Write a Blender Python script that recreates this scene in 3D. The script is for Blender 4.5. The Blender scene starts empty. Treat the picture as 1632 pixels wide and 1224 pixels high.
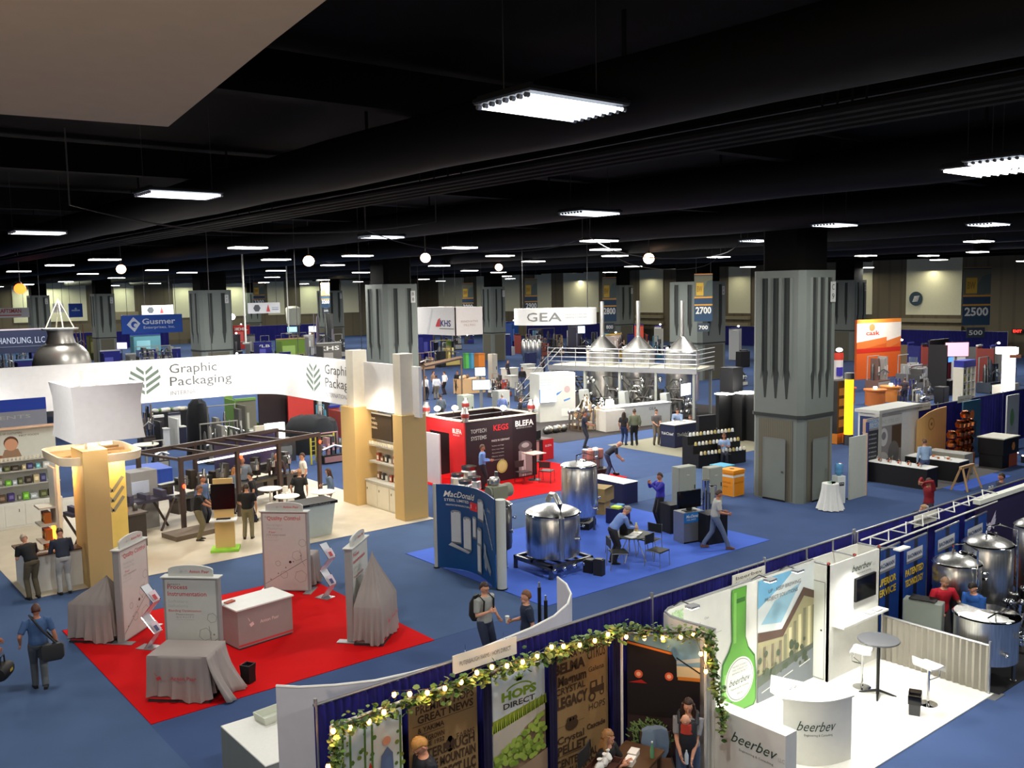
import bpy, math, random
from mathutils import Vector as V, Matrix
PI = math.pi; sin = math.sin; cos = math.cos; R = math.radians
random.seed(7)
SC = bpy.context.scene; COL = SC.collection
# ---------------------------------------------------------------- camera
CAMH = 7.45; FPX = 1488.8; YAW, PITCH, ROLL = .67891798, .09861791, -.01746531
_fw = V((sin(YAW)*cos(PITCH), cos(YAW)*cos(PITCH), -sin(PITCH)))
_r = V((cos(YAW), -sin(YAW), 0)); _u = _r.cross(_fw)
_r, _u = cos(ROLL)*_r + sin(ROLL)*_u, -sin(ROLL)*_r + cos(ROLL)*_u
cam = bpy.data.cameras.new('camera'); cam.sensor_width = 36; cam.lens = FPX/1632*36
cam.clip_start = .05; cam.clip_end = 600
co = bpy.data.objects.new('camera', cam); COL.objects.link(co)
m = Matrix((_r, _u, -_fw)).transposed().to_4x4(); m.translation = V((0, 0, CAMH)); co.matrix_world = m
SC.camera = co
def G(px, py, z=0):
    "point of height z that the photo shows at a pixel (surveying helper)"
    d = _fw + (px-816)/FPX*_r - (py-612)/FPX*_u
    t = (z-CAMH)/d.z
    return (d.x*t, d.y*t)
def GY(px, py, Y):
    d = _fw + (px-816)/FPX*_r - (py-612)/FPX*_u
    t = Y/d.y; return (d.x*t, CAMH+d.z*t)
def GX(px, py, X):
    d = _fw + (px-816)/FPX*_r - (py-612)/FPX*_u
    t = X/d.x; return (d.y*t, CAMH+d.z*t)
# ---------------------------------------------------------------- world, exposure
w = bpy.data.worlds.new('hall_air'); SC.world = w; w.use_nodes = True
w.node_tree.nodes['Background'].inputs[0].default_value = (.55, .62, .72, 1)
w.node_tree.nodes['Background'].inputs[1].default_value = .05
SC.view_settings.view_transform = 'Standard'; SC.view_settings.look = 'None'
SC.view_settings.exposure = 0.3; SC.view_settings.gamma = 1; SC.view_settings.use_curve_mapping = False
FIX_W = 230      # watts of each ceiling luminaire
# ---------------------------------------------------------------- materials
def lin(c):
    c = c/255
    return c/12.92 if c <= .04045 else ((c+.055)/1.055)**2.4
MATS = {}
def mat(name, col=(200, 200, 200), rough=.6, metal=0, emit=0, var=.06, scale=6, spec=.4, tex=None, alpha=1, col2=None, bump=0):
    if name in MATS: return MATS[name]
    m = bpy.data.materials.new(name); m.use_nodes = True; n = m.node_tree; N = n.nodes; L = n.links
    b = N['Principled BSDF']; c = tuple(lin(x) for x in col)
    b.inputs['Roughness'].default_value = rough; b.inputs['Metallic'].default_value = metal
    b.inputs['Specular IOR Level'].default_value = spec
    if emit:
        b.inputs['Base Color'].default_value = (*c, 1)
        b.inputs['Emission Color'].default_value = (*c, 1); b.inputs['Emission Strength'].default_value = emit
    else:
        tc = N.new('ShaderNodeTexCoord'); cr = N.new('ShaderNodeMix'); cr.data_type = 'RGBA'
        if tex == 'brick':
            t = N.new('ShaderNodeTexBrick'); t.inputs['Scale'].default_value = scale
            t.inputs['Color1'].default_value = (0, 0, 0, 1); t.inputs['Color2'].default_value = (.3, .3, .3, 1); t.inputs['Mortar'].default_value = (1, 1, 1, 1)
            t.inputs['Mortar Size'].default_value = .03
            mp = N.new('ShaderNodeMapping'); L.new(tc.outputs['Generated'], mp.inputs[0]); L.new(mp.outputs[0], t.inputs[0]); fac = t.outputs[0]
        elif tex == 'wood':
            t = N.new('ShaderNodeTexNoise'); t.inputs['Scale'].default_value = scale; t.inputs['Detail'].default_value = 6
            mp = N.new('ShaderNodeMapping'); mp.inputs['Scale'].default_value = (8, 8, .6)
            L.new(tc.outputs['Object'], mp.inputs[0]); L.new(mp.outputs[0], t.inputs[0]); fac = t.outputs[0]
        elif tex == 'weave':
            t = N.new('ShaderNodeTexWave'); t.inputs['Scale'].default_value = scale; t.inputs['Distortion'].default_value = 6; t.inputs['Detail'].default_value = 3
            L.new(tc.outputs['Object'], t.inputs[0]); fac = t.outputs[1]
        elif tex == 'cells':
            t = N.new('ShaderNodeTexVoronoi'); t.inputs['Scale'].default_value = scale
            L.new(tc.outputs['Object'], t.inputs[0]); fac = t.outputs[0]
        else:
            t = N.new('ShaderNodeTexNoise'); t.inputs['Scale'].default_value = scale; t.inputs['Detail'].default_value = 5
            L.new(tc.outputs['Object'], t.inputs[0]); fac = t.outputs[0]
        L.new(fac, cr.inputs[0])
        if col2: a, bb = c, tuple(lin(x) for x in col2)
        else: a, bb = tuple(min(1, x*(1-var)) for x in c), tuple(min(1, x*(1+var)) for x in c)
        cr.inputs[6].default_value = (*a, 1); cr.inputs[7].default_value = (*bb, 1)
        L.new(cr.outputs[2], b.inputs['Base Color'])
        if bump:
            bp = N.new('ShaderNodeBump'); bp.inputs['Strength'].default_value = bump; bp.inputs['Distance'].default_value = .02
            L.new(fac, bp.inputs['Height']); L.new(bp.outputs[0], b.inputs['Normal'])
    if alpha < 1: b.inputs['Alpha'].default_value = alpha
    MATS[name] = m; return m
def cm(r, g, b, rough=.6, **k): return mat('paint_%d_%d_%d%s' % (r, g, b, '' if rough == .6 else '_r%d' % (rough*100)), (r, g, b), rough, **k)
STEEL = mat('steel_reflection_streaks', (226, 222, 212), .3, 1, tex='wood', scale=3.5, var=.5)  # vertical streaks in the colour imitate reflections on the metal
STEELD = mat('dull_steel', (120, 120, 118), .38, 1, var=.15)
CHROME = mat('chrome', (225, 225, 225), .07, 1)
ALU = mat('aluminium', (175, 176, 178), .35, .8)
BLACK = mat('matt_black', (16, 16, 18), .6)
BLACKG = mat('black_gloss', (12, 12, 14), .15)
WHITE = mat('white_laminate', (222, 222, 216), .45)
WHITEC = mat('white_cloth', (226, 226, 220), .8, scale=20)
CREAM = mat('cream_paint', (222, 214, 192), .6)
DGREY = mat('dark_grey', (52, 52, 54), .5)
GREY = mat('mid_grey', (120, 122, 120), .6)
LGREY = mat('light_grey', (178, 178, 172), .6)
BLUEDR = mat('royal_blue_drape', (25, 24, 118), .75, tex='weave', scale=3, col2=(17, 16, 92))
SKIN = mat('skin', (205, 150, 122), .55, scale=9)
SKIN2 = mat('skin_tan', (178, 120, 92), .55, scale=9)
RED = mat('bright_red', (200, 20, 24), .5)
GREEN = mat('leaf_green', (62, 104, 40), .6, scale=15, col2=(98, 130, 56))
WOODM = mat('light_wood', (196, 158, 108), .55, tex='wood', scale=2, col2=(172, 134, 88))
CARD = mat('cardboard', (158, 134, 84), .8, col2=(140, 116, 68))
LAMPW = mat('lamp_white_glow', (255, 250, 240), emit=14)
LAMPWARM = mat('lamp_warm_glow', (255, 190, 110), emit=14)
SCREENW = mat('lit_screen_white', (225, 240, 255), emit=2.6)
SCREENB = mat('screen_off', (10, 10, 12), .12)
# ---------------------------------------------------------------- mesh builder
FONTCACHE = {}
def text_mesh(s, bold, shear, sp):
    k = (s, bold, shear, sp)
    if k in FONTCACHE: return FONTCACHE[k]
    c = bpy.data.curves.new('lettering', 'FONT'); c.body = s; c.size = 1; c.offset = bold; c.shear = shear; c.space_character = sp
    c.resolution_u = 2; c.align_x = 'LEFT'
    o = bpy.data.objects.new('lettering', c); me = bpy.data.meshes.new_from_object(o)
    vs = [v.co.copy() for v in me.vertices]; fs = [tuple(p.vertices) for p in me.polygons]
    bpy.data.objects.remove(o); bpy.data.meshes.remove(me); bpy.data.curves.remove(c)
    FONTCACHE[k] = (vs, fs); return vs, fs
class MB:
    def __init__(s): s.v = []; s.f = []; s.mi = []; s.ms = []; s.M = Matrix.Identity(4)
    def at(s, M=None): s.M = M or Matrix.Identity(4); return s
    def add(s, vs, fs, m):
        if m not in s.ms: s.ms.append(m)
        k = s.ms.index(m); b = len(s.v)
        s.v += [s.M @ V(p) for p in vs]; s.f += [tuple(b+i for i in f) for f in fs]; s.mi += [k]*len(fs); return s
    def box(s, x0, y0, z0, x1, y1, z1, m):
        p = [(x, y, z) for z in (z0, z1) for x, y in ((x0, y0), (x1, y0), (x1, y1), (x0, y1))]
        return s.add(p, [(3, 2, 1, 0), (4, 5, 6, 7), (0, 1, 5, 4), (1, 2, 6, 5), (2, 3, 7, 6), (3, 0, 4, 7)], m)
    def cb(s, x, y, z, dx, dy, dz, m): return s.box(x-dx/2, y-dy/2, z, x+dx/2, y+dy/2, z+dz, m)
    def prism(s, pts, z0, z1, m):
        n = len(pts)
        return s.add([(x, y, z0) for x, y in pts]+[(x, y, z1) for x, y in pts],
                     [tuple(range(n-1, -1, -1)), tuple(range(n, 2*n))]+[(i, (i+1) % n, n+(i+1) % n, n+i) for i in range(n)], m)
    def lathe(s, prof, m, n=20, x=0, y=0, a0=0):
        vs = []; fs = []; k = len(prof)
        for i in range(n):
            a = a0+2*PI*i/n
            vs += [(x+r*cos(a), y+r*sin(a), z) for r, z in prof]
        for i in range(n):
            j = (i+1) % n
            for q in range(k-1): fs.append((i*k+q, j*k+q, j*k+q+1, i*k+q+1))
        if prof[0][0] > 1e-4: fs.append(tuple(i*k for i in range(n-1, -1, -1)))
        if prof[-1][0] > 1e-4: fs.append(tuple(i*k+k-1 for i in range(n)))
        return s.add(vs, fs, m)
    def cyl(s, x, y, z0, z1, r, m, n=16, r2=None): return s.lathe([(r, z0), (r if r2 is None else r2, z1)], m, n, x, y)
    def loft(s, rings, m, cap=True):
        n = len(rings[0]); vs = [p for r in rings for p in r]; fs = []
        for q in range(len(rings)-1):
            for i in range(n):
                j = (i+1) % n; fs.append((q*n+i, q*n+j, (q+1)*n+j, (q+1)*n+i))
        if cap: fs += [tuple(range(n-1, -1, -1)), tuple((len(rings)-1)*n+i for i in range(n))]
        return s.add(vs, fs, m)
    def tube(s, pts, r, m, n=8, ref=None, flat=1):
        pts = [V(p) for p in pts]; rings = []
        for i, p in enumerate(pts):
            d = (pts[min(i+1, len(pts)-1)]-pts[max(i-1, 0)]).normalized()
            rf = V(ref) if ref else (V((0, 0, 1)) if abs(d.z) < .9 else V((0, 1, 0)))
            a = d.cross(rf).normalized(); b = a.cross(d); rr = r[i] if isinstance(r, (list, tuple)) else r
            rings.append([p+a*rr*cos(2*PI*k/n)+b*rr*flat*sin(2*PI*k/n) for k in range(n)])
        return s.loft(rings, m)
    def ball(s, x, y, z, rx, ry, rz, m, n=12, k=8):
        vs = []; fs = []
        for i in range(k+1):
            t = PI*i/k
            vs += [(x+rx*sin(t)*cos(2*PI*j/n), y+ry*sin(t)*sin(2*PI*j/n), z-rz*cos(t)) for j in range(n)]
        for i in range(k):
            for j in range(n): fs.append((i*n+j, i*n+(j+1) % n, (i+1)*n+(j+1) % n, (i+1)*n+j))
        return s.add(vs, fs, m)
    def sheet(s, pts, z0, z1, th, m):
        "vertical wall of thickness th along a plan polyline"
        P = [V((*p, 0)) for p in pts]; L = []; Rr = []
        for i, p in enumerate(P):
            d = (P[min(i+1, len(P)-1)]-P[max(i-1, 0)]).normalized(); nn = V((-d.y, d.x, 0))*th/2
            L.append(p+nn); Rr.append(p-nn)
        g = [[V((a.x, a.y, z0)), V((b.x, b.y, z0)), V((b.x, b.y, z1 if not callable(z1) else z1(i/(len(P)-1)))), V((a.x, a.y, z1 if not callable(z1) else z1(i/(len(P)-1))))] for i, (a, b) in enumerate(zip(L, Rr))]
        return s.loft(g, m)
    # --- flat graphics on the plane u (right), v (up): z-axis of M points out of the face
    def rect(s, u0, v0, u1, v1, m, w=.003): return s.add([(u0, v0, w), (u1, v0, w), (u1, v1, w), (u0, v1, w)], [(0, 1, 2, 3)], m)
    def poly(s, pts, m, w=.004): return s.add([(a, b, w) for a, b in pts], [tuple(range(len(pts)))], m)
    def disc(s, u, v, r, m, w=.004, n=20, ry=None): return s.poly([(u+r*cos(2*PI*i/n), v+(ry or r)*sin(2*PI*i/n)) for i in range(n)], m, w)
    def line(s, pts, wd, m, w=.004, close=False):
        pts = list(pts)+([pts[0]] if close else [])
        for (a, b), (c, d) in zip(pts, pts[1:]):
            l = math.hypot(c-a, d-b) or 1; nx, ny = -(d-b)/l*wd/2, (c-a)/l*wd/2
            s.add([(a+nx, b+ny, w), (a-nx, b-ny, w), (c-nx, d-ny, w), (c+nx, d+ny, w)], [(0, 1, 2, 3)], m)
        return s
    def text(s, t, u, v, h, m, width=None, w=.006, bold=0, shear=0, sp=1, align='l'):
        vs, fs = text_mesh(t, bold, shear, sp)
        if not vs: return s
        x0 = min(p.x for p in vs); x1 = max(p.x for p in vs); k = h/.7; kx = k
        if width: kx = width/(x1-x0)
        off = {'l': 0, 'c': -(x1-x0)*kx/2, 'r': -(x1-x0)*kx}[align]
        return s.add([(u+off+(p.x-x0)*kx, v+p.y*k, w) for p in vs], fs, m)
    def build(s, name, parent=None, smooth=40, bevel=0, loc=None, rz=0):
        me = bpy.data.meshes.new(name); me.from_pydata([tuple(p) for p in s.v], [], s.f)
        for m in s.ms: me.materials.append(m)
        me.polygons.foreach_set('material_index', s.mi)
        if smooth:
            me.polygons.foreach_set('use_smooth', [True]*len(me.polygons)); me.set_sharp_from_angle(angle=R(smooth))
        me.update(); o = bpy.data.objects.new(name, me); COL.objects.link(o)
        if parent: o.parent = parent
        if loc: o.location = loc
        if rz: o.rotation_euler.z = rz
        if bevel:
            b = o.modifiers.new('edge_round', 'BEVEL'); b.width = bevel; b.segments = 2; b.limit_method = 'ANGLE'
        return o
def face(x, y, z, a=0):
    "frame of a vertical face: a=0 faces -Y, a=-90 faces -X"
    return Matrix.Translation((x, y, z)) @ Matrix.Rotation(R(a), 4, 'Z') @ Matrix.Rotation(PI/2, 4, 'X')
def tagp(o, label=None, cat=None, group=None, kind=None):
    for k, v in (('label', label), ('category', cat), ('group', group), ('kind', kind)):
        if v: o[k] = v
    return o
def T(name, label, cat, loc=(0, 0, 0), rz=0, group=None):
    o = bpy.data.objects.new(name, None); COL.objects.link(o)
    o.location = loc if len(loc) == 3 else (*loc, 0); o.rotation_euler.z = R(rz); o.empty_display_size = .2
    return tagp(o, label, cat, group)
def solo(mb, name, label, cat, loc=(0, 0, 0), rz=0, group=None, **k):
    return tagp(mb.build(name, loc=loc if len(loc) == 3 else (*loc, 0), rz=R(rz), **k), label, cat, group)
def struct(mb, name, **k): return tagp(mb.build(name, **k), kind='structure')
def copy_tree(o, parent=None):
    c = o.copy(); COL.objects.link(c)
    if parent: c.parent = parent
    for ch in KIDS.get(o.name, [x for x in o.children]): copy_tree(ch, c)
    return c
KIDS = {}
def dup(o, loc, rz=0, label=None, group=None, s=1):
    c = copy_tree(o); c.location = loc if len(loc) == 3 else (*loc, 0); c.rotation_euler.z = R(rz)
    if s != 1: c.scale = (s, s, s)
    if label: c['label'] = label
    if group: c['group'] = group
    return c
def light(name, kind, loc, power, color=(1, 1, 1), size=.3, rot=None, spot=None, parent=None, size_y=None):
    l = bpy.data.lights.new(name, kind); l.energy = power; l.color = color
    if kind == 'AREA':
        l.size = size
        if size_y: l.shape = 'RECTANGLE'; l.size_y = size_y
    else: l.shadow_soft_size = size
    if spot: l.spot_size = R(spot); l.spot_blend = .6
    o = bpy.data.objects.new(name, l); COL.objects.link(o); o.location = loc
    if rot: o.rotation_euler = rot
    if parent: o.parent = parent
    return o
def aim(o, target):
    o.rotation_euler = (V(target)-V(o.location)).to_track_quat('-Z', 'Y').to_euler(); return o
# ================================================================ people
PENDING = []     # (object, voxel, extra MB appended after remeshing)
def ring(c, d, side, a, b, n=12):
    c, d, side = V(c), V(d).normalized(), V(side)
    y = d.cross(side).normalized(); x = y.cross(d).normalized()
    return [c+x*a*cos(2*PI*k/n)+y*b*sin(2*PI*k/n) for k in range(n)]
def limb(mb, pts, rs, m, side=(1, 0, 0), flat=1, n=10):
    P = [V(p) for p in pts]; rr = []
    for i, p in enumerate(P):
        d = (P[min(i+1, len(P)-1)]-P[max(i-1, 0)]).normalized()
        sd = V(side) if abs(d.dot(V(side))) < .95 else V((0, 1, 0))
        rr.append(ring(p, d, sd, rs[i], rs[i]*flat, n))
    mb.loft(rr, m); return mb
def ik(a, b, l1, l2, hint):
    a, b = V(a), V(b); d = b-a; L = min(d.length, (l1+l2)*.998); d.normalize(); b = a+d*L
    x = (l1*l1-l2*l2+L*L)/(2*L); h = math.sqrt(max(0, l1*l1-x*x))
    hn = V(hint); hn = hn-d*hn.dot(d)
    hn = hn.normalized() if hn.length > 1e-4 else V((0, 1, 0))
    return a+d*x+hn*h, b
def person(label, loc, heading=0, h=1.75, shirt=(40, 40, 45), pants=(50, 48, 44), skin=0, hair=(60, 42, 28), style='short', sleeve='short',
           lean=0, nod=8, turn=0, rw=None, lw=None, rf=(0, 0), lf=(0, 0), sit=None, shoes=(30, 26, 24), det=0, group=None, female=False, twist=0,
           glasses=False, beard=False, open_=False, squat=0, elbow=None, z=0):
    """forward is -Y, the person's right hand side is -X. rw/lw wrist targets, rf/lf foot offsets (x,y)"""
    s = h/1.75; root = T('person', label, 'person', (loc[0], loc[1], z), heading, group); root.scale = (s, s, s)
    sk = SKIN2 if skin else SKIN; sm = cm(*shirt, rough=.8, scale=14, var=.12); pm = cm(*pants, rough=.8, scale=14, var=.12); hm = cm(*hair, rough=.5, scale=40, var=.3)
    hz = (sit if sit is not None else .93)-squat
    L = R(lean); sd = V((0, -sin(L), cos(L))); P0 = V((0, 0, hz)); fwd = V((0, -cos(L), -sin(L)))
    SW = .168 if female else .19; HW = .155 if female else .15
    side = V((cos(R(twist)), sin(R(twist)), 0))
    tor = [(-.04, .10, .09), (.0, HW, .115), (.08, HW+.005, .115), (.19, .128 if female else .142, .10), (.30, .145 if female else .16, .112), (.40, .15 if female else .175, .11), (.46, .13 if female else .155, .09), (.50, .075, .065), (.53, .055, .055)]
    def torso(mb, inf, m, lo=0, hi=9):
        rs = []
        for i, (t, a, b) in enumerate(tor[lo:hi]):
            t0 = min(1, max(0, t/.4)); sdv = V((1, 0, 0)).lerp(side, t0)
            rs.append(ring(P0+sd*t+V((0, .012*sin(t*9), 0)), sd, sdv, a+inf, b+inf*1.15, 14))
        mb.loft(rs, m)
    sh = {-1: P0+sd*.455-side*SW, 1: P0+sd*.455+side*SW}
    neck = P0+sd*.50; HL = L*.55+R(nod)*.6; nd = V((0, -sin(HL), cos(HL))); headc = P0+sd*.53+nd*.125
    hp = V((0, -sin(HL+R(nod)), cos(HL+R(nod))))
    jt = {}
    for sg, wt in ((-1, rw), (1, lw)):
        w_ = V(wt) if wt else V((sg*(SW+.07), -.03-.9*sin(L)*.3, hz-.06))
        jt[sg] = ik(sh[sg], w_, .29, .26, elbow or V((sg*.5, .9, -.3)))
    lg = {}
    for sg, ft in ((-1, rf), (1, lf)):
        hipj = P0+V((sg*.09, 0, -.02))
        an = V((sg*.11+ft[0], ft[1], .085+(ft[2] if len(ft) > 2 else 0)))
        lg[sg] = (hipj, *ik(hipj, an, .44, .43, V((0, -1, .05))))
    vox = (.034, .022, .0135)[det]
    # --- body: one continuous skin
    b = MB(); torso(b, 0, sk)
    limb(b, [neck-sd*.03, neck+sd*.05, headc-nd*.02], [.062, .052, .05], sk)
    for sg in (-1, 1):
        el, wr = jt[sg]; S = sh[sg]
        limb(b, [S-sd*.01+side*(-sg)*.05, S, S.lerp(el, .35), S.lerp(el, .75), el, el.lerp(wr, .3), el.lerp(wr, .7), wr, wr+(wr-el).normalized()*.04], [.055, .058, .05, .043, .038, .041, .033, .026, .026], sk)
        hj, kn, an = lg[sg]
        limb(b, [hj+V((0, 0, .05)), hj.lerp(kn, .15), hj.lerp(kn, .55), kn, kn.lerp(an, .3), kn.lerp(an, .65), an, an-V((0, 0, .04))], [.085, .085, .07, .055, .056, .045, .036, .036], sk)
    bo = b.build('body', root)
    ex = MB()   # head and hands, joined to the skin
    yaw = R(turn)+R(twist)*.6
    HM = Matrix.Translation(headc) @ Matrix.Rotation(yaw, 4, 'Z') @ Matrix.Rotation(HL+R(nod), 4, 'X')
    ex.at(HM); n, k = (20, 14) if det else (12, 9); vs = []; fs = []
    for i in range(k+1):
        t = PI*i/k; zz = -cos(t)
        for j in range(n):
            a = 2*PI*j/n; x = .076*sin(t)*cos(a); y = .095*sin(t)*sin(a); q = zz*.12
            if zz < 0:
                x *= 1+.30*zz; y = y*(1+.16*zz) if y < 0 else y*(1+.45*zz)
                if y < 0: y -= .012*-zz
            if y < 0 and abs(x) < .05: y *= .965
            vs.append((x, y, q))
    for i in range(k):
        for j in range(n): fs.append((i*n+j, i*n+(j+1) % n, (i+1)*n+(j+1) % n, (i+1)*n+j))
    ex.add(vs, fs, sk)
    ex.tube([(0, -.082, .022), (0, -.098, -.012), (0, -.112, -.03), (0, -.088, -.04)], [.006, .010, .014, .008], sk, 8)
    for sg in (-1, 1):
        ex.ball(sg*.077, .008, -.012, .009, .018, .03, sk, 8, 6)
        ex.ball(sg*.029, -.083, .008, .013, .008, .0075, cm(225, 222, 215), 8, 6)
        ex.ball(sg*.029, -.0905, .008, .0055, .004, .0055, cm(45, 32, 24), 8, 6)
        ex.tube([(sg*.014, -.094, .026), (sg*.03, -.092, .031), (sg*.046, -.082, .027)], .0045, hm, 6)
    ex.tube([(-.024, -.088, -.062), (0, -.099, -.060), (.024, -.088, -.062)], [.003, .008, .003], cm(172, 96, 88), 6, flat=.8)
    for sg in (-1, 1):      # hands: palm, four fingers and a thumb
        el, wr = jt[sg]; d = (wr-el).normalized(); sv = V((0, 1, 0)).cross(d) if abs(d.y) < .9 else V((1, 0, 0)).cross(d)
        sv = d.cross(V((sg, 0, .01))).normalized(); nv = d.cross(sv).normalized()*sg
        ex.at(); p0 = wr+d*.01; p1 = wr+d*.085
        ex.loft([ring(p0, d, sv, .027, .018, 8), ring(wr+d*.04, d, sv, .04, .017, 8), ring(p1, d, sv, .04, .013, 8)], sk)
        for f, (o, ln) in enumerate(((-.03, .062), (-.01, .072), (.01, .068), (.029, .052))):
            a = p1+sv*o-d*.008; c = -nv*(.016 if sg > 0 else .016)
            ex.tube([a, a+d*ln*.45+c*.4, a+d*ln*.78+c*1.3, a+d*ln*.9+c*2.4], [.0095, .009, .008, .0065], sk, 6)
        tb = wr+d*.03-sv*.03
        ex.tube([tb, tb+d*.03-sv*.022-nv*.008, tb+d*.062-sv*.03-nv*.018], [.013, .011, .008], sk, 6)
    if beard:
        ex.at(HM); ex.ball(0, -.055, -.078, .052, .045, .045, hm, 12, 8)
    PENDING.append((bo, vox, ex))
    # --- clothes
    c = MB(); torso(c, .016, sm, 1, 8)
    for sg in (-1, 1):
        el, wr = jt[sg]; S = sh[sg]; A = S-side*sg*.06
        if sleeve == 'long': limb(c, [A, S, S.lerp(el, .5), el, el.lerp(wr, .5), el.lerp(wr, .97)], [.066, .074, .064, .055, .048, .038], sm)
        elif sleeve == 'short': limb(c, [A, S, S.lerp(el, .4), S.lerp(el, .8)], [.066, .074, .068, .062], sm)
        elif sleeve == 'none': limb(c, [A, S-side*sg*.02], [.06, .06], sm)
    PENDING.append((c.build('shirt', root), vox, None))
    c = MB(); rs = [ring(P0+sd*t, sd, V((1, 0, 0)), a, q, 14) for t, a, q in ((-.09, .12, .10), (-.02, HW+.022, .128), (.06, HW+.012, .122))]
    c.loft(rs, pm)
    for sg in (-1, 1):
        hj, kn, an = lg[sg]
        limb(c, [hj+V((0, 0, .05)), hj.lerp(kn, .15), hj.lerp(kn, .55), kn, kn.lerp(an, .4), kn.lerp(an, .8), an-V((0, 0, .03))], [.095, .10, .088, .074, .07, .066, .064], pm)
    PENDING.append((c.build('trousers', root), vox, None))
    for sg in (-1, 1):
        an = lg[sg][2]; q = MB(); q.at(Matrix.Translation((an.x, an.y, an.z-.085)) @ Matrix.Rotation(R(sg*8), 4, 'Z'))
        q.loft([[V((x, y, zz)) for x, y, zz in [(-a, b_, 0), (a, b_, 0), (a*.9, b_, t), (-a*.9, b_, t)]] for b_, a, t in ((.07, .032, .06), (.03, .04, .085), (-.05, .044, .075), (-.12, .048, .05), (-.17, .036, .035), (-.185, .02, .02))], cm(*shoes, rough=.5))
        q.build('shoe', root, bevel=.006 if det else 0)
    if style != 'bald':
        q = MB(); q.at(HM); n, k = 16, 8; vs = []; fs = []; low = {'short': -.02, 'long': -.05, 'fringe': -.03, 'bun': -.03}[style]
        for i in range(k+1):
            t = i/k*1.72
            for j in range(n):
                a = 2*PI*j/n; fy = -sin(a)      # >0 toward the face
                tt = t*(.62 if fy > .3 else .80 if fy > -.1 else 1.12)
                if style == 'fringe' and fy > .3: tt = t*.7
                vs.append((.084*sin(tt)*cos(a), .1*sin(tt)*sin(a)+.008, .128*cos(tt)+.006+.004*sin(7*a+i)))
        for i in range(k):
            for j in range(n): fs.append((i*n+(j+1) % n, i*n+j, (i+1)*n+j, (i+1)*n+(j+1) % n))
        q.add(vs, fs, hm)
        if style == 'long':
            q.loft([[V((x*a, .055+dy, zz)) for x, dy in ((-1, -.05), (-.6, .02), (0, .045), (.6, .02), (1, -.05), (.6, -.03), (0, -.0), (-.6, -.03))] for zz, a in ((.03, .08), (-.06, .088), (-.15, .09), (-.24, .085), (-.31, .06))], hm)
            for sg in (-1, 1): q.tube([(sg*.07, -.02, .05), (sg*.084, -.01, -.06), (sg*.09, -.045, -.16), (sg*.085, -.06, -.25)], [.02, .024, .026, .014], hm, 8)
        if style == 'bun': q.ball(0, .1, .03, .04, .04, .04, hm)
        ho = q.build('hair', root); so = ho.modifiers.new('thick', 'SOLIDIFY'); so.thickness = .012; so.offset = -1
    if glasses:
        q = MB(); q.at(HM)
        for sg in (-1, 1):
            q.tube([(sg*.03+.02*cos(a), -.098, .008+.014*sin(a)) for a in [i*PI/5 for i in range(11)]], .002, BLACK, 5)
            q.tube([(sg*.05, -.096, .012), (sg*.078, -.0, .01)], .002, BLACK, 5)
        q.tube([(-.01, -.1, .01), (.01, -.1, .01)], .002, BLACK, 5); q.build('glasses', root)
    return root
def finish_people():
    import bmesh
    for o, vx, ex in PENDING:
        r = o.modifiers.new('union', 'REMESH'); r.mode = 'VOXEL'; r.voxel_size = vx
        sm_ = o.modifiers.new('soft', 'SMOOTH'); sm_.iterations = 3 if vx < .03 else 1; sm_.factor = .5
    bpy.context.view_layer.update(); dg = bpy.context.evaluated_depsgraph_get()
    for o, vx, ex in PENDING:
        me = bpy.data.meshes.new_from_object(o.evaluated_get(dg)); ms = list(o.data.materials)
        if ex:
            bm = bmesh.new(); bm.from_mesh(me)
            for f in bm.faces: f.material_index = 0
            allm = ms+[x for x in ex.ms if x not in ms]; vv = [bm.verts.new(p) for p in ex.v]
            for f, mi in zip(ex.f, ex.mi):
                try: ff = bm.faces.new([vv[i] for i in f]); ff.material_index = allm.index(ex.ms[mi])
                except ValueError: pass
            bm.to_mesh(me); bm.free(); ms = allm
        me.materials.clear()
        for x in ms: me.materials.append(x)
        me.polygons.foreach_set('use_smooth', [True]*len(me.polygons)); o.modifiers.clear(); old = o.data; o.data = me
        me.name = o.name; bpy.data.meshes.remove(old)
# ================================================================ hall shell
CARPET = mat('blue_carpet', (62, 80, 118), .95, scale=1.2, var=.12, spec=.1, bump=.2)
CARPET2 = mat('blue_carpet_main_aisle', (70, 90, 124), .95, scale=1.2, var=.12, spec=.1, bump=.2)
DECK = mat('ceiling_black', (13, 12, 11), .9, var=.3, spec=.1)
DUCT = mat('duct_black', (11, 11, 11), .7, var=.2, spec=.2)
COLG = mat('column_grey', (118, 124, 118), .75, scale=2, var=.05)
GROOVE = mat('column_groove', (52, 56, 54), .85)
BRICK = mat('column_brick', (116, 112, 96), .85, tex='brick', scale=14, col2=(98, 94, 80))
b = MB(); b.box(-25, -12, -.2, 101, 151, 0, CARPET); struct(b, 'floor')
b = MB(); b.box(-4.0, -12, .001, 4.85, 151, .004, CARPET2); b.box(10.86, 16.3, .001, 14.0, 25, .004, CARPET2); b.box(4.85, 22.4, .001, 30, 25.2, .0045, CARPET2); tagp(b.build('aisle_carpet'), 'lighter blue carpet runners of the long aisles', kind='structure')
b = MB(); b.box(-25, -12, 10.8, 101, 151, 11, DECK); struct(b, 'ceiling')
WALLC = mat('wall_cream', (226, 222, 190), .8); WALLB = mat('wall_taupe', (112, 102, 82), .8, tex='brick', scale=30, col2=(102, 93, 75)); WALLT = mat('wall_ledge', (150, 140, 112), .8)
b = MB(); b.box(100.5, -12, 0, 101.5, 151, 10.8, WALLB)
cream = [(33, 41), (47.7, 53.9), (58, 61), (66, 70), (75, 78.5), (84, 87), (90, 94.5), (103, 111), (114, 118), (122, 134), (138, 146)]
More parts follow.
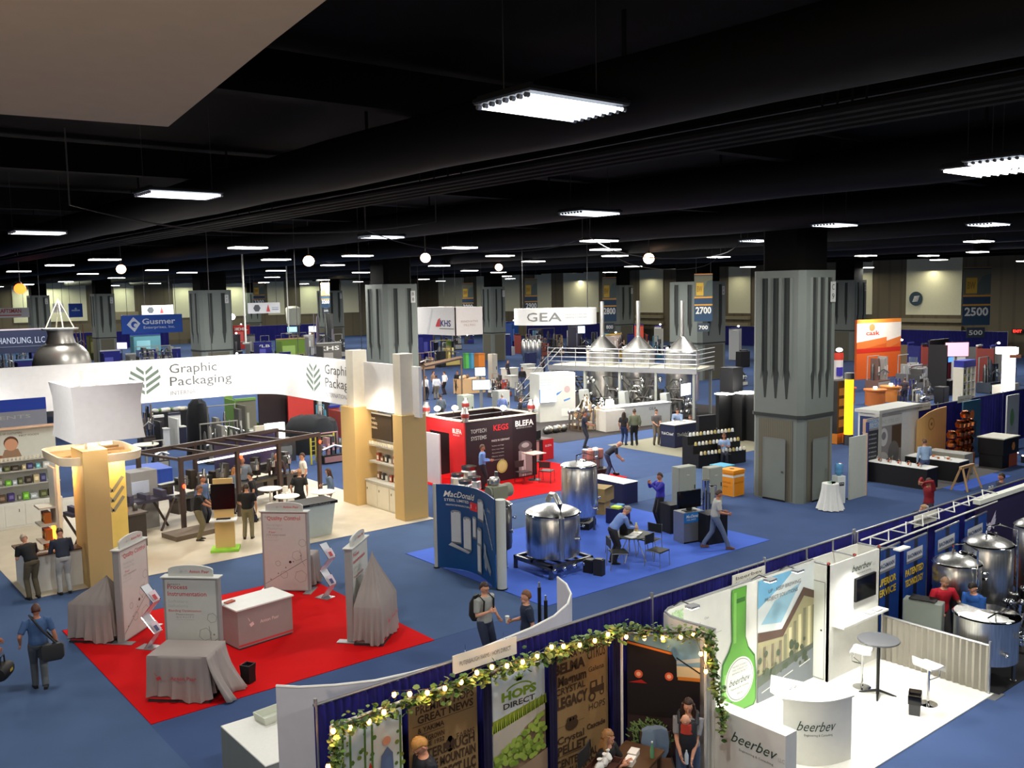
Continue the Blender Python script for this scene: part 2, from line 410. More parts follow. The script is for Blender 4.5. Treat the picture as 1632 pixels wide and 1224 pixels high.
for y0, y1 in cream: b.box(100.4, y0, 4.1, 100.5, y1, 10.3, WALLC)
for y0, y1 in ((33, 41), (47.4, 54.5), (75, 79), (90, 95)): b.box(99.9, y0, 3.3, 100.5, y1, 3.7, WALLT); b.box(99.9, y0, 2.4, 100.5, y1, 2.9, WALLT)
b.box(99.7, -12, 10.3, 100.5, 151, 10.6, DECK)
struct(b, 'wall_right')
b = MB(); b.box(-25, 150, 0, 101, 151, 10.8, WALLB)
for x0, x1 in ((24, 27), (29, 39), (43, 46), (52, 56), (60, 64), (68, 71), (74, 78), (82, 85.5), (88, 92)): b.box(x0, 149.9, 4.2, x1, 150, 10.0, WALLC)
b.box(42.5, 149.85, 4.2, 46.5, 149.9, 5.4, WALLT)
struct(b, 'wall_back')
b = MB(); b.box(-25, -12, 0, -24, 151, 10.8, WALLB); struct(b, 'wall_left')
for i, (y, wd) in enumerate(((53.6, 7), (51, 0), (34, 6))):
    if not wd: continue
    b = MB(); b.box(100.35, y-wd*.45, 0, 100.5, y-.1, 2.3, cm(96, 92, 80)); b.box(100.35, y-wd*.45-2.2, 0, 100.5, y-wd*.45-.05, 2.3, cm(96, 92, 80)); b.box(100.3, y-wd*.45-.02, .9, 100.35, y-wd*.45+.0, 1.2, ALU)
    o = struct(b, 'door_%d' % (i+1))
for px, py in ((1461, 523), (1622, 528)):
    Y, Z = GX(px, py, 100.1); q = MB(); q.cb(0, 0, -.2, .15, 1.1, .42, BLACK); q.at(face(-.08, .0, -.11, -90)).text('EXIT', -.42, 0, .26, mat('exit_red_glow', (255, 40, 30), emit=5), .84, bold=.02)
    solo(q, 'exit_sign', 'red lit EXIT sign above the far doors, %s' % ('left one beside the round wall clock emblem' if px < 1500 else 'at the right border of the photo'), 'exit sign', (100.1, Y, Z))
# round blue emblem on the cream wall
Y, Z = GX(1460, 476, 100.3); q = MB(); q.at(face(0, 0, 0, -90)); q.disc(0, 0, .78, cm(62, 84, 96), .05, 28); q.disc(0, 0, .72, cm(52, 72, 84), .06, 28)
for k in range(4): q.poly([(-.4+.06*k, -.35+.17*k), (.2+.06*k, -.28+.17*k), (.28+.06*k, -.2+.17*k), (-.34+.06*k, -.24+.17*k)], cm(235, 235, 230), .08)
solo(q, 'round_wall_sign', 'round slate blue sign with white slanted strokes on the cream far wall', 'sign', (100.3, Y, Z))
# beams, ducts, pipes under the deck
def hb(name, x, z, w_, h_): q = MB(); q.box(x-w_/2, -12, z, x+w_/2, 150, z+h_, DECK); q.box(x-w_/2-.08, -12, z, x+w_/2+.08, 150, z+.04, DUCT); return struct(q, name)
n = 0
for x in (2.2, 11.5, 20.8, 30.1, 39.4, 48.7, 58, 67.3, 76.6, 86): n += 1; hb('beam_%d' % n, x, 9.85, .3, .95)
for y in (3, 12, 21.3, 30.6, 39.9, 49, 58, 67, 76, 86, 96, 106, 116, 126, 137): n += 1; q = MB(); q.box(-25, y-.15, 10.1, 100, y+.15, 10.7, DECK); struct(q, 'beam_%d' % n)
for k, (x, z, r) in enumerate(((8.25, 9.75, .42), (17.6, 9.8, .42), (26.9, 9.8, .45), (36.1, 9.8, .45), (45.4, 9.8, .45), (55, 9.8, .45))):
    q = MB(); q.at(Matrix.Translation((x, -12, z)) @ Matrix.Rotation(-PI/2, 4, 'X'))
    q.lathe([(r, 0)]+[(r+(.03 if j % 2 else 0), j*3.0+(.05 if j % 2 else 0)) for j in range(1, 53)]+[(r, 161)], DUCT, 16)
    q.at(); [q.cb(x, y, z, .03, .05, .99, DUCT) for y in range(-10, 148, 6)]
    tagp(q.build('air_duct'), ['matt black round duct right above the nearest lamp', 'black round duct second from the camera', 'black round duct third from the camera', 'black round duct fourth from the camera', 'black round duct fifth from the camera', 'black round duct sixth from the camera'][k], 'duct', 'long black ducts under the ceiling')
for k, x in enumerate((9.3, 9.6, 9.9, 10.2)):
    q = MB(); q.tube([(x, -12, 9.35), (x, 149.8, 9.35)], .06, DUCT, 8); [q.box(x-.01, y, 9.35, x+.01, y+.02, 10.79, DUCT) for y in range(-10, 148, 8)]
    tagp(q.build('conduit_pipe'), 'black pipe in the bundle of four beside the nearest duct, %s' % ['closest to it', 'second from it', 'third from it', 'farthest from it'][k], 'pipe', 'bundle of pipes under the ceiling')
for k, (x, y) in enumerate(((5, 20), (14, 24), (23, 24), (33, 33))):     # hanging cables
    q = MB(); pts = [(x+t*9, y+.6*sin(t*7), 9.3-.45*sin(t*PI)*(1+.3*k)) for t in [i/14 for i in range(15)]]; pts = [(pts[0][0], pts[0][1], 10.79)]+pts+[(pts[-1][0], pts[-1][1], 10.79)]; q.tube(pts, .018, cm(70, 70, 68), 5)
    tagp(q.build('hanging_cable'), 'thin slack cable drooping under the dark ceiling, number %s of four into the hall' % ['one', 'two', 'three', 'four'][k], 'cable')
# beige soffit over the camera, upper left of the photo
pts = [G(268, 202, 8.7), G(0, 182, 8.7), (-9, 4.6), (-9, -6), (3.5, -6)]
e = [G(x, y, 8.7) for x, y in ((520, 0), (440, 62), (350, 135))]
q = MB(); q.prism([pts[0], *reversed(e), (e[0][0]*.45+1, e[0][1]*.2), pts[4], pts[3], pts[2], pts[1]], 8.7, 9.2, mat('soffit_beige', (176, 156, 132), .8)); tagp(q.build('trim_1'), 'beige soffit edge at the upper left', kind='structure')
# ---------------------------------------------------------------- columns
COLS = []
def column(cx, cy, s, label, detail=False, num=None):
    COLS.append((cx, cy)); t = T('column', label, 'column', (cx, cy, 0)); h = s/2; q = MB(); c = h*.18
    octo = lambda k: [(-k+c, -k), (k-c, -k), (k, -k+c), (k, k-c), (k-c, k), (-k+c, k), (-k, k-c), (-k, -k+c)]
    q.prism(octo(h), 3.05, 8.0, COLG); q.prism(octo(h*.8), 8.0, 10.8, DECK)
    for a in range(4):
        q.at(Matrix.Rotation(a*PI/2, 4, 'Z') @ face(0, -h, 0))
        for u in ((-.42, .0, .42) if detail else (-.4, .4)):
            u *= h; w_ = h*.12
            q.poly([(u-w_*.3, 3.6), (u+w_*.3, 3.6), (u+w_, 4.6), (u+w_, 7.75), (u-w_, 7.75), (u-w_, 4.6)], GROOVE, .004)
            q.add([(u-w_-.07, 4.2, .004), (u-w_, 4.6, .06), (u-w_, 7.75, .06), (u-w_-.07, 7.75, .004)], [(0, 1, 2, 3)], COLG)
            q.add([(u+w_+.07, 4.2, .004), (u+w_, 4.6, .06), (u+w_, 7.75, .06), (u+w_+.07, 7.75, .004)], [(3, 2, 1, 0)], COLG)
    q.build('shaft', t, smooth=0)
    q = MB(); q.prism(octo(h+.03), 2.95, 3.06, GROOVE); q.build('trim_band', t, smooth=0)
    q = MB(); q.prism(octo(h-.02), 0, 2.95, COLG)
    for a in range(4):
        q.at(Matrix.Rotation(a*PI/2, 4, 'Z') @ face(0, -h+.02, 0)); q.rect(-h*.66, .05, h*.66, 2.86, BRICK, .015)
    q.build('plinth', t, smooth=0)
    if detail:
        for a, u in ((0, -.02), (270, 0)):
            q = MB(); q.at(Matrix.Rotation(R(a), 4, 'Z') @ face(0, -h, 0)); q.rect(-h*.42, .06, h*.42, 2.2, COLG, .06); q.line([(-h*.42, .06), (-h*.42, 2.2), (h*.42, 2.2), (h*.42, .06)], .04, GREY, .065)
            q.rect(-h*.44, 0, h*.44, .07, BLACK, .06); q.disc(h*.33, 1.05, .04, STEELD, .08); q.build('access_door', t, smooth=0)
    if num:
        q = MB(); q.at(face(h*.62, -h-.05, 0)); q.rect(-.16, 6.9, .16, 7.6, cm(205, 205, 200)); q.text(num[0], 0, 7.32, .2, DGREY, .14, align='c'); q.text(num[1], 0, 7.0, .2, DGREY, .14, align='c')
        q.build('number_plate', t, smooth=0)
    return t
column(28.42, 19.35, 2.1, 'big grey fluted concrete column with brick plinth and two metal doors right of centre', True, 'C9')
for x0, x1, ty, lab, num in ((574, 665, 588, 'grey fluted column behind the white banner ring and right tan towers', 'B8'), (290, 365, 558, 'grey fluted column right of the blue hanging banner with a white diamond', 'A7'),
        (1066, 1163, 546, 'wide grey column carrying the hanging 2700 aisle banner', 'D8'), (765, 806, 530, 'slim far grey column between the two white hanging signs', 'C7'),
        (958, 1012, 517, 'far grey column behind the brewhouse chimneys', 'D7'), (137, 180, 538, 'far grey column left of the blue hanging banner', 'A6'), (36, 76, 534, 'far grey column nearest the left border', 'A5'),
        (1328, 1386, 526, 'grey column hidden half behind the big near column', 'E8'), (500, 546, 521, 'far grey column just left of the leftmost tan tower pillar pair', 'B7'), (378, 414, 514, 'far grey column right of the hanging rod', 'B6')):
    cx, cy = G((x0+x1)/2, ty, 3.05); dep = V((cx, cy, 3.05-CAMH)).dot(_fw); s = (x1-x0)*dep/FPX/1.41
    column(cx+s*.35, cy+s*.35, s, lab, False, num)
# ---------------------------------------------------------------- ceiling luminaires
def luminaire(loc, label, parts=True, power=None):
    t = T('ceiling_light', label, 'ceiling light', loc, 0, 'fluorescent high-bay lights')
    q = MB(); q.box(-.65, -.43, .02, .65, .43, .05, BLACK); q.box(-.64, -.42, .0, .64, .42, .025, mat('reflector', (66, 70, 80), .5, 0))
    for sx in (-.6, .6): q.box(sx-.02, -.4, .05, sx+.02, .4, .08, BLACK); q.box(sx-.004, -.004, .07, sx+.004, .004, 10.8-loc[2], DGREY)
    if not parts:
        for k in range(6): q.tube([(-.62, -.35+.14*k, -.03), (.62, -.35+.14*k, -.03)], .02, LAMPW, 5)
    q.build('housing', t, smooth=30)
    if parts:
        q = MB(); q.tube([(-.62, 0, -.03), (.62, 0, -.03)], .016, mat('tube_glow', (240, 248, 255), emit=3.5), 8); q.tube([(-.645, 0, -.03), (-.6, 0, -.03)], .024, ALU, 8); q.tube([(.6, 0, -.03), (.645, 0, -.03)], .024, ALU, 8)
        o = q.build('lamp_tube', t); o.location.y = -.36
        for k in range(1, 8): c = o.copy(); COL.objects.link(c); c.location.y = -.36+.103*k
    light('lamp', 'AREA', (0, 0, -.08), power or FIX_W, (1, .98, .92), .5 if parts else 1.2, parent=t, size_y=.34 if parts else .8)
    return t
seen = [(880, 168), (1610, 258), (285, 309), (60, 370), (608, 377), (940, 339), (1330, 358), (1575, 357), (1207, 383), (1560, 384), (1558, 401), (395, 394), (733, 394), (167, 413), (955, 383), (965, 397), (980, 407), (140, 436), (250, 430), (30, 432), (440, 413), (440, 431), (530, 422), (570, 407), (700, 423), (797, 407), (748, 431), (850, 416), (1145, 409), (1380, 407), (1480, 407), (95, 422)]
names = {0: 'nearest eight-tube light hanging in the dark at upper centre', 1: 'light cut by the right border below the pipes', 2: 'light in the upper left, just below the beige soffit corner', 3: 'light near the left border, above the round grey tank', 4: 'light above the white band corner left of centre', 5: 'light below and right of the nearest one, seen edge-on', 6: 'light above the big column, to its right', 7: 'light near the right border, upper one of a stack of three', 8: 'light directly above the big grey column'}
SORT = sorted(range(9, len(seen)), key=lambda k: seen[k][0])
for i, p in enumerate(seen):
    x, y = G(*p, 9.25)
    if i in names: lab = 'fluorescent '+names[i]
    else:
        k = SORT.index(i); up = [j for j in SORT if abs(j-i) and abs(seen[j][0]-p[0]) < 30]
        lab = 'small distant fluorescent light, %s from the left among the far ones' % ['first', 'second', 'third', 'fourth', 'fifth', 'sixth', 'seventh', 'eighth', 'ninth', 'tenth', 'eleventh', 'twelfth', 'thirteenth', 'fourteenth', 'fifteenth', 'sixteenth', 'seventeenth', 'eighteenth', 'nineteenth', 'twentieth', 'twenty-first', 'twenty-second', 'twenty-third', 'twenty-fourth'][k]
    luminaire((x, y, 9.25), lab, i < 9, FIX_W*(2.2 if y > 28 or x > 34 else 1))
for i, (x, y) in enumerate(((15.4, 7), (6.1, -2.3), (15.4, -2.3), (24.7, 7), (24.7, -2), (-3.2, 7), (-3.2, 16.3), (-3.2, 26))):
    luminaire((x, y, 9.25), 'white fluorescent ceiling light above the aisle around the camera, outside the photo', False)
ords = ['first', 'second', 'third', 'fourth', 'fifth', 'sixth', 'seventh', 'eighth', 'ninth', 'tenth']
have = [G(*p, 9.25) for p in seen]
for i in range(5):
    for j in range(7):
        x, y = 24.7+14.4*i, 34+17*j
        if min(math.hypot(x-a, y-b) for a, b in have) < 5: continue
        if min(math.hypot(x-a, y-b) for a, b in COLS) < 5: x += 5
        luminaire((x, y, 9.25), 'tiny remote ceiling light near the far walls, %s row in depth, %s from the left' % (ords[j], ords[i]), False, FIX_W*3.2)
GLOBE = mat('globe_warm_glow', (255, 205, 165), emit=9)
for i, (px, py, r, lb) in enumerate(((492, 416, .16, 'largest warm globe lamp hanging left of centre'), (193, 429, .16, 'warm globe lamp hanging at the left among the lights'), (1034, 412, .18, 'warm globe lamp hanging right of centre'), (678, 411, .14, 'small warm globe lamp above the white square hanging sign'), (795, 426, .15, 'small warm globe lamp over the slim far column'), (32, 460, .17, 'orange globe lamp nearest the left border'))):
    x, y = G(px, py, 9.0 if py < 445 else 8.0); t = T('pendant_lamp', lb, 'lamp', (x, y, 9.0 if py < 445 else 8.0), 0, 'warm pendant lamps')
    q = MB(); q.ball(0, 0, 0, r*1.6, r*1.6, r*1.5, GLOBE if i < 5 else mat('orange_glow', (255, 90, 30), emit=5)); q.build('globe', t)
    q = MB(); q.box(-.02, -.02, r, .02, .02, 10.8-t.location.z, DGREY); q.lathe([(r*.9, r*.8), (r*.4, r*1.6), (.04, r*2)], DGREY, 12); q.build('stem', t)
# wall washers of the far cream panels
for y0, y1 in cream[1:8]: light('wall_washer', 'AREA', (98.6, (y0+y1)/2, 10.2), 200*(y1-y0)/4, (1, .95, .72), (y1-y0)*.6, rot=(0, R(35), 0), size_y=.3)
for x in (31, 34, 44.5, 54, 62, 76): light('wall_washer', 'AREA', (x, 148.4, 10.1), 420, (.93, 1, .75), 2.4, rot=(R(-35), 0, 0), size_y=.3)
o = light('soffit_fill', 'AREA', (-3.5, -.5, 6.6), 320, (1, .82, .62), 1.2); aim(o, (0, 4, 8.7))  # added unseen warm light, brightens the soffit from below
# ================================================================ near row: drape wall and booths
def pleat(pts, z0, z1, m, amp=.03, step=.06, th=.012):
    L = []; P = [V((*p, 0)) for p in pts]
    for a, b in zip(P, P[1:]):
        d = b-a; n = max(2, int(d.length/step)); nn = V((-d.y, d.x, 0)).normalized()
        L += [tuple((a+d*i/n+nn*amp*(1 if i % 2 else -1)*(.5+.5*random.random()))[:2]) for i in range(n+1)]
    q = MB(); q.sheet(L, z0, z1, th, m); return q
def drape(name, label, pts, h, m, poles=None, group=None, cat='curtain'):
    t = T(name, label, cat, (0, 0, 0), 0, group)
    pleat(pts, .03, h, m).build('curtain_cloth', t, smooth=60)
    q = MB(); q.tube([(x, y, h+.02) for x, y in pts], .022, ALU, 8); q.build('rail', t)
    for x, y in (poles or pts):
        q = MB(); q.cyl(x, y, .0, h+.1, .024, ALU, 8); q.cb(x, y, 0, .4, .4, .012, ALU); q.build('post', t)
    return t
DZ = 2.42
for x0, x1, lb in ((4.97, 11.0, 'royal blue drape wall behind the burlap banners and string lights'), (11.02, 17.0, 'royal blue drape wall behind the white curved wall with the green bottle'), (17.02, 23.2, 'royal blue drape wall behind the blue tank banners with yellow words'), (23.22, 38, 'royal blue drape wall running off to the right border')):
    drape('drape_wall', lb, [(x0, 10.15), (x1, 10.15)], DZ, BLUEDR, [(x0+.03+3.02*k, 10.15) for k in range(int((x1-x0+.1)/3.0)+1)], 'tall blue drapes of the near booth row')
def sign(x, y, z, w_, h_, lines, label, a=0, tilt=0, col=None):
    q = MB(); q.box(-w_/2, 0, 0, w_/2, .012, h_, col or cm(222, 220, 208)); q.at(face(0, 0, 0))
    for k, t in enumerate(lines): q.text(t, 0, h_*(.62-.36*k) if len(lines) > 1 else h_*.36, h_*.24, cm(96, 92, 86), w_*.8, align='c')
    q.at(); q.tube([(-w_*.3, .02, h_), (-w_*.3, .02, h_+.1)], .004, CHROME, 5); q.tube([(w_*.3, .02, h_), (w_*.3, .02, h_+.1)], .004, CHROME, 5)
    return solo(q, 'booth_sign', label, 'sign', (x, y, z), a)
X, Z = GY(776, 1046, 10.05); sign(X, 10.08, Z-.12, 1.12, .26, ['PUTERBAUGH FARMS / HOPS DIRECT'], 'long white name sign on the blue drape above the string lights')
X, Z = GY(1196, 922, 10.05); sign(X, 10.08, Z-.12, .95, .26, ['beerbev', 'Engineering & Consulting LLC'], 'white name sign on the blue drape above the green bottle wall')
X, Z = GY(1474, 828, 10.02); sign(X, 10.0, Z-.1, 1.0, .26, ['Bachmann Stainless'], 'white curled name sign on the drape above the blue tank banners')
# --- pop-up displays seen from behind, over the drape
def popup(pts, z, label):
    t = T('curved_display', label, 'display wall')
    q = MB(); q.sheet(pts, .02, z, .03, cm(205, 205, 212)); q.build('panel', t, smooth=50)
    q = MB(); q.tube([(x, y, z+.01) for x, y in pts], .02, WHITE, 6); q.build('top_edge', t); return t
popup([(5.0, 11.28), (5.22, 11.03), (5.6, 10.78), (6.08, 10.55), (6.6, 10.45), (7.2, 10.4)], 2.3, 'grey-white curved display wall rising left of the blue drape end')
popup([(10.9, 12.3), (10.75, 11.9), (10.45, 11.45), (10.05, 11.1), (9.5, 10.82), (8.9, 10.66), (8.3, 10.58), (7.7, 10.5)], 2.3, 'white curved display wall peeking over the drape beside the navy shirt man')
for k, (px, py, h) in enumerate(((860, 1000, 1.85), (870, 1005, 1.65))):      # dark poles behind the drape
    x, y = G(px, py-20, 1.2); q = MB(); q.cyl(0, 0, 0, h-.1, .035, BLACK, 8); q.cb(0, 0, 0, .35, .35, .03, BLACK); q.cyl(0, 0, h-.1, h, .02, ALU, 8)
    solo(q, 'stand_pole', 'thin dark pole standing behind the drape by the navy shirt man, %s' % ('taller left one' if k == 0 else 'shorter right one'), 'pole', (x, y, 0))
# --- skirted table with basket
t = T('skirted_table', 'white-topped table with pleated grey skirt in the bottom left foreground', 'table', (5.65, 13.05, 0))
q = MB(); q.box(-.46, -.85, .74, .46, .8, .765, WHITEC); q.build('tabletop', t, bevel=.01)
q = pleat([(-.45, .78), (-.45, -.83), (.45, -.83), (.45, .78), (-.45, .78)], .02, .745, cm(128, 134, 132), .012, .04); q.build('skirt', t, smooth=60)
q = MB()
def basin(q, w_, d, h, m, th=.012, fl=.06):
    o = [(-w_, -d), (w_, -d), (w_, d), (-w_, d)]
    rr = [[V((x*k, y*k, z)) for x, y in o] for k, z in ((1-fl, 0), (1, h), (1.05, h), (1.05, h-.02), (1.0, h-.02), (.96, h), (1-fl-.04, th))]
    q.loft([rr[0], rr[3], rr[2], rr[5], rr[6]], m)
basin(q, .24, .17, .13, cm(200, 204, 190)); solo(q, 'plastic_tub', 'shallow pale plastic tub on the grey-skirted table', 'tub', (5.93, 13.55, .767), 6, bevel=.006)
# ================================================================ hops booth
BUR = mat('burlap', (150, 124, 84), .95, scale=60, col2=(128, 104, 68), bump=.2); INK = cm(62, 44, 28, rough=.9)
def banner(x, y, w_, h, a, label, draw, back=BUR, base=0.02, name='banner_stand', frame=None):
    t = T(name, label, 'banner', (x, y, 0), a)
    q = MB(); q.box(0, 0, base, w_, .012, h, back); q.at(face(0, 0, base)); draw(q, w_, h-base); q.build('printed_panel', t, smooth=0)
    q = MB(); q.box(-.02, -.1, 0, w_+.02, .12, .035, ALU); q.build('foot', t, bevel=.01)
    q = MB(); q.box(-.005, -.008, h-.0, w_+.005, .02, h+.03, frame or ALU); q.build('top_bar', t)
    return t
def d_plants(q, w_, h):
    q.rect(0, .0, w_, h, cm(196, 208, 206)); q.rect(0, 0, w_, h*.42, cm(58, 66, 30), .004)
    for k in (0, 1, 3, 4, 8):
        u = w_*(.06+.11*k); q.line([(u, h*.2), (u+.03, h*.95)], .03, GREEN, .006)
        for j in range(14): q.disc(u+random.uniform(-.06, .06), h*random.uniform(.25, .95), random.uniform(.015, .035), GREEN if j % 2 else cm(120, 138, 62), .007+.0005*j, 6)
    q.poly([(w_*.6, 1.1), (w_*.85, 1.1), (w_*.83, 1.62), (w_*.75, 1.72), (w_*.65, 1.62)], cm(92, 112, 150), .02); q.disc(w_*.74, 1.8, .06, SKIN, .021)
    q.poly([(w_*.3, 1.05), (w_*.58, 1.1), (w_*.56, 1.35), (w_*.48, 1.6)], cm(186, 46, 36), .02); q.rect(0, 0, w_, 1.12, cm(40, 50, 30), .022)
def words(q, rows, w_, v0, m=INK):
    v = v0
    for r in rows:
        s, h, u0, u1 = r[:4]; v -= h*1.32
        if s == '-': q.rect(u0*w_, v+h*.3, u1*w_, v+h*.55, m, .005); continue
        q.text(s, u0*w_, v, h, m, (u1-u0)*w_, bold=r[4] if len(r) > 4 else .02)
    return v
def d_burlap1(q, w_, h):
    words(q, [('PREMIUM HOPS', .11, .1, .95), ('GREAT NEWS', .10, .12, .94, .03), ('-', .03, .05, .95), ('& YAKIMA', .07, .12, .5), ('-', .03, .05, .5), ('FARM GROWN', .07, .1, .5), ('SINCE 1932', .06, .1, .5),
              ('PUTERBAUGH', .13, .06, .95, .03), ('FERTILE MOUNTAIN', .12, .06, .96, .04), ('HOPS DIRECT LLC', .15, .06, .96, .05), ('-', .03, .05, .95), ('CRAFT VARIETIES', .1, .08, .9), ('HARVEST FRESH', .12, .08, .9, .03), ('PELLETS', .14, .1, .9, .04), ('WHOLE LEAF', .12, .1, .9)], w_, h*.97)
    q.text('FARMS', w_*.68, h*.66, .09, INK, w_*.27)
    for k in range(5):
        for s in (-1, 1): q.disc(w_*.58+s*.035*(2-abs(k-2))*.8, h*.62+k*.035, .04, INK, .006+.0005*k, 8)
def d_hops(q, w_, h):
    q.rect(0, 0, w_, h, cm(206, 220, 222)); q.poly([(0, h*.60), (w_, h*.68), (w_, h*.74), (0, h*.68)], cm(142, 160, 52), .004)
    for k in range(26): u = w_*k/25; v = h*(.60+.08*k/25); q.poly([(u-.03, v), (u+.03, v), (u+.02, v+.12+.03*(k % 3)), (u-.02, v+.12)], cm(126, 150, 44) if k % 2 else cm(158, 172, 66), .006)
    q.poly([(0, h*.22), (w_, h*.22), (w_, h*.68), (0, h*.60)], cm(178, 172, 158), .005)
    q.poly([(0, 0), (w_, 0), (w_, h*.64), (w_*.6, h*.57), (w_*.3, h*.4), (0, h*.34)], cm(138, 116, 92), .007)
    for k in range(130):
        u = w_*random.random()**.8; v = h*(.36+.27*random.random()*(.3+.7*u/w_)); q.disc(u*.95+.02, v, .05, cm(146, 170, 72) if k % 3 else cm(112, 140, 50), .009+.00028*k, 9, .042)
    q.poly([(0, 0), (w_, 0), (w_, h*.38), (w_*.55, h*.33), (w_*.25, h*.31), (0, h*.3)], cm(148, 126, 102), .045)
    lg_ = cm(122, 158, 40); q.text('HOPS', w_*.5, h*.79, .12, lg_, w_*.66, .008, .05, align='c'); q.text('DIRECT', w_*.5, h*.735, .08, cm(60, 58, 52), w_*.6, .008, .02, align='c')
    q.line([(w_*.5+.24*cos(R(a)), h*.835+.1*sin(R(a))) for a in range(20, 161, 14)], .022, lg_, .008)
    for a, l in ((90, .17), (62, .14), (118, .14), (38, .12), (142, .12)): q.poly([(w_*.5+.05*cos(R(a-90)), h*.895), (w_*.5-.05*cos(R(a-90)), h*.895), (w_*.5+l*cos(R(a))*1.2, h*.895+l*.8*sin(R(a)))], lg_, .009)
def d_burlap2(q, w_, h):
    words(q, [('AROMA VARIETIES', .09, .05, .95), ('BELMA', .15, .04, .58, .05), ('Magnum', .14, .1, .6, .04), ('CRYSTAL', .10, .06, .58), ('LEGACY', .16, .08, .62, .05), (' ', .2, 0, 1), ('-', .02, .05, .55), (' ', .08, 0, 1), ('Crystal', .11, .08, .55), ('PELLET', .13, .08, .6, .04), ('-', .03, .05, .6), ('CENTENNIAL', .12, .05, .8, .03), ('FRESH HOPS', .12, .05, .8)], w_, h*.97)
    q.text('CITRUS', w_*.62, h*.86, .17, INK, w_*.33, bold=.01); q.text('Galena', w_*.64, h*.77, .08, INK, w_*.28); q.text('HOPS', w_*.64, h*.5, .1, INK, w_*.3); q.text('Cascade', w_*.6, h*.37, .08, INK, w_*.34, bold=.04)
    for u, v, r in ((.70, .59, .075), (.88, .60, .045)): q.disc(w_*u, h*v, r, INK, .006); q.disc(w_*u, h*v, r*.55, BUR, .007)
    q.poly([(w_*.66, h*.62), (w_*.92, h*.61), (w_*.92, h*.66), (w_*.8, h*.655), (w_*.79, h*.70), (w_*.67, h*.70)], INK, .008); q.rect(w_*.69, h*.655, w_*.76, h*.69, BUR, .009); q.rect(w_*.88, h*.66, w_*.9, h*.71, INK, .008)
    q.disc(w_*.33, h*.455, .13, INK, .006, 16, .09); q.text('SIMCOE', w_*.9, h*.2, .05, INK, w_*.09)
    for s in (.28, .33, .39): q.disc(w_*s, h*.49, .05, INK, .007, 6)
def d_night(q, w_, h):
    q.rect(0, 0, w_, h, cm(46, 30, 32)); q.rect(0, h*.72, w_, h, cm(96, 140, 172), .004); q.rect(0, h*.72, w_, h*.80, cm(196, 186, 150), .005)
    q.poly([(w_*.55, h*.8), (w_, h*.84), (w_, h*.87), (w_*.6, h*.83)], cm(150, 170, 180), .006)
    q.poly([(0, h*.55), (0, h*.96), (w_*.6, h*.90), (w_*.68, h*.84), (w_*.7, h*.55)], cm(22, 15, 14), .008)
    q.line([(0, h*.945), (w_*.62, h*.885)], .035, cm(190, 112, 40), .01); q.rect(0, h*.42, w_, h*.70, cm(20, 13, 14), .009); q.rect(w_*.7, h*.70, w_, h*.725, cm(196, 120, 40), .010)
    q.line([(w_*.68, h*.86), (w_, h*.76)], .02, BLACK, .011)
    for u in (.16, .58): q.disc(w_*u, h*.72, .065, cm(206, 90, 56), .012, 14); q.disc(w_*u, h*.72, .035, cm(236, 176, 140), .013, 12)
    q.poly([(w_*.02, h*.655), (w_*.28, h*.655), (w_*.2, h*.68)], cm(170, 30, 20), .012)
    for k in range(170):
        a = random.random()*PI; r = random.random()**.5; u = w_*(.3+.32*r*cos(a)); v = h*(.20+.2*r*sin(a)); d = random.random()*PI
        if u > .02: q.line([(u, v), (u+.07*cos(d), v+.07*sin(d))], .018, cm(120, 150, 92) if k % 3 else cm(82, 112, 62), .014+.0002*k)
    q.poly([(w_*.02, 0), (w_*.65, 0), (w_*.62, h*.21), (w_*.02, h*.21)], cm(74, 52, 48), .013)
banner(5.12, 9.88, .94, 2.2, 0, 'hop vine photo banner at the left end of the string lights', d_plants)
banner(6.16, 9.88, 1.1, 2.22, 0, 'burlap banner with dark lettering behind the blond woman', d_burlap1)
banner(7.52, 9.88, .96, 2.22, 0, 'white banner with green hops logo and a heap of green cones', d_hops, cm(206, 220, 222))
banner(8.62, 9.88, 1.14, 2.24, 0, 'burlap banner with a small tractor print, right of the hops logo banner', d_burlap2)
banner(10.02, 9.72, 1.1, 2.2, -54, 'night photo banner of a truck above green pellets', d_night, BLACK)
for k, x in enumerate((7.36, 8.55, 9.84)):
    q = pleat([(x-.06, 9.8), (x+.08, 9.8)], .02, 2.25, cm(30, 26, 60), .02, .03); solo(q, 'curtain_strip', 'narrow dark drape strip %s' % ['between the burlap lettering banner and the hops logo banner', 'between the hops logo banner and the tractor burlap', 'beside the night photo banner'][k], 'curtain')
GP = [(4.98, 9.0), (4.98, 9.72), (6, 9.74), (7.1, 9.74), (8.3, 9.74), (9.2, 9.74), (9.9, 9.7), (10.3, 9.2), (10.66, 8.72)]
t = T('pipe_frame', 'white pipe frame carrying the garland over the burlap banners', 'frame')
q = MB(); q.tube([(x, y, 2.33) for x, y in GP[1:]], .02, WHITE, 8); q.build('top_rail', t)
for x, y in ((4.98, 9.72), (9.9, 9.72), (10.66, 8.72)): q = MB(); q.cyl(x, y, 0, 2.33, .022, WHITE, 8); q.cb(x, y, 0, .3, .3, .012, WHITE); q.build('post', t)
def path_pts(P, step):
    o = []
    for a, b in zip(P, P[1:]):
        a, b = V(a), V(b); n = max(1, int((b-a).length/step)); o += [a+(b-a)*i/n for i in range(n)]
    return o+[V(P[-1])]
GAR = [(4.98, 9.66, .2), (4.97, 9.66, 1.2), (4.98, 9.66, 2.1), (5.0, 9.66, 2.3)]+[(x, y-.06, 2.34) for x, y in GP[2:]]+[(10.70, 8.66, 2.0), (10.72, 8.6, 1.5), (10.78, 8.5, 1.15), (10.75, 8.5, .9)]
t = T('ivy_garland', 'leafy green garland draped along the top of the burlap banners', 'garland')
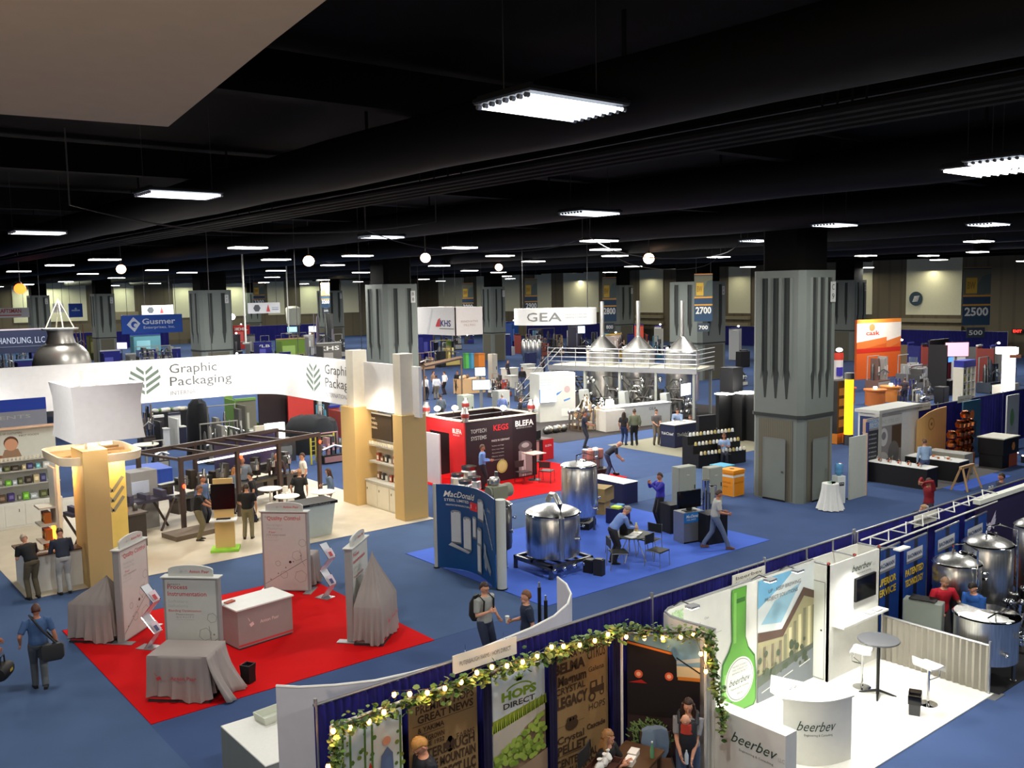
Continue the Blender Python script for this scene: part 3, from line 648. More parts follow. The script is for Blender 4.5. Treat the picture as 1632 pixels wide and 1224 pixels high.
q = MB(); q.tube([p+V((0, 0, .03*sin(i*1.3))) for i, p in enumerate(path_pts(GAR, .15))], .012, cm(70, 56, 30), 5); q.build('vine_stem', t)
q = MB(); lm = [GREEN, mat('leaf_pale', (104, 128, 62), .6, scale=15, col2=(136, 150, 84)), mat('leaf_deep', (38, 68, 30), .6, scale=15, col2=(58, 88, 40))]
def leaf(q, p, s, m):
    e = Matrix.Translation(p) @ Matrix.Rotation(random.random()*6.28, 4, 'Z') @ Matrix.Rotation(random.uniform(-1.2, 1.2), 4, 'X')
    q.at(e); q.add([(0, 0, 0), (.35*s, .25*s, .05*s), (.5*s, .7*s, 0), (0, 1.0*s, -.1*s), (-.5*s, .7*s, 0), (-.35*s, .25*s, .05*s), (0, .5*s, .12*s)], [(0, 1, 6), (1, 2, 6), (2, 3, 6), (3, 4, 6), (4, 5, 6), (5, 0, 6)], m)
for p in path_pts(GAR, .012):
    for _ in range(2): leaf(q, p+V((random.gauss(0, .035), random.gauss(-.02, .035), random.gauss(-.01, .06))), random.uniform(.05, .1), random.choice(lm))
q.build('leaves', t, smooth=0)
BULB = mat('string_bulb_glow', (255, 172, 92), emit=11)
t = T('string_light', 'string of warm round bulbs woven into the green garland', 'string light'); px_ = [(716, 938-0)]
bul = [(531, 1165), (558, 1160), (588, 1150), (612, 1135), (628, 1107), (653, 1106), (681, 1104), (709, 1097), (735, 1087), (760, 1072), (784, 1063), (808, 1061), (833, 1055), (856, 1046), (879, 1031), (898, 1030), (924, 1028), (948, 1021), (969, 1011), (998, 1015), (1027, 1017), (1056, 1017), (1085, 1015), (1105, 1012), (1117, 1042), (1125, 1070), (523, 1222)]
wire = []
for px, py in bul:
    if px < 990: X, Z = GY(px, py, 9.6); p = V((X, 9.6, Z))
    elif px < 1110: k = (px-990)/128; x, y = 9.85+.8*k, 9.62-.98*k; dd = V((x, y, 0)); p = None
    else: x, y = 10.68, 8.58; p = None
    if p is None:
        d = _fw+(px-816)/FPX*_r-(py-612)/FPX*_u; tt = math.hypot(x, y)/math.hypot(d.x, d.y); p = V((d.x*tt, d.y*tt, CAMH+d.z*tt))
    wire.append(p+V((0, 0, .05))); q = MB(); q.ball(*p, .03, .03, .038, BULB, 10, 8); q.cyl(p.x, p.y, p.z+.022, p.z+.055, .011, BLACK, 8); q.build('bulb', t)
q = MB(); q.tube(wire[:-1], .004, BLACK, 5); q.build('wire', t)
for k in range(0, 26, 3): light('bulb_light', 'POINT', wire[k]+V((-.02, -.06, -.06)), 4.5, (1, .5, .2), .03)
# furniture in the hops booth
def table(name, label, loc, w_, d, h, top, legm, rz=0, r=None):
    t = T(name, label, 'table', loc, rz); q = MB(); q.box(-w_/2, -d/2, h-.04, w_/2, d/2, h, top); q.build('tabletop', t, bevel=.008)
    for sx in (-1, 1):
        for sy in (-1, 1): q = MB(); q.cb(sx*(w_/2-.06), sy*(d/2-.06), 0, .05, .05, h-.04, legm); q.build('leg', t)
    return t
table('display_table', 'dark wooden table with trays in front of the seated long-haired woman', (9.05, 8.85, 0), 1.5, .62, .75, cm(86, 62, 40), cm(60, 44, 30), 20)
q = MB(); basin(q, .26, .18, .08, cm(66, 36, 26)); solo(q, 'serving_tray', 'dark red-brown tray holding white bags on the hops booth table', 'tray', (8.8, 9.0, .752), 20)
for k, (x, y) in enumerate(((8.68, 8.96), (8.83, 9.02), (8.95, 9.08))):
    q = MB(); q.loft([[V((.07*a*cos(i*PI/4)*(1+.2*random.random()), .05*a*sin(i*PI/4)*(1+.2*random.random()), z)) for i in range(8)] for z, a in ((0, .8), (.05, 1.1), (.1, .8), (.13, .3), (.17, .6))], mat('clear_bag', (226, 228, 226), .3)); solo(q, 'sample_bag', 'crumpled white sample bag in the dark tray, %s' % ['leftmost of three', 'middle of three', 'rightmost of three'][k], 'bag', (x, y, .79), k*40, 'sample bags in the tray')
for k, (x, y) in enumerate(((9.18, 8.86), (9.38, 8.98))):
    q = MB(); q.box(-.09, -.06, 0, .09, .06, .07, WHITE); q.box(-.095, -.065, .07, .095, .065, .085, cm(240, 240, 236)); solo(q, 'white_box', 'small white lidded box on the hops booth table, %s' % ['nearer one', 'one nearer the bottle'][k], 'box', (x, y, .752), 25, 'white boxes on the table')
q = MB(); q.lathe([(.03, 0), (.032, .12), (.012, .19), (.012, .22)], mat('green_plastic', (96, 150, 110), .15), 12); q.cyl(0, 0, .22, .24, .014, WHITE, 10); solo(q, 'water_bottle', 'small green bottle at the right end of the hops booth table', 'bottle', (9.55, 8.78, .752))
def folding_chair(label, loc, rz, seat=cm(60, 46, 36), metal=DGREY, group=None, arms=False):
    t = T('chair', label, 'chair', loc, rz, group)
    q = MB(); q.box(-.23, -.23, .43, .23, .22, .47, seat); q.build('seat', t, bevel=.015)
    q = MB(); q.loft([[V((x, y+.04*abs(x)*4, z)) for x, y in ((-.22, .23), (0, .25), (.22, .23), (.22, .25), (0, .27), (-.22, .25))] for z in (.6, .85)], seat); q.build('backrest', t)
    for sx in (-1, 1):
        q = MB(); q.tube([(sx*.24, -.22, .0), (sx*.24, -.2, .44), (sx*.24, .24, .46), (sx*.235, .27, .86)], .012, metal, 6); q.build('side_frame', t)
        q = MB(); q.tube([(sx*.24, .24, .46), (sx*.24, .28, 0)], .012, metal, 6); q.build('leg', t)
    return t
folding_chair('brown upholstered chair with a blue jacket over its back', (9.85, 8.95, 0), -40, cm(84, 60, 44))
q = MB(); q.loft([[V((x*a, y, z)) for x, y in ((-.2, .24), (-.07, .2), (.08, .22), (.2, .24), (.2, .34), (.05, .36), (-.1, .33), (-.2, .34))] for z, a in ((.42, .7), (.55, 1.0), (.7, 1.05), (.86, .95), (.91, .5))], cm(112, 134, 158, rough=.9)); solo(q, 'draped_jacket', 'light blue denim jacket hung over the brown chair back', 'jacket', (9.85, 8.95, .0), -40)
# ================================================================ beerbev booth
BW = cm(228, 228, 220, rough=.5); GLOGO = cm(52, 74, 62)
q = MB(); q.box(11.0, 7.28, .0, 17.0, 10.05, .02, mat('white_floor_tile', (236, 234, 226), .35)); tagp(q.build('booth_floor'), 'glossy white floor of the booth with the green bottle wall', 'floor covering')
t = T('curved_mural_wall', 'white curved booth wall printed with a green bottle and a building', 'display wall')
pl = [(10.93, 8.75), (10.86, 9.3), (10.87, 9.6), (10.95, 9.78), (11.12, 9.86), (11.4, 9.88)]+[(11.6+.36*k, 9.88) for k in range(11)]
q = MB(); q.sheet(pl, .02, 2.3, .05, BW); q.build('wall_panel', t, smooth=50)
q = MB(); q.tube([(x, y, 2.32) for x, y in pl], .018, ALU, 6); q.build('top_rail', t)
q = MB(); F = face(0, 9.845, 0); q.at(F); gl = cm(150, 152, 148)
for k in range(40): q.line([(11.05+.03+.4*random.random(), 1.95+.3*random.random()) for _ in range(2)], .03, cm(168, 204, 150) if k % 2 else cm(196, 220, 180), .002+.0003*k)
q.line([(11.3, 1.62), (12.45, 1.62)], .008, gl); q.line([(11.3, .55), (12.45, .55)], .008, gl); q.line([(11.55, 1.62), (11.9, 1.9)], .008, gl)
q.text('FACTS', 11.75, 1.42, .06, GREY, .3)
for k in range(6): q.text('100 %' if k % 2 else '80 %', 11.85, 1.22-.11*k, .035, GREY)
q.text('Club', 12.0, 1.92, .04, GREY)
bx = 12.93; GB = mat('bottle_green', (92, 158, 58), .4, var=.1, scale=2); GD = cm(46, 104, 36)
q.poly([(bx-.21, 2.27), (bx+.21, 2.27), (bx+.2, 2.1), (bx+.19, 1.35), (bx+.27, 1.15), (bx+.46, .95), (bx+.5, .6), (bx+.5, .12), (bx+.44, .03), (bx-.44, .03), (bx-.5, .12), (bx-.5, .7), (bx-.46, 1.0), (bx-.28, 1.2), (bx-.2, 1.35), (bx-.22, 2.1)], GD, .004)
q.poly([(bx-.19, 2.26), (bx+.19, 2.26), (bx+.18, 2.1), (bx+.17, 1.35), (bx+.25, 1.13), (bx+.43, .92), (bx+.47, .6), (bx+.47, .12), (bx+.4, .05), (bx-.4, .05), (bx-.46, .12), (bx-.46, .7), (bx-.42, .98), (bx-.25, 1.18), (bx-.17, 1.35), (bx-.2, 2.1)], GB, .006)
q.rect(bx-.1, 2.0, bx+.16, 2.08, GD, .007); q.rect(bx-.15, 1.3, bx-.08, 2.2, cm(128, 186, 92), .008); q.rect(bx-.41, .2, bx-.34, .8, cm(128, 186, 92), .008)
q.disc(bx+.02, .62, .40, cm(236, 238, 230), .009, 36); q.disc(bx+.02, .62, .37, GLOGO, .010, 36); q.disc(bx+.02, .62, .36, cm(236, 238, 230), .011, 36)
q.text('beerbev', bx+.02, .55, .12, GLOGO, .6, .013, 0, .45, align='c'); q.text('Engineering & Consulting', bx+.02, .47, .03, GLOGO, .5, .013, align='c'); q.text('BERLIN', bx+.02, .36, .03, GREY, .15, .013, align='c')
for k, s in enumerate(('THE MOST POWERFUL', 'TOOLS TO REALIZE YOUR', 'BREWING PROJECT')): q.text(s, bx+.02, .86-.06*k, .03, GREY, .42, .013, align='c')
x0 = 13.46; x1 = 15.19; SKYB = cm(112, 172, 206)
q.rect(x0, .02, x1, 2.27, cm(214, 222, 220), .004); q.poly([(x0, 1.75), (x0, 2.27), (x0+1.1, 2.27), (x0+.7, 2.05)], SKYB, .006); q.poly([(x0+.1, 1.45), (x0+.7, 1.35), (x0+1.3, 1.98), (x0+.5, 1.8)], cm(150, 192, 210), .006)
q.text('UP - KEEP BREWING', x0+.3, 1.98, .07, cm(90, 96, 96), 1.0, .01); q.text('PROJECT SOLUTIONS', x0+.2, 1.84, .07, cm(90, 96, 96), 1.0, .01)
q.poly([(x0, 1.25), (x0+.72, 1.22), (x0+1.38, 1.85), (x1, 1.7), (x1, .6), (x0, .5)], cm(158, 152, 116), .008); q.poly([(x0, 1.32), (x0+.72, 1.22), (x0+1.38, 1.87), (x1, 1.73), (x1, 1.58), (x0+1.4, 1.7), (x0+.75, 1.08), (x0, 1.14)], cm(86, 66, 56), .012)
for k in range(7): q.rect(x0+.78+.15*k, .62, x0+.87+.15*k, 1.1+.09*min(k, 4), cm(206, 200, 158) if k % 2 else cm(116, 116, 92), .013)
for k in range(6): q.rect(x0+.04+.12*k, .6, x0+.12+.12*k, 1.02, cm(112, 104, 88) if k % 2 else cm(150, 144, 120), .013)
q.poly([(x0, .28), (x1, .62), (x1, .72), (x0, .52)], cm(84, 92, 80), .014); q.poly([(x0, .02), (x1, .02), (x1, .62), (x0, .3)], cm(122, 128, 132), .015)
for k in range(26): q.disc(x0+random.random()*1.65, .42+random.random()*.5, .03+random.random()*.05, cm(70, 82, 62), .016+.0005*k, 7)
for a, c in ((.1, .34), (.7, .45), (1.25, .52)): q.line([(x0+a, c-.15), (x0+a+.35, c-.09)], .02, BW, .03)
q.build('printed_mural', t, smooth=0)
for k, (px, py) in enumerate(((1082, 948), (1206, 930), (1250, 900))):
    X, Z = GY(px, py, 9.75); o = T('arm_light', 'small clip-on arm light on the curved white wall, %s' % ['left one above the hop print', 'middle one right of the bottle neck', 'right one near the storage tower'][k], 'lamp', (X, 9.8, 2.33), 0, 'arm lights of the bottle wall booth')
    q = MB(); q.tube([(0, .06, 0), (0, -.1, .12), (0, -.3, .1)], .01, DGREY, 6); q.build('arm', o); q = MB(); q.box(-.1, -.4, .07, .1, -.26, .11, ALU); q.box(-.09, -.39, .06, .09, -.27, .07, LAMPW); q.build('lamp_head', o)
    a = light('arm_lamp', 'SPOT', (X, 9.42, 2.32), 190, (1, .97, .9), .06, spot=130); aim(a, (X+.3, 7.8, 0))
# storage tower
t = T('storage_tower', 'tall white open-topped storage tower with a small black screen', 'booth tower')
cx0, cx1, cy0, cy1 = 15.19, 17.0, 9.53, 10.04
q = MB(); q.box(cx0, cy0, .02, cx1, cy0+.04, 2.26, BW); q.box(cx0, cy0, .02, cx0+.04, cy1, 2.26, BW); q.box(cx1-.04, cy0, .02, cx1, cy1, 2.26, BW); q.box(cx0, cy1-.04, .02, cx1, cy1, 2.26, BW)
q.at(face(0, cy0, 0)); q.text('beerbev', 15.97, 1.98, .13, GLOGO, .72, .006, 0, .45); q.text('LLC', 16.72, 1.98, .05, LGREY, .1); q.text('Engineering & Consulting', 16.15, 1.91, .03, GREY, .5); q.build('walls', t, smooth=0)
q = MB(); q.at(face(cx0, cy1-.02, 0, -90)); q.line([(.0, .05), (.0, 1.93), (.42, 1.93), (.42, .05)], .012, GREY, .006, True); q.rect(.01, .06, .41, 1.92, cm(216, 220, 210), .005); q.disc(.36, 1.0, .02, DGREY, .02); q.build('door', t, smooth=0)
for k in range(3):
    x = cx0+.02+.885*k; q = MB(); q.tube([(x, cy0+.02, 2.28), (x, cy1-.02, 2.28)], .018, ALU, 6); q.cyl(x, cy1-.02, 0.1, 2.5, .02, ALU, 8); q.ball(x, cy0+.02, 2.3, .035, .035, .03, cm(150, 60, 50)); q.build('connector_rod', t)
q = MB(); q.box(15.35, 9.3, 1.06, 16.95, 9.53, 1.1, BW); q.build('wall_shelf', t, bevel=.004)
q = MB(); q.box(-.36, -.05, 0, .36, 0, .46, BLACK); q.box(-.34, -.053, .02, .34, -.05, .44, SCREENB); solo(q, 'wall_screen', 'small black screen mounted on the white storage tower', 'screen', (16.42, 9.53, 1.38))
q = MB(); [q.box(-.1, -.07, .003*k, .1+.004*(k % 3), .07, .003*k+.002, WHITE if k % 3 else GREY) for k in range(8)]; q.at(Matrix.Translation((.25, 0, 0))); [q.box(-.1, -.07, .003*k, .1, .07, .003*k+.002, WHITE if k % 2 else cm(90, 96, 92)) for k in range(8)]
solo(q, 'brochure_stack', 'stacks of printed brochures on the white wall shelf', 'brochures', (16.45, 9.41, 1.1))
a = light('arm_lamp', 'SPOT', (16.1, 9.2, 2.35), 120, (1, .97, .92), .06, spot=140); aim(a, (15.5, 8.0, 0))
# low side wall
t = T('low_partition', 'low white partition with a cursive logo in the bottom foreground', 'partition', (10.93, 7.50, 0), 0)
q = MB(); q.box(0, 0, .02, .27, 1.3, 1.1, BW); q.at(face(0, 1.3, 0, -90)); q.text('beerbev', .35, .68, .17, GLOGO, .82, .006, 0, .45); q.text('LLC', 1.19, .68, .06, LGREY, .1); q.text('Engineering & Consulting', .5, .58, .035, GREY, .6); q.build('panel', t, smooth=0, bevel=.006)
# reception counter
t = T('reception_counter', 'curved white reception counter with a cursive logo, centre of the white floor', 'counter')
A = V((12.02, 8.30, 0)); B_ = V((12.92, 7.66, 0)); Cc = V((12.58, 8.86, 0)); arc = [A+(B_-A)*k/12+V((-.64, -.9, 0)).normalized()*.17*sin(PI*k/12) for k in range(13)]
q = MB(); q.prism([(p.x, p.y) for p in arc]+[(12.78, 8.0), (12.45, 8.6), (12.1, 8.45)], .02, 1.04, BW)
for s, h_, off, wd, v, sh_ in (('beerbev', .16, .19, .62, .58, .45), ('Engineering & Consulting', .035, .3, .45, .5, 0)):
    vs, fs = text_mesh(s, 0, sh_, 1); x_0 = min(p.x for p in vs); kx = wd/(max(p.x for p in vs)-x_0)
    nv = []
    for p in vs:
        u = off+(p.x-x_0)*kx; k = min(11.999, max(0, u/1.13*12)); i = int(k); pt = arc[i].lerp(arc[i+1], k-i); d_ = (arc[i+1]-arc[i]).normalized(); nn = V((d_.y, -d_.x, 0))
        nv.append((pt.x+nn.x*.006, pt.y+nn.y*.006, v+p.y*h_/.7))
    q.add(nv, fs, GLOGO)
q.build('body', t, smooth=30)
q = MB(); c_ = V((12.45, 8.2, 0)); q.prism([(c_.x+(p.x-c_.x)*1.05, c_.y+(p.y-c_.y)*1.05) for p in arc]+[(12.95, 7.8), (12.62, 8.95), (12.1, 8.6)], 1.04, 1.07, BW); q.build('countertop', t, bevel=.004)
q = MB(); [q.cyl(.06*k, .02*(k % 2), 0, .012, .02, CHROME, 10) for k in range(4)]; solo(q, 'metal_pins', 'row of tiny clear holders on the curved counter top', 'holder', (12.35, 8.4, 1.07))
# bar table, stools, bin
t = T('bar_table', 'tall round table with dark grey top in the white booth', 'table', (15.42, 8.64, 0))
q = MB(); q.lathe([(.0, 1.03), (.36, 1.03), (.37, 1.045), (.36, 1.06), (0, 1.06)], cm(66, 68, 72, rough=.5), 36); q.build('tabletop', t)
q = MB(); q.cyl(0, 0, .03, 1.03, .03, BLACK, 14); q.build('pole', t)
for k in range(4): q = MB(); a = k*PI/2+.5; q.tube([(0, 0, .1), (.2*cos(a), .2*sin(a), .05), (.32*cos(a), .32*sin(a), .02)], [.025, .02, .015], BLACK, 6); q.build('foot', t)
def stool(label, loc, rz):
    t = T('bar_stool', label, 'stool', loc, rz, 'white bar stools')
    q = MB(); q.loft([[V((x, y, z)) for x, y in ((-.19, y0), (.19, y0), (.19, y0+.005), (-.19, y0+.005))] for y0, z in ((0, 0),)]*2, WHITE) if 0 else None
    pr = [(-.2, .62), (-.19, .70), (-.15, .725), (.05, .70), (.17, .71), (.2, .76), (.21, .86)]
    q.loft([[V((x, y, z+dz)) for x, dz in ((-.19, 0), (.19, 0), (.19, .03), (-.19, .03))] for y, z in pr], mat('stool_white', (232, 232, 228), .25)); q.build('seat', t, bevel=.01)
    q = MB(); q.tube([(-.1, -.17, .64), (-.1, -.17, .52), (0, 0, .45)], .012, CHROME, 8); q.tube([(.1, -.17, .64), (.1, -.17, .52), (0, 0, .45)], .012, CHROME, 8); q.cyl(0, 0, .02, .70, .025, CHROME, 12); q.build('pole', t)
    q = MB(); q.lathe([(0, .0), (.2, .0), (.2, .015), (.03, .04), (0, .04)], CHROME, 24); q.build('base', t)
stool('white moulded bar stool behind the tall round table', (15.5, 9.0, 0), 200); stool('white moulded bar stool behind the small dark bin', (15.72, 7.85, 0), 80)
t = T('waste_bin', 'small dark grey bin with a black liner on the white floor', 'bin', (15.2, 7.82, 0), 25)
q = MB(); q.loft([[V((x*a, y*a, z)) for x, y in ((-.14, -.1), (.14, -.1), (.14, .1), (-.14, .1))] for z, a in ((0, .85), (.34, 1), (.34, .95), (.05, .8))], cm(66, 66, 68)); q.build('body', t)
q = MB(); q.loft([[V((x*a+.01*random.random(), y*a, z)) for x, y in ((-.14, -.1), (0, -.105), (.14, -.1), (.14, .1), (0, .105), (-.14, .1))] for z, a in ((.22, 1.06), (.36, 1.08), (.39, 1.0), (.33, .85))], BLACKG); q.build('liner', t)
drape('side_drape', 'low grey drape rail at the right side of the white booth', [(16.98, 9.45), (16.94, 7.36)], .9, cm(146, 142, 130), [(16.94, 7.34), (16.98, 9.45)])
# ================================================================ tank maker booth
q = MB(); q.box(17.05, 7.2, 0, 23.2, 10.0, .015, cm(26, 25, 28, rough=.9)); tagp(q.build('black_carpet'), 'black carpet under the steel tanks at the right', 'carpet')
BLB = mat('banner_blue', (18, 62, 140), .55, var=.15, scale=1.5); YEL = cm(216, 184, 60)
def d_bach(w1, w2):
    def f(q, w_, h):
        q.rect(w_*.42, 0, w_*.58, h, cm(18, 30, 62), .004); q.rect(w_*.47, 0, w_*.53, h, cm(14, 22, 44), .005)
        q.rect(w_*.1, h*.80, w_*.8, h*.905, cm(190, 194, 200), .006); q.rect(w_*.1, h*.775, w_*.8, h*.80, cm(110, 112, 118), .006); q.text('BACHMANN', w_*.45, h*.825, .085*h/2.1, cm(62, 78, 110), w_*.62, .01, .03, align='c')
        q.text(w1, w_*.45, h*.655, .14, YEL, w_*.8, .01, .035, align='c'); q.text(w2, w_*.45, h*.55, .14, YEL, w_*.8, .01, .035, align='c')
    return f
for k, (x, a_, b__) in enumerate(((16.98, 'SUPERIOR', 'SERVICE'), (18.1, 'PATENTED', 'TECHNOLOGY'), (19.4, 'STAINLESS', 'STEEL'), (20.75, 'ENDURANCE', 'QUALITY'))):
    t = banner(x, 9.62, 1.25 if k > 1 else 1.08, 2.14, 4, 'tall blue banner with pale name plate, %s' % ['leftmost, half hidden by the white tower', 'with yellow PATENTED TECHNOLOGY words', 'behind the nearer tall tank', 'rightmost, behind the farther tall tank'][k], d_bach(a_, b__), BLB); t['group'] = 'blue banners behind the steel tanks'
t = T('truss', 'thin white zigzag lighting truss above the blue tank banners', 'truss')
q = MB(); q.tube([(17.0, 9.75, 2.2), (22.6, 9.75, 2.3)], .02, WHITE, 6); q.tube([(17.0, 9.95, 2.34), (22.6, 9.95, 2.44)], .02, WHITE, 6); q.build('chord', t)
q = MB(); q.tube([(17.0+.35*k, 9.75+.2*(k % 2), 2.2+.006*k*3+(.12 if k % 2 else 0)) for k in range(17)], .015, WHITE, 6); q.build('zigzag_web', t)
t = T('arm_light', 'slim white arm light reaching out over the leftmost blue banner', 'lamp', (17.2, 9.7, 2.2)); q = MB(); q.tube([(0, 0, 0), (.1, -.35, .06)], .014, ALU, 6); q.box(-.05, -.5, .03, .35, -.35, .06, WHITE); q.build('lamp_head', t)
def tank(label, loc, r, z0, z1, legs=3, cone=.25, dome=.18, manway=True, rz=0, coll=.04, group=None, jacket=None, open_lid=False, m=None):
    m = m or STEEL
    t = T('steel_tank', label, 'tank', loc, rz, group)
    q = MB()
    if open_lid: prof = [(.08, z0-cone), (r, z0), (r, z1), (r+.02, z1+.01), (r-.02, z1+.015), (r-.03, z1-.4), (.0, z1-.42)]
    else: prof = [(.08, z0-cone), (r*.98, z0), (r, z0+.03), (r, z0+.12), (r+.012, z0+.14), (r+.012, z1-.14), (r, z1-.12), (r, z1), (r+.015, z1+.01), (r*.97, z1+.04), (r*.8, z1+dome*.5), (r*.5, z1+dome*.85), (.0, z1+dome)]
    q.lathe(prof, m, 40); q.build('vessel', t, smooth=35)
    q = MB(); q.lathe([(r+.006, z1-.02), (r+.035, z1), (r+.006, z1+.02)], CHROME, 40); q.build('rim', t)
    for k in range(legs+1 if legs > 3 else legs):
        a = 2*PI*k/max(legs, 1)+.6; q = MB(); q.cyl(r*.86*cos(a), r*.86*sin(a), .03, z0+.05, .035, STEELD, 10); q.cyl(r*.86*cos(a), r*.86*sin(a), 0, .03, .06, STEELD, 10); q.build('leg', t)
    if manway and not open_lid:
        q = MB(); q.at(Matrix.Translation((r*.35, -r*.3, z1+dome*.62)) @ Matrix.Rotation(.3, 4, 'X')); q.lathe([(.0, .05), (.16, .045), (.2, .03), (.21, 0), (.2, -.06)], CHROME, 24); q.tube([(-.22, 0, .05), (.22, 0, .05)], .012, STEELD, 6); q.ball(0, 0, .08, .03, .03, .03, STEELD); q.build('manway', t)
        q = MB(); q.tube([(-r*.2, r*.1, z1+dome*.8), (-r*.2, r*.1, z1+dome+.2), (-r*.2, -.2, z1+dome+.28), (-r*.2-.1, -r-.04, z1+dome+.2), (-r*.2-.1, -r-.05, z0+.3)], .022, CHROME, 8); q.build('pipe', t)
    if open_lid:
        q = MB(); q.at(Matrix.Translation((.0, .1, z1+.03)) @ Matrix.Rotation(R(48), 4, 'Y')); q.prism([(r*.93*cos(R(a)), r*.93*sin(R(a))) for a in range(-90, 91, 10)], 0, .03, STEEL); q.build('lid_half', t)
        q = MB(); q.prism([(r*cos(R(a)), r*sin(R(a))) for a in range(90, 271, 10)], z1, z1+.03, STEEL); q.tube([(-r*.6, -.25, z1+.05), (-r*.3, -.3, z1+.12), (-.1, -.25, z1+.05)], .015, CHROME, 6); q.build('fixed_cover', t)
    q = MB()
    for a, z in ((-2.0, z0+.25), (-1.3, z0+.5), (-.9, z1-.35)): q.tube([(r*cos(a), r*sin(a), z), ((r+.1)*cos(a), (r+.1)*sin(a), z)], .03, CHROME, 8); q.ball((r+.11)*cos(a), (r+.11)*sin(a), z, .04, .04, .04, CHROME)
    vv = q.build('valve', t); q = MB(); [q.tube([((r+.11)*cos(a)-.05*sin(a), (r+.11)*sin(a)+.05*cos(a), z+.05), ((r+.11)*cos(a)+.05*sin(a), (r+.11)*sin(a)-.05*cos(a), z+.07)], .01, STEELD, 5) for a, z in ((-2.0, z0+.25), (-1.3, z0+.5), (-.9, z1-.35))]; q.build('handle', vv)
    return t
tank('large open steel tank with half-raised lid in front of the two men', (17.66, 7.74, 0), .56, .42, 1.24, 4, .12, open_lid=True, rz=-10)
q = MB(); q.tube([(0, 0, 0), (.12, 0, 0)], .05, CHROME, 10); q.ball(.16, 0, .0, .1, .07, .12, CHROME); q.ball(.2, 0, -.15, .05, .05, .08, CHROME)
solo(q, 'outlet_valve', 'chrome outlet valve on the right side of the open tank', 'valve', (18.14, 7.45, .75), -20)
tank('nearer tall closed steel tank with bright round lid behind the red shirt man', (19.1, 9.0, 0), .46, 1.02, 1.68, 3, .4)
tank('farther tall closed steel tank with bright round lid, right of the nearer one', (20.5, 9.0, 0), .5, .55, 1.82, 3, .35, rz=30)
tank('dark-lidded steel tank cut by the right border', (21.2, 7.85, 0), .4, .5, 1.5, 3, .3, rz=60)
tank('steel tank standing by orange boxes near the right border', (22.4, 8.9, 0), .35, .5, 1.9, 3, .3, rz=10)
t = T('pump_unit', 'cluster of chrome pump fittings right of the tall tanks', 'pump', (19.6, 7.95, 0))
q = MB(); q.cb(0, 0, .0, .6, .5, .06, STEELD); q.at(Matrix.Translation((0, 0, .35)) @ Matrix.Rotation(PI/2, 4, 'Y')); q.lathe([(.0, -.3), (.16, -.28), (.18, 0), (.12, .1), (.12, .3), (0, .32)], CHROME, 20); q.build('pump_body', t)
for k in range(7): q = MB(); a = k*.9; q.tube([(.1*cos(a), .1*sin(a), .4), (.2*cos(a), .2*sin(a), .7+.08*k), (.25*cos(a+1), .25*sin(a+1), .9+.05*k)], .035, CHROME, 8); q.ball(.25*cos(a+1), .25*sin(a+1), .9+.05*k, .07, .07, .06, CHROME); q.build('pipe_fitting', t)
t = T('control_cabinet', 'grey steel control cabinet in front of the red shirt man', 'cabinet', (17.74, 9.0, 0), -76)
q = MB(); q.box(-.37, -.14, .1, .37, .14, 1.18, cm(134, 142, 134)); q.build('body', t, bevel=.03); q = MB(); q.box(-.36, .14, .12, .36, .165, 1.16, cm(126, 134, 128)); dr = q.build('door', t); MB().box(.3, .165, .6, .33, .19, .8, BLACK).build('handle', dr)
for sx in (-.3, .3): q = MB(); q.cb(sx, 0, 0, .06, .24, .1, STEELD); q.build('foot', t)
for k, z in enumerate((.0, .34, .68)):
    q = MB(); q.box(-.3, -.25, 0, .3, .25, .32, cm(160, 84, 48)); q.rect(-.31, 0, -.3, .01, BLACK); solo(q, 'orange_crate', 'orange-brown crate by the right border, %s' % ['bottom of the stack', 'middle of the stack', 'top of the stack'][k], 'crate', (21.9, 9.5, z+.016), 5, 'stacked orange crates')
t = T('pallet_parts', 'heap of dark metal fittings on the floor behind the grey drape rail', 'fittings', (17.4, 9.3, 0)); q = MB()
for k in range(16): a = random.random()*6; q.tube([(random.uniform(-.3, .3), random.uniform(-.2, .2), .03+.02*k), (random.uniform(-.3, .3), random.uniform(-.2, .2), .05+.02*k)], .03, STEELD if k % 2 else cm(92, 70, 50), 6)
q.build('pipe_offcuts', t)
# banner in dark purple top right
t = T('dark_display', 'dark purple display wall with pale winged emblem at the right border', 'display wall', (21.7, 9.8, 0)); q = MB(); q.box(0, -.05, 0, 4, .05, 2.36, cm(40, 30, 66)); q.at(face(0, -.05, 0)); [q.poly([(.5+s*.05, 1.8), (.5+s*.35, 2.1-.1*k), (.5+s*.25, 1.85-.1*k)], cm(190, 186, 206), .01+.002*k) for s in (-1, 1) for k in range(3)]; q.disc(.5, 1.75, .1, cm(200, 196, 214), .02); q.build('panel', t, smooth=0)
q = MB(); q.box(-.05, -.08, 2.36, 4.05, .08, 2.46, cm(214, 216, 206)); q.build('top_cap', t)
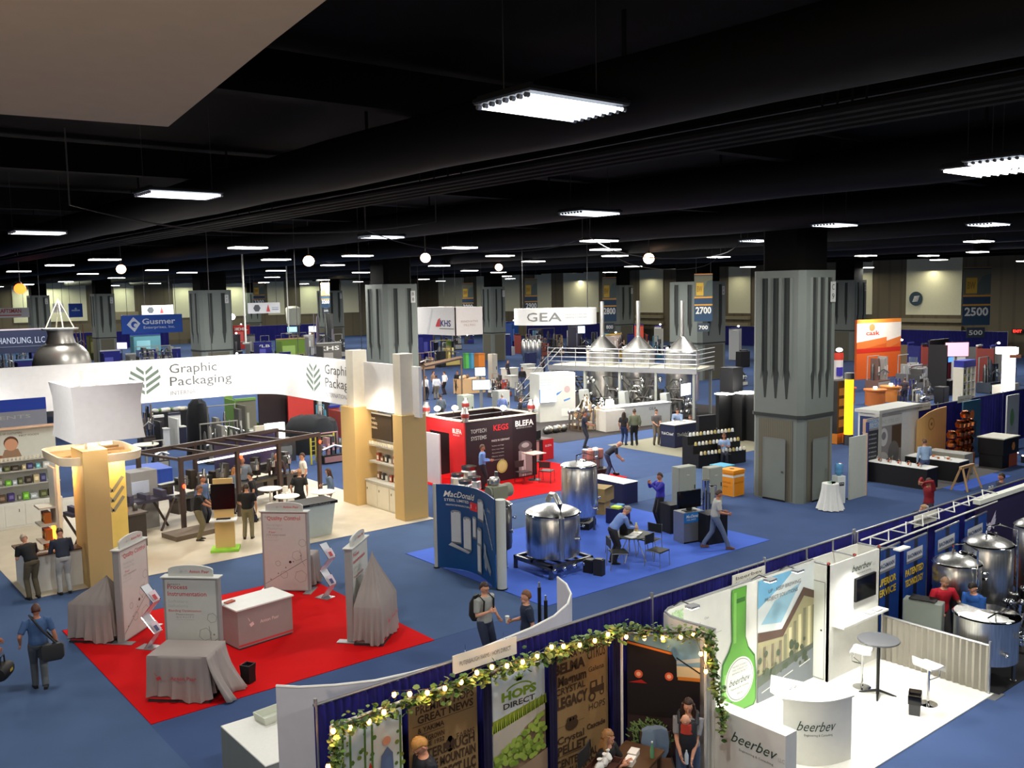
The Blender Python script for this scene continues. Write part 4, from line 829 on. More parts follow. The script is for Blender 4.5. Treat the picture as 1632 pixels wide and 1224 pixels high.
# people of the near row
def ph(px, py, h): return G(px, py, h)
person('woman with baby carrier, grey shirt and jeans, at the night photo banner', ph(1097, 1108, 1.66), -52, 1.66, (142, 142, 146), (62, 78, 104), 0, (52, 34, 26), 'long', 'short', nod=6, rw=(-.1, -.26, .93), lw=(.07, -.26, .9), det=2, female=True)
x, y = ph(1097, 1108, 1.66)
q = MB(); q.loft([ring((0, -.14, .9), (0, 0, 1), (1, 0, 0), .1, .06), ring((0, -.17, 1.05), (0, 0, 1), (1, 0, 0), .125, .09), ring((0, -.17, 1.25), (0, 0, 1), (1, 0, 0), .125, .09), ring((0, -.14, 1.34), (0, 0, 1), (1, 0, 0), .12, .06)], cm(40, 42, 46)); [q.tube([(s*.12, -.15, 1.3), (s*.13, -.06, 1.42), (s*.12, .1, 1.38)], .028, cm(40, 42, 46), 6) for s in (-1, 1)]
solo(q, 'baby_carrier', 'dark baby carrier strapped to the woman at the night photo banner', 'baby carrier', (x, y, 0), -52)
q = MB(); q.lathe([(.028, 0), (.03, .13), (.012, .18), (.012, .2)], mat('clear_plastic', (190, 206, 216), .1), 12); solo(q, 'water_bottle', 'clear water bottle in the hands of the woman with the carrier', 'bottle', (x-.02-.27*sin(R(52)), y-.27*cos(R(52)), .78))
t = T('baby', 'baby sleeping in the dark carrier, red top showing', 'person', (x, y, 0), -52); q = MB(); q.ball(-.03, -.2, 1.38, .065, .07, .075, SKIN, 14, 10); q.tube([(-.03, -.268, 1.385), (-.03, -.278, 1.372)], .01, SKIN, 6); [q.ball(-.03+s*.066, -.2, 1.37, .01, .014, .018, SKIN, 6, 5) for s in (-1, 1)]; q.loft([ring((-.02, -.19, 1.22), (0, 0, 1), (1, 0, 0), .09, .06, 10), ring((-.03, -.2, 1.32), (0, 0, 1), (1, 0, 0), .06, .05, 10)], SKIN); q.build('body', t)
q = MB(); q.loft([ring((-.01, -.2, 1.2), (0, 0, 1), (1, 0, 0), .1, .075, 10), ring((-.02, -.21, 1.33), (0, 0, 1), (1, 0, 0), .07, .06, 10)], cm(180, 60, 44)); q.build('shirt', t)
person('long-haired woman in black seated behind the hops booth table', ph(962, 1146, 1.34), 12, 1.66, (26, 26, 30), (40, 40, 46), 0, (150, 112, 72), 'long', 'short', sit=.5, lean=6, nod=8, turn=10, rw=(-.06, -.36, .82), lw=(.1, -.36, .82), rf=(0, -.42), lf=(0, -.4), det=2, female=True)
x, y = ph(962, 1146, 1.34); folding_chair('dark chair under the seated long-haired woman', (x, y+.05, 0), 25, DGREY)
person('blond woman in dark top with glasses before the burlap lettering banner', ph(685, 1160, 1.88), -95, 1.88, (32, 38, 48), (44, 46, 56), 0, (176, 132, 70), 'fringe', 'long', lean=10, nod=26, rw=(-.12, -.35, .95), lw=(.12, -.35, .95), det=2, female=True, glasses=True)
person('man in red polo with glasses behind the grey control cabinet', (18.2, 8.88), -35, 1.68, (176, 22, 42), (50, 48, 50), 0, (150, 116, 92), 'short', 'short', lean=10, nod=22, lw=(.34, -.3, 1.0), rw=(-.2, -.3, 1.0), det=2, glasses=True)
person('bearded man in royal blue shirt behind the open tank', (18.5, 8.3), -95, 1.64, (34, 84, 158), (40, 40, 46), 0, (34, 26, 22), 'short', 'long', lean=14, nod=24, turn=-10, rw=(-.1, -.4, 1.0), lw=(.1, -.4, 1.0), det=2, beard=True)
q = MB(); q.box(-.25, -.008, 0, .25, .008, .02, BLACK); q.box(-.25, -.16, .02, .25, .16, .034, BLACK); solo(q, 'laptop', 'thin dark laptop on top of the grey control cabinet', 'laptop', (17.74, 9.0, 1.18), -76)
# ================================================================ red carpet booth
REDC = mat('red_carpet', (196, 14, 18), .95, scale=1.5, var=.1, spec=.1, bump=.2)
APW = mat('pod_print_white', (196, 196, 190), .5); APG = cm(128, 122, 118); APR = cm(196, 62, 66); DRG = mat('grey_dust_cloth', (150, 140, 136), .85, scale=3, var=.08)
q = MB(); q.box(4.87, 16.28, 0, 10.86, 22.35, .015, REDC); tagp(q.build('red_carpet'), 'large bright red carpet square in the left foreground', 'carpet')
def hexo(q, u, v, r, w=.007): q.line([(u+r*cos(PI/3*k+.3), v+r*sin(PI/3*k+.3)) for k in range(6)], .007, APG, w, True)
def pod(label, loc, rz, title, sub, h=2.05, w_=1.12, two=False):
    t = T('info_pillar', label, 'display pillar', loc, rz); hw = w_/2
    q = MB(); q.prism([(-hw, -.07), (hw, -.07), (hw, .07), (hw-.03, .1), (-hw+.03, .1), (-hw, .07)], .03, h, cm(150, 148, 146)); q.build('core', t, bevel=.01)
    q = MB(); q.box(-hw-.03, -.11, h, hw+.03, .12, h+.03, APW); q.build('cap_shelf', t, bevel=.008)
    q = MB(); P_ = [(-hw*.8, h+.03)]+[(hw*.8*math.cos(PI*(1-k/12)), h+.16+.09*sin(PI*k/12)) for k in range(13)]+[(hw*.8, h+.03)]
    q.at(face(0, -.02, 0)); q.poly(P_, APW, .02); q.poly(P_[::-1], APW, -.02)
    for (a, b), (c, d) in zip(P_, P_[1:]+P_[:1]): q.add([(a, b, .02), (a, b, -.02), (c, d, -.02), (c, d, .02)], [(0, 1, 2, 3)], APW)
    for w1 in (.023,): q.text('Anton Paar', -.02, h+.1, .06, APR, .4, w1, .01); q.poly([(-.2, h+.09), (-.14, h+.12), (-.17, h+.16), (-.22, h+.13)], LGREY, w1); q.line([(-.22, h+.2), (-.2, h+.16)], .01, LGREY, w1); q.line([(-.12, h+.12), (-.08, h+.15), (-.06, h+.12)], .01, LGREY, w1)
    q.build('arched_header', t, smooth=0)
    q = MB()
    for a in (0, 180):
        q.at(Matrix.Rotation(R(a), 4, 'Z') @ face(0, -.07 if a == 0 else -.1, 0)); q.rect(-hw+.05, .06, hw-.05, h-.03, APW, .003)
        v = h-.14
        for s, hh, u0, wd, m in sub: q.text(s, -hw+.1+u0, v, hh, m, wd, .006, .006 if hh > .06 else 0); v -= hh*1.5
        hexo(q, hw-.3, h*.46, .13); hexo(q, hw-.15, h*.62, .1); hexo(q, hw-.22, h*.2, .16); hexo(q, -.05, h*.22, .1); hexo(q, -.2, h*.36, .07)
        q.line([(-hw+.05, h*.1), (hw-.05, h*.42)], .012, APG, .008); [q.disc(-hw+.2+.2*k, h*(.16+.075*k), .018, APG, .009, 10) for k in range(5)]; q.disc(.12, h*.38, .035, DGREY, .009, 14)
        q.line([(hw-.22, h*.54), (hw-.18, h*.4), (hw-.1, h*.33)], .008, APG, .008)
    q.build('printed_faces', t, smooth=0)
    q = MB()
    for s in (-1, 1): q.box(s*hw*.98-.1, -.3, 0.015, s*hw*.98+.1, .3, .035, ALU)
    q.build('foot_plates', t, bevel=.004); return t
Sb = [('Sensors', .05, 0, .26, APG), ('Process', .09, 0, .4, APR), ('Instrumentation', .09, 0, .78, APR), ('Software', .06, 0, .4, LGREY), ('Solutions', .06, 0, .4, LGREY), ('Blending Optimization', .045, .0, .66, APR), ('Measurement', .035, .15, .36, APG), ('Q U A L I T Y', .03, .15, .36, APG), ('carbonation', .03, .15, .36, LGREY)]
Qc = [('Sensors      Food', .04, 0, .8, APG), ('Quality Control', .10, .06, .86, APR), ('Beverages', .06, .05, .4, LGREY), ('Measuring', .06, .05, .4, LGREY), ('Paar', .045, .1, .18, APR), ('CO2 measurement', .045, .03, .5, APG), ('T A S T E', .04, 0, .3, LGREY), ('Density meter', .035, 0, .35, LGREY)]
def cloth_box(label, loc, rz, w_, d, h, peak=None, logo=True, group=None):
    "box under a dust cloth, optional peaked tall thing under it"
    t = T('covered_counter', label, 'covered counter', loc, rz, group)
    q = MB(); q.box(-w_/2+.02, -d/2+.02, .03, w_/2-.02, d/2-.02, h-.03, cm(140, 130, 128)); q.build('counter_body', t)
    q = MB(); q.box(-w_/2-.02, -d/2-.02, .015, w_/2+.02, d/2+.02, .05, DGREY); q.box(-w_/2, -d/2-.004, .06, w_/2, -d/2+.02, .10, APR); q.build('plinth', t)
    N = 72; rings = []
    def per(k):
        f = k/N*4; i = int(f) % 4; u = f-int(f); c = [(-1, -1), (1, -1), (1, 1), (-1, 1)]; a, b = c[i], c[(i+1) % 4]; return (a[0]+(b[0]-a[0])*u)*w_/2, (a[1]+(b[1]-a[1])*u)*d/2
    top = []; 
    for z, ex, am in ((.05, .05, .045), (.25, .035, .035), (.55, .02, .018), (h-.06, .01, .003), (h-.01, 0, 0)):
        r_ = []
        for k in range(N):
            x, y = per(k); L = math.hypot(x, y); o = ex+am*sin(k*1.75+.4*sin(k*.9)); zz = z+(.06*sin(k*.35)+.04 if z < .1 else 0)
            r_.append(V((x+x/L*o*1.2, y+y/L*o*1.2, zz)))
        rings.append(r_)
    if peak:
        ux, uy, ph_ = peak
        for s in (.25, .5, .75, .92, 1):
            r_ = []
            for k in range(N):
                x, y = per(k); e = 1-s; wob = .02*sin(k*1.3)*e
                r_.append(V((ux+(x-ux)*(e**1.15+.012)+wob, uy+(y-uy)*(e**1.15+.012)+wob, h+(ph_-h)*s)))
            rings.append(r_)
    else:
        rings.append([V((per(k)[0]*.93, per(k)[1]*.93, h)) for k in range(N)]); rings.append([V((per(k)[0]*.1, per(k)[1]*.1, h+.004)) for k in range(N)])
    q = MB(); q.loft(rings, DRG, cap=False); q.add([rings[-1][k] for k in range(N)], [tuple(range(N))], DRG)
    if logo: q.at(face(0, -d/2-.06, 0)); q.text('Anton Paar', -.1, h*.52, .07, APR, .5, .03, .01); q.poly([(-.35, h*.5), (-.27, h*.54), (-.3, h*.6), (-.38, h*.56)], APR, .03); q.line([(-.4, h*.66), (-.36, h*.6)], .012, APR, .03)
    q.build('dust_cloth', t, smooth=60); return t
pod('white info pillar headed Process Instrumentation, behind the front cloth-covered counter', (6.2, 17.68, 0), -45, '', Sb)
cloth_box('grey cloth-covered counter standing nearest in front on the red carpet', (5.84, 17.12, 0), -45, 1.15, .8, .9)
q = MB(); gr = [(.40+.46*(1-v)**1.4*(.75+.25*sin(i*.45))+.03*sin(i*1.7)*(1-v)-.0, -.42+.84*i/22, .035+.86*v) for v in [k/9 for k in range(10)] for i in range(23)]
q.add([(.18+a, b, c) for a, b, c in gr], [(r_*23+i, r_*23+i+1, (r_+1)*23+i+1, (r_+1)*23+i) for r_ in range(9) for i in range(22)], DRG); o = solo(q, 'cloth_train', 'long trailing fold of the front grey dust cloth', 'cloth', (5.84, 17.12, 0), -45); o.modifiers.new('thick', 'SOLIDIFY').thickness = .012
pod('red-lettered info pillar standing edgewise at the left end of the red carpet', (6.05, 21.0, 0), 42, '', Qc)
cloth_box('grey cloth-covered counter left of the left info pillar', (5.42, 21.35, 0), 42-90, .95, .75, .9, (.3, -.1, 1.45), logo=False)
pod('white info pillar headed Quality Control at the back of the red carpet', (9.98, 21.55, 0), -45, '', Qc, w_=1.2)
cloth_box('low grey counter with white top behind the Quality Control pillar', (10.45, 21.85, 0), -45, .9, .5, .86, logo=False)
pod('white info pillar standing edgewise at the right end of the red carpet', (9.85, 17.72, 0), 42, '', Sb)
cloth_box('grey counter under a cloth rising to a sharp peak, right side of red carpet', (10.05, 17.32, 0), 42, 1.15, .6, .88, (.0, .05, 1.9))
t = T('info_counter', 'grey counter with white top in the middle of the red carpet', 'counter', (8.02, 18.98, 0), 7)
q = MB(); q.box(-.66, -.4, .05, .66, .4, .86, cm(150, 138, 136)); q.at(face(0, -.4, 0)); q.text('Anton Paar', -.14, .48, .07, cm(228, 200, 200), .46, .005, .008); q.poly([(-.36, .45), (-.28, .49), (-.31, .56), (-.4, .52)], cm(228, 200, 200), .005); q.line([(-.42, .66), (-.38, .58)], .012, cm(228, 200, 200), .005); q.rect(-.66, .08, .66, .12, APR, .004); q.build('body', t, smooth=0)
q = MB(); q.box(-.64, -.38, .015, .64, .38, .05, DGREY); q.build('plinth', t); q = MB(); q.box(-.7, -.43, .86, .7, .43, .895, WHITE); q.rect(0, 0, .01, .01, WHITE); q.build('countertop', t, bevel=.006)
q = MB(); q.box(-.12, -.06, 0, .1, .06, .03, cm(170, 80, 60)); q.box(-.3, -.05, .0, -.16, .05, .02, LGREY); solo(q, 'cable_adapter', 'small red and grey adapter bits on the white counter top', 'adapter', (7.5, 19.1, .896), 20)
def zigzag(label, loc, rz):
    t = T('brochure_rack', label, 'brochure rack', loc, rz, 'folding zigzag brochure racks'); zz = [(0, .03), (.28, .38), (-.02, .72), (.28, 1.06), (0, 1.38)]
    for (a, z0), (b, z1) in zip(zz, zz[1:]):
        q = MB(); q.add([(-.12, -a, z0), (.12, -a, z0), (.12, -b, z1), (-.12, -b, z1)], [(0, 1, 2, 3)], mat('clear_acrylic', (216, 220, 226), .1)); q.add([(-.12, -a+.012, z0), (-.12, -b+.012, z1), (.12, -b+.012, z1), (.12, -a+.012, z0)], [(0, 1, 2, 3)], ALU)
        q.add([(-.1, -a-.02+.03*0, z0+.04), (.1, -a-.02, z0+.04), (.1, -(a+b)/2-.03, (z0+z1)/2+.05), (-.1, -(a+b)/2-.03, (z0+z1)/2+.05)], [(0, 1, 2, 3)], cm(206, 190, 200)); q.add([(-.08, -a-.025, z0+.05), (.02, -a-.025, z0+.05), (.02, -a*.7-b*.3-.035, z0*.7+z1*.3+.05), (-.08, -a*.7-b*.3-.035, z0*.7+z1*.3+.05)], [(0, 1, 2, 3)], cm(170, 60, 60) if z0 > .6 else cm(60, 70, 110)); q.build('shelf_pocket', t)
    for s in (-1, 1): q = MB(); q.tube([(s*.13, -a, z) for a, z in zz], .008, CHROME, 6); q.build('side_rail', t)
    q = MB(); q.box(-.15, -.2, .015, .15, .2, .03, ALU); q.build('base', t)
zigzag('zigzag brochure rack between left pillar and Process Instrumentation pillar', (*G(236, 1033), 0), 35); zigzag('zigzag brochure rack right of the Quality Control pillar', (*G(518, 953), 0), 20)
q = MB(); q.loft([[V((x*a, y*a, z)) for x, y in ((-.1, -.1), (.1, -.1), (.1, .1), (-.1, .1))] for z, a in ((0, .9), (.36, 1.1), (.36, .9), (.04, .8))], BLACK, cap=False); q.box(-.08, -.08, 0, .08, .08, .03, BLACK); q.box(-.1, -.1, .0, .1, .1, .3, BLACK)
solo(q, 'waste_bin', 'small black bin on the red carpet', 'bin', (*G(396, 1088), .015), 30)
# ================================================================ tan tower booth
MARB = mat('beige_marble_mat', (206, 196, 176), .5, scale=1.4, col2=(172, 162, 142))
TAN = mat('tan_board', (206, 172, 112), .7, var=.03, scale=2); BANDW = mat('band_fabric', (236, 234, 232), .8); OFFW = mat('offwhite_fabric', (228, 220, 202), .8)
q = MB(); q.box(4.77, 25.3, 0, 17.02, 37.6, .012, MARB); tagp(q.build('booth_floor'), 'beige marbled floor under the tan towers', 'floor covering')
def tower(label, x0, y0, x1, y1, h, ext=None):
    t = T('tan_tower', label, 'tower', ((x0+x1)/2, (y0+y1)/2, 0)); a, b = (x1-x0)/2, (y1-y0)/2
    q = MB(); q.box(-a, -b, .012, a, b, h, TAN); q.build('tan_body', t, bevel=.012, smooth=0)
    if ext: ex0, ey0, ex1, ey1, z1 = ext; q = MB(); q.box(ex0, ey0, h, ex1, ey1, z1, OFFW); q.build('white_extension', t, bevel=.01, smooth=0)
    return t
tower('tan tower at the left carrying the big white lampshade', 6.2, 25.1, 6.82, 26.2, 3.6, None)
tower('tan tower at the far right corner of the beige floor', 16.06, 25.62, 17.0, 26.2, 3.5, (-.42, -.2, .08, .25, 5.5))
tower('tan tower behind and left of the white cabinet shelves', 16.05, 28.7, 17.0, 29.7, 3.5, (-.42, -.4, .15, .1, 5.5))
t = T('lampshade', 'huge white square fabric shade with curved sides on the left tan tower', 'lampshade', (6.75, 25.6, 0))
def sqr(a, b, z, bow, n=8):
    c = [(-a, -b), (a, -b), (a, b), (-a, b)]; o = []
    for i in range(4):
        p, r_ = c[i], c[(i+1) % 4]
        for k in range(n): u = k/n; k2 = 1-bow*4*u*(1-u); x = p[0]+(r_[0]-p[0])*u; y = p[1]+(r_[1]-p[1])*u; o.append(V((x*(k2 if i % 2 else 1), y*(1 if i % 2 else k2), z)))
    return o
q = MB(); O = [sqr(.86*s, 1.08*s, z, -.0) for z, s in ((3.88, 1.0), (4.1, .965), (4.5, .94), (4.9, .95), (5.3, 1.02))]; I = [[V((p.x*.97, p.y*.97, p.z)) for p in r_] for r_ in O[::-1]]
q.loft(O+I+[O[0]], BANDW, cap=False); q.build('fabric_shade', t, smooth=50)
for x, y in ((-.25, -.25), (.25, .35)): q = MB(); q.box(x-.14, y-.14, 3.6, x+.14, y+.14, 5.62, OFFW); q.build('inner_post', t)
q = MB(); q.box(-.82, -.02, 5.2, .82, .02, 5.24, ALU); q.box(-.02, -1.0, 5.2, .02, 1.0, 5.24, ALU); q.build('cross_bar', t)
o = light('shade_fill_spot', 'SPOT', (2.6, 22.6, 7.6), 900, (1, .97, .93), .2, spot=34); aim(o, (6.2, 25.4, 4.6))  # added spot without a fixture, brightens the fabric shade
light('shade_lamp', 'POINT', (6.75, 25.3, 4.5), 260, (1, .93, .85), .3)
t = T('canopy_tray', 'rounded beige tray canopy ring around the left tan tower', 'canopy', (6.8, 26.55, 0))
def rr(a, b, z, r=.5, n=6): return [V((sx*(a-r)+r*cos(an), sy*(b-r)+r*sin(an), z)) for sx, sy, s in ((1, 1, 0), (-1, 1, 1), (-1, -1, 2), (1, -1, 3)) for an in [s*PI/2+k*PI/2/n for k in range(n+1)]]
q = MB(); q.loft([rr(1.02, 1.25, 3.2), rr(1.05, 1.28, 3.42), rr(1.0, 1.23, 3.42), rr(.98, 1.2, 3.26)], cm(226, 206, 172), cap=False); q.build('rim', t, smooth=50)
q = MB(); q.loft([rr(1.0, 1.22, 3.2), rr(1.0, 1.22, 3.26)], WOODM); [q.box(-.95, y, 3.26, .95, y+.05, 3.33, WOODM) for y in (-.75, -.2, .35, .85)]; q.build('tray', t, smooth=50)
q = MB(); [q.box(x-.04, y-.04, .012, x+.04, y+.04, 3.2, WHITE) for x, y in ((-.75, .6), (.75, .6))]; q.build('post', t)
light('canopy_lamp', 'POINT', (5.95, 26.2, 3.0), 30, (1, .6, .25), .1); light('canopy_lamp', 'POINT', (7.5, 26.6, 3.0), 30, (1, .8, .45), .1)
t = T('chevron_panel', 'pale yellow panel with grey chevrons right behind the left tan tower', 'panel', (7.35, 26.95, 0)); q = MB(); q.box(-.4, -.03, .012, .4, .03, 3.2, mat('warm_yellow', (232, 212, 122), .6)); q.at(face(0, -.03, 0))
for k in range(3): q.line([(-.28, 2.5-.28*k), (0.02, 2.1-.28*k), (.32, 2.5-.28*k)], .09, cm(146, 146, 128), .004)
q.build('board', t, smooth=0)
t = T('glowing_shelf', 'narrow shelf with fiery orange backlit packs left of the left tan tower', 'shelf', (5.75, 26.4, 0))
q = MB(); q.box(-.03, -.3, .012, .03, .3, 3.1, OFFW); q.build('side_panel', t)
FL = mat('amber_backlight', (255, 150, 50), emit=3.2)
for k, z in enumerate((.75, 1.15, 1.6, 2.05)): q = MB(); q.box(-.42, -.3, z, -.03, .3, z+.05, OFFW); q.build('shelf_board', t)
q = MB(); q.box(-.05, -.22, .84, -.031, .22, 1.55, FL); q.build('backlight', t)
for k, (y, z) in enumerate(((-.15, .8), (.1, .8), (-.12, 1.2), (.12, 1.2), (-.1, 1.65), (.12, 1.65))):
    q = MB(); q.box(-.08, -.09, 0, .08, .09, .28, cm(88, 38, 20) if k % 2 else cm(202, 112, 44)); q.box(-.082, -.05, .08, -.08, .05, .2, cm(240, 200, 120)); solo(q, 'drink_pack', 'small boxed pack on the fiery orange shelf, %s row, %s side' % (['lowest', 'middle', 'upper'][k//2], ['near', 'far'][k % 2]), 'package', (5.55, 26.4+y, z+.002), 0, 'packs on the orange shelf')
# hanging band
t = T('banner_ring', 'huge white band hung around the tan tower booth with leaf logos', 'hanging banner')
BP = [(2.2, 36.8)]+[(2.2+.9*k, 36.8) for k in range(1, 15)]+[(16.6-1.4+1.4*sin(R(a)), 36.8-1.4+1.4*cos(R(a))) for a in range(10, 91, 10)]+[(16.6, 34.5), (16.6, 32), (16.6, 29.5), (16.6, 27), (16.6, 25.3)]
q = MB(); q.sheet(BP, 3.42, 5.08, .12, BANDW); q.build('band', t, smooth=50)
q = MB(); GT = cm(84, 86, 84); GN = cm(106, 122, 108)
def leaflogo(q, u, v, r):
    for k in range(4):
        y = v-r*.75+.42*r*k
        for s in (-1, 1):
            xo = s*math.sqrt(max(.05, r*r-(y+.35*r-v)**2)); q.poly([(u+s*.05*r, y-.18*r), (u+xo, y+.42*r*abs(xo)/r), (u+xo*.97, y+.42*r*abs(xo)/r+.2*r), (u+s*.05*r, y+.05*r)], GN, .004)
def bandart(q, F, u):
    q.at(F); leaflogo(q, u, 4.3, .6); q.text('Graphic', u+.95, 4.5, .36, GT, 1.9, .006); q.text('Packaging', u+.95, 4.0, .36, GT, 2.5, .006); q.text('INTERNATIONAL, INC.', u+.95, 3.64, .16, cm(140, 140, 140), 2.45, .006)
bandart(q, face(0, 36.74, 0), 11.5); bandart(q, face(16.54, 35.4, 0, -90), 2.75); q.at(face(0, 36.74, 0)); q.rect(14.55, 3.42, 14.58, 5.08, LGREY, .006); q.build('lettering', t, smooth=0)
q = MB(); [q.tube([(x, y, 5.08), (x, y, 10.8)], .015, DGREY, 5) for x, y in ((5, 36.8), (14.2, 36.8), (16.6, 29), (16.6, 34))]; q.build('hanging_cable', t)
for x, y in ((10, 35.4), (14.6, 35.2), (15.3, 31.5), (5.5, 35.4)): o = light('band_spot', 'SPOT', (x, y, 3.0), 150, (1, .97, .95), .15, spot=150); aim(o, (x*1.02+.2, y+1.6, 4.3))
for k, (x, y, tx, ty, pw) in enumerate(((15.6, 27.6, 15.2, 27.2, 260), (12.5, 29, 12.5, 28.4, 120), (9, 28.5, 9, 28, 120), (7, 30, 6, 31.5, 120), (14.2, 27.5, 16.5, 26.8, 120))):
    o = light('booth_spot', 'SPOT', (x, y, 4.9), pw*1.3, (1, .86, .66), .15, spot=120); aim(o, (tx, ty, 0))
# left counter and its brochures
t = T('reception_counter', 'white corner counter with dark top where two men lean at left', 'counter', (0, 0, 0))
q = MB(); q.prism([(4.9, 25.75), (6.2, 25.75), (6.2, 26.1), (5.25, 26.1), (5.25, 27.2), (4.9, 27.2)], .012, .95, WHITE); q.build('body', t); q = MB(); q.prism([(4.84, 25.69), (6.2, 25.69), (6.2, 26.16), (5.3, 26.16), (5.3, 27.25), (4.84, 27.25)], .95, .99, cm(96, 72, 54)); q.build('countertop', t)
for k, (x, y, z_) in enumerate(((5.1, 25.9, 20), (5.35, 25.93, -10), (5.7, 25.9, 30))): q = MB(); q.box(-.12, -.09, 0, .12, .09, .012, WHITE); q.box(-.1, -.07, .012, .1, .07, .013, cm(220, 222, 226)); solo(q, 'paper_sheet', 'white paper pad on the corner counter, %s' % ['left one', 'middle one', 'right one'][k], 'paper', (x, y, .991), z_, 'papers on the corner counter')
# back shelf wall
t = T('shelf_wall', 'long white shelf unit with photo header of people at far left', 'shelf unit', (4.0, 33.6, 0))
q = MB(); q.box(0, 0, .012, 3.6, .5, .86, WHITE); [q.box(.05+.6*k, -.015, .1, .62+.6*k, 0, .8, WHITE) for k in range(6)]; cab = q.build('cabinet', t, bevel=.006)
for k in range(6): q = MB(); q.box(.3+.6*k+.16, -.03, .55, .3+.6*k+.18, -.015, .65, DGREY); q.build('handle', cab)
for z in (1.38, 1.85, 2.2): q = MB(); q.box(0, .1, z, 3.6, .5, z+.04, LGREY); q.build('shelf_board', t)
q = MB(); q.box(0, .46, .86, 3.6, .5, 3.25, cm(206, 208, 206)); q.at(face(0, .46, 0)); q.rect(0, 2.3, 3.6, 3.2, cm(206, 208, 200), .003); q.poly([(0, 2.3), (0, 3.15), (.9, 3.0), (1.25, 2.6), (1.9, 2.4), (2.5, 2.3)], cm(150, 96, 66), .005)
for u, v, r_ in ((1.3, 2.75, .2), (2.25, 2.72, .2), (.6, 2.8, .25)): q.disc(u, v+.06, r_*1.1, cm(92, 58, 40), .006, 16); q.disc(u, v, r_, cm(206, 152, 120), .008, 16); q.poly([(u-.3, 2.3), (u+.3, 2.3), (u+.2, v-r_+.05), (u-.2, v-r_+.05)], cm(150, 120, 96), .007)
q.text('THINKING OF CUSTOMERS', 1.6, 3.06, .06, DGREY, 1.0, .01); q.text('FIRST FOODS', 2.5, 2.96, .06, DGREY, .6, .01); q.build('back_panel', t, smooth=0)
q = MB(); q.box(0, .2, 3.25, 3.7, .5, 3.3, cm(232, 190, 160)); q.build('cornice', t)
q = MB(); [q.box(.05+.12*k, .12, 2.24, .11+.12*k, .18, 2.34, CREAM) for k in range(29)]; q.build('slat_rail', t)
cols = [(84, 90, 54), (56, 48, 40), (190, 176, 140), (60, 62, 108), (120, 186, 196), (200, 204, 200), (150, 44, 34), (92, 70, 52), (64, 52, 110), (120, 120, 110), (112, 180, 56), (180, 190, 200)]
n = 0
for z in (.90, 1.42, 1.89):
    x = .15
    while x < 3.4:
        w_ = random.uniform(.09, .24); h_ = random.uniform(.14, .3 if z < 1.8 else .2); c_ = cols[n % 12]; q = MB(); q.box(0, 0, 0, w_, .16, h_, cm(*c_)); q.box(w_*.2, -.003, h_*.3, w_*.8, 0, h_*.75, cm(*[min(255, v+60) for v in c_]))
        solo(q, 'retail_carton', 'small retail carton on the far left shelf unit, %s row' % {.90: 'lowest', 1.42: 'middle', 1.89: 'upper'}[z], 'carton', (4.0+x, 33.75, z+.002), 0, 'cartons on the far left shelves, %s row' % {.90: 'lowest', 1.42: 'middle', 1.89: 'upper'}[z]); x += w_+random.uniform(.02, .1); n += 1
t = T('blue_fascia', 'blue fascia board over a grey panel behind the far left shelf unit', 'fascia', (3.6, 34.6, 0)); q = MB(); q.box(0, 0, 3.75, 3.9, .1, 4.15, cm(28, 62, 168)); q.build('blue_board', t); q = MB(); q.box(0, 0, .012, 3.9, .08, 3.75, cm(142, 146, 160)); q.at(face(0, 0, 0)); q.text('TENTS', 2.2, 3.5, .12, LGREY, 1.2); q.build('grey_panel', t, smooth=0)
# cabinet between the right towers
t = T('cabinet_shelves', 'white cabinet with shelves between the two right tan towers', 'shelf unit', (16.5, 27.45, 0))
q = MB(); q.box(-.1, -1.2, .012, .4, 1.2, .9, CREAM); [q.box(-.12, -1.15+.8*k, .08, -.1, -.42+.8*k, .84, CREAM) for k in range(3)]; cab = q.build('cabinet', t, bevel=.006); q = MB(); q.box(-.14, -1.22, .9, .42, 1.22, .95, LGREY); q.build('countertop', t)
for k in range(3): q = MB(); q.box(-.135, -.5+.8*k-.02, .6, -.12, -.5+.8*k, .68, DGREY); q.build('handle', cab)
for z in (1.55, 2.15): q = MB(); q.box(0.05, -1.2, z, .42, 1.2, z+.05, LGREY); q.build('shelf_board', t)
q = MB(); q.box(.38, -1.2, .95, .42, 1.2, 2.3, cm(206, 196, 176)); q.build('back_panel', t); q = MB(); [q.box(.04, -1.15+.14*k, 2.2, .1, -1.08+.14*k, 2.3, CREAM) for k in range(17)]; q.build('slat_rail', t)
n = 0
for z in (.955, 1.605):
    for k in range(8):
        q = MB(); h_ = random.uniform(.16, .28); c_ = [(170, 84, 62), (206, 206, 200), (90, 92, 94), (150, 110, 84)][(k+int(z)) % 4]; q.box(-.06, -.08, 0, .06, .08, h_, cm(*c_)); q.box(-.063, -.05, .05, -.06, .05, h_*.7, cm(228, 222, 210)); solo(q, 'retail_pack', 'small retail pack on the shelves between the right towers, %s row' % ('lower' if z < 1 else 'upper'), 'carton', (16.75, 26.4+.27*k, z), random.randint(-8, 8), 'packs between the right towers, %s row' % ('lower' if z < 1 else 'upper'))
t = T('slogan_board', 'dark framed board with pale slogan above the white cabinet', 'sign', (16.75, 28.1, 0)); q = MB(); q.box(-.03, -.75, 2.36, .03, .75, 3.3, cm(58, 48, 40)); q.at(face(-.03, .75, 0, -90)); q.rect(0, 2.36, .06, 3.3, WHITE, .004); q.rect(0, 3.25, 1.5, 3.3, WHITE, .004)
for k, s in enumerate(('Smart.', 'Packaging.', 'Solutions.')): q.text(s, .14, 3.05-.16*k, .1, cm(222, 206, 176), .3+.12*(k > 0), .005, .01)
q.build('board', t, smooth=0)
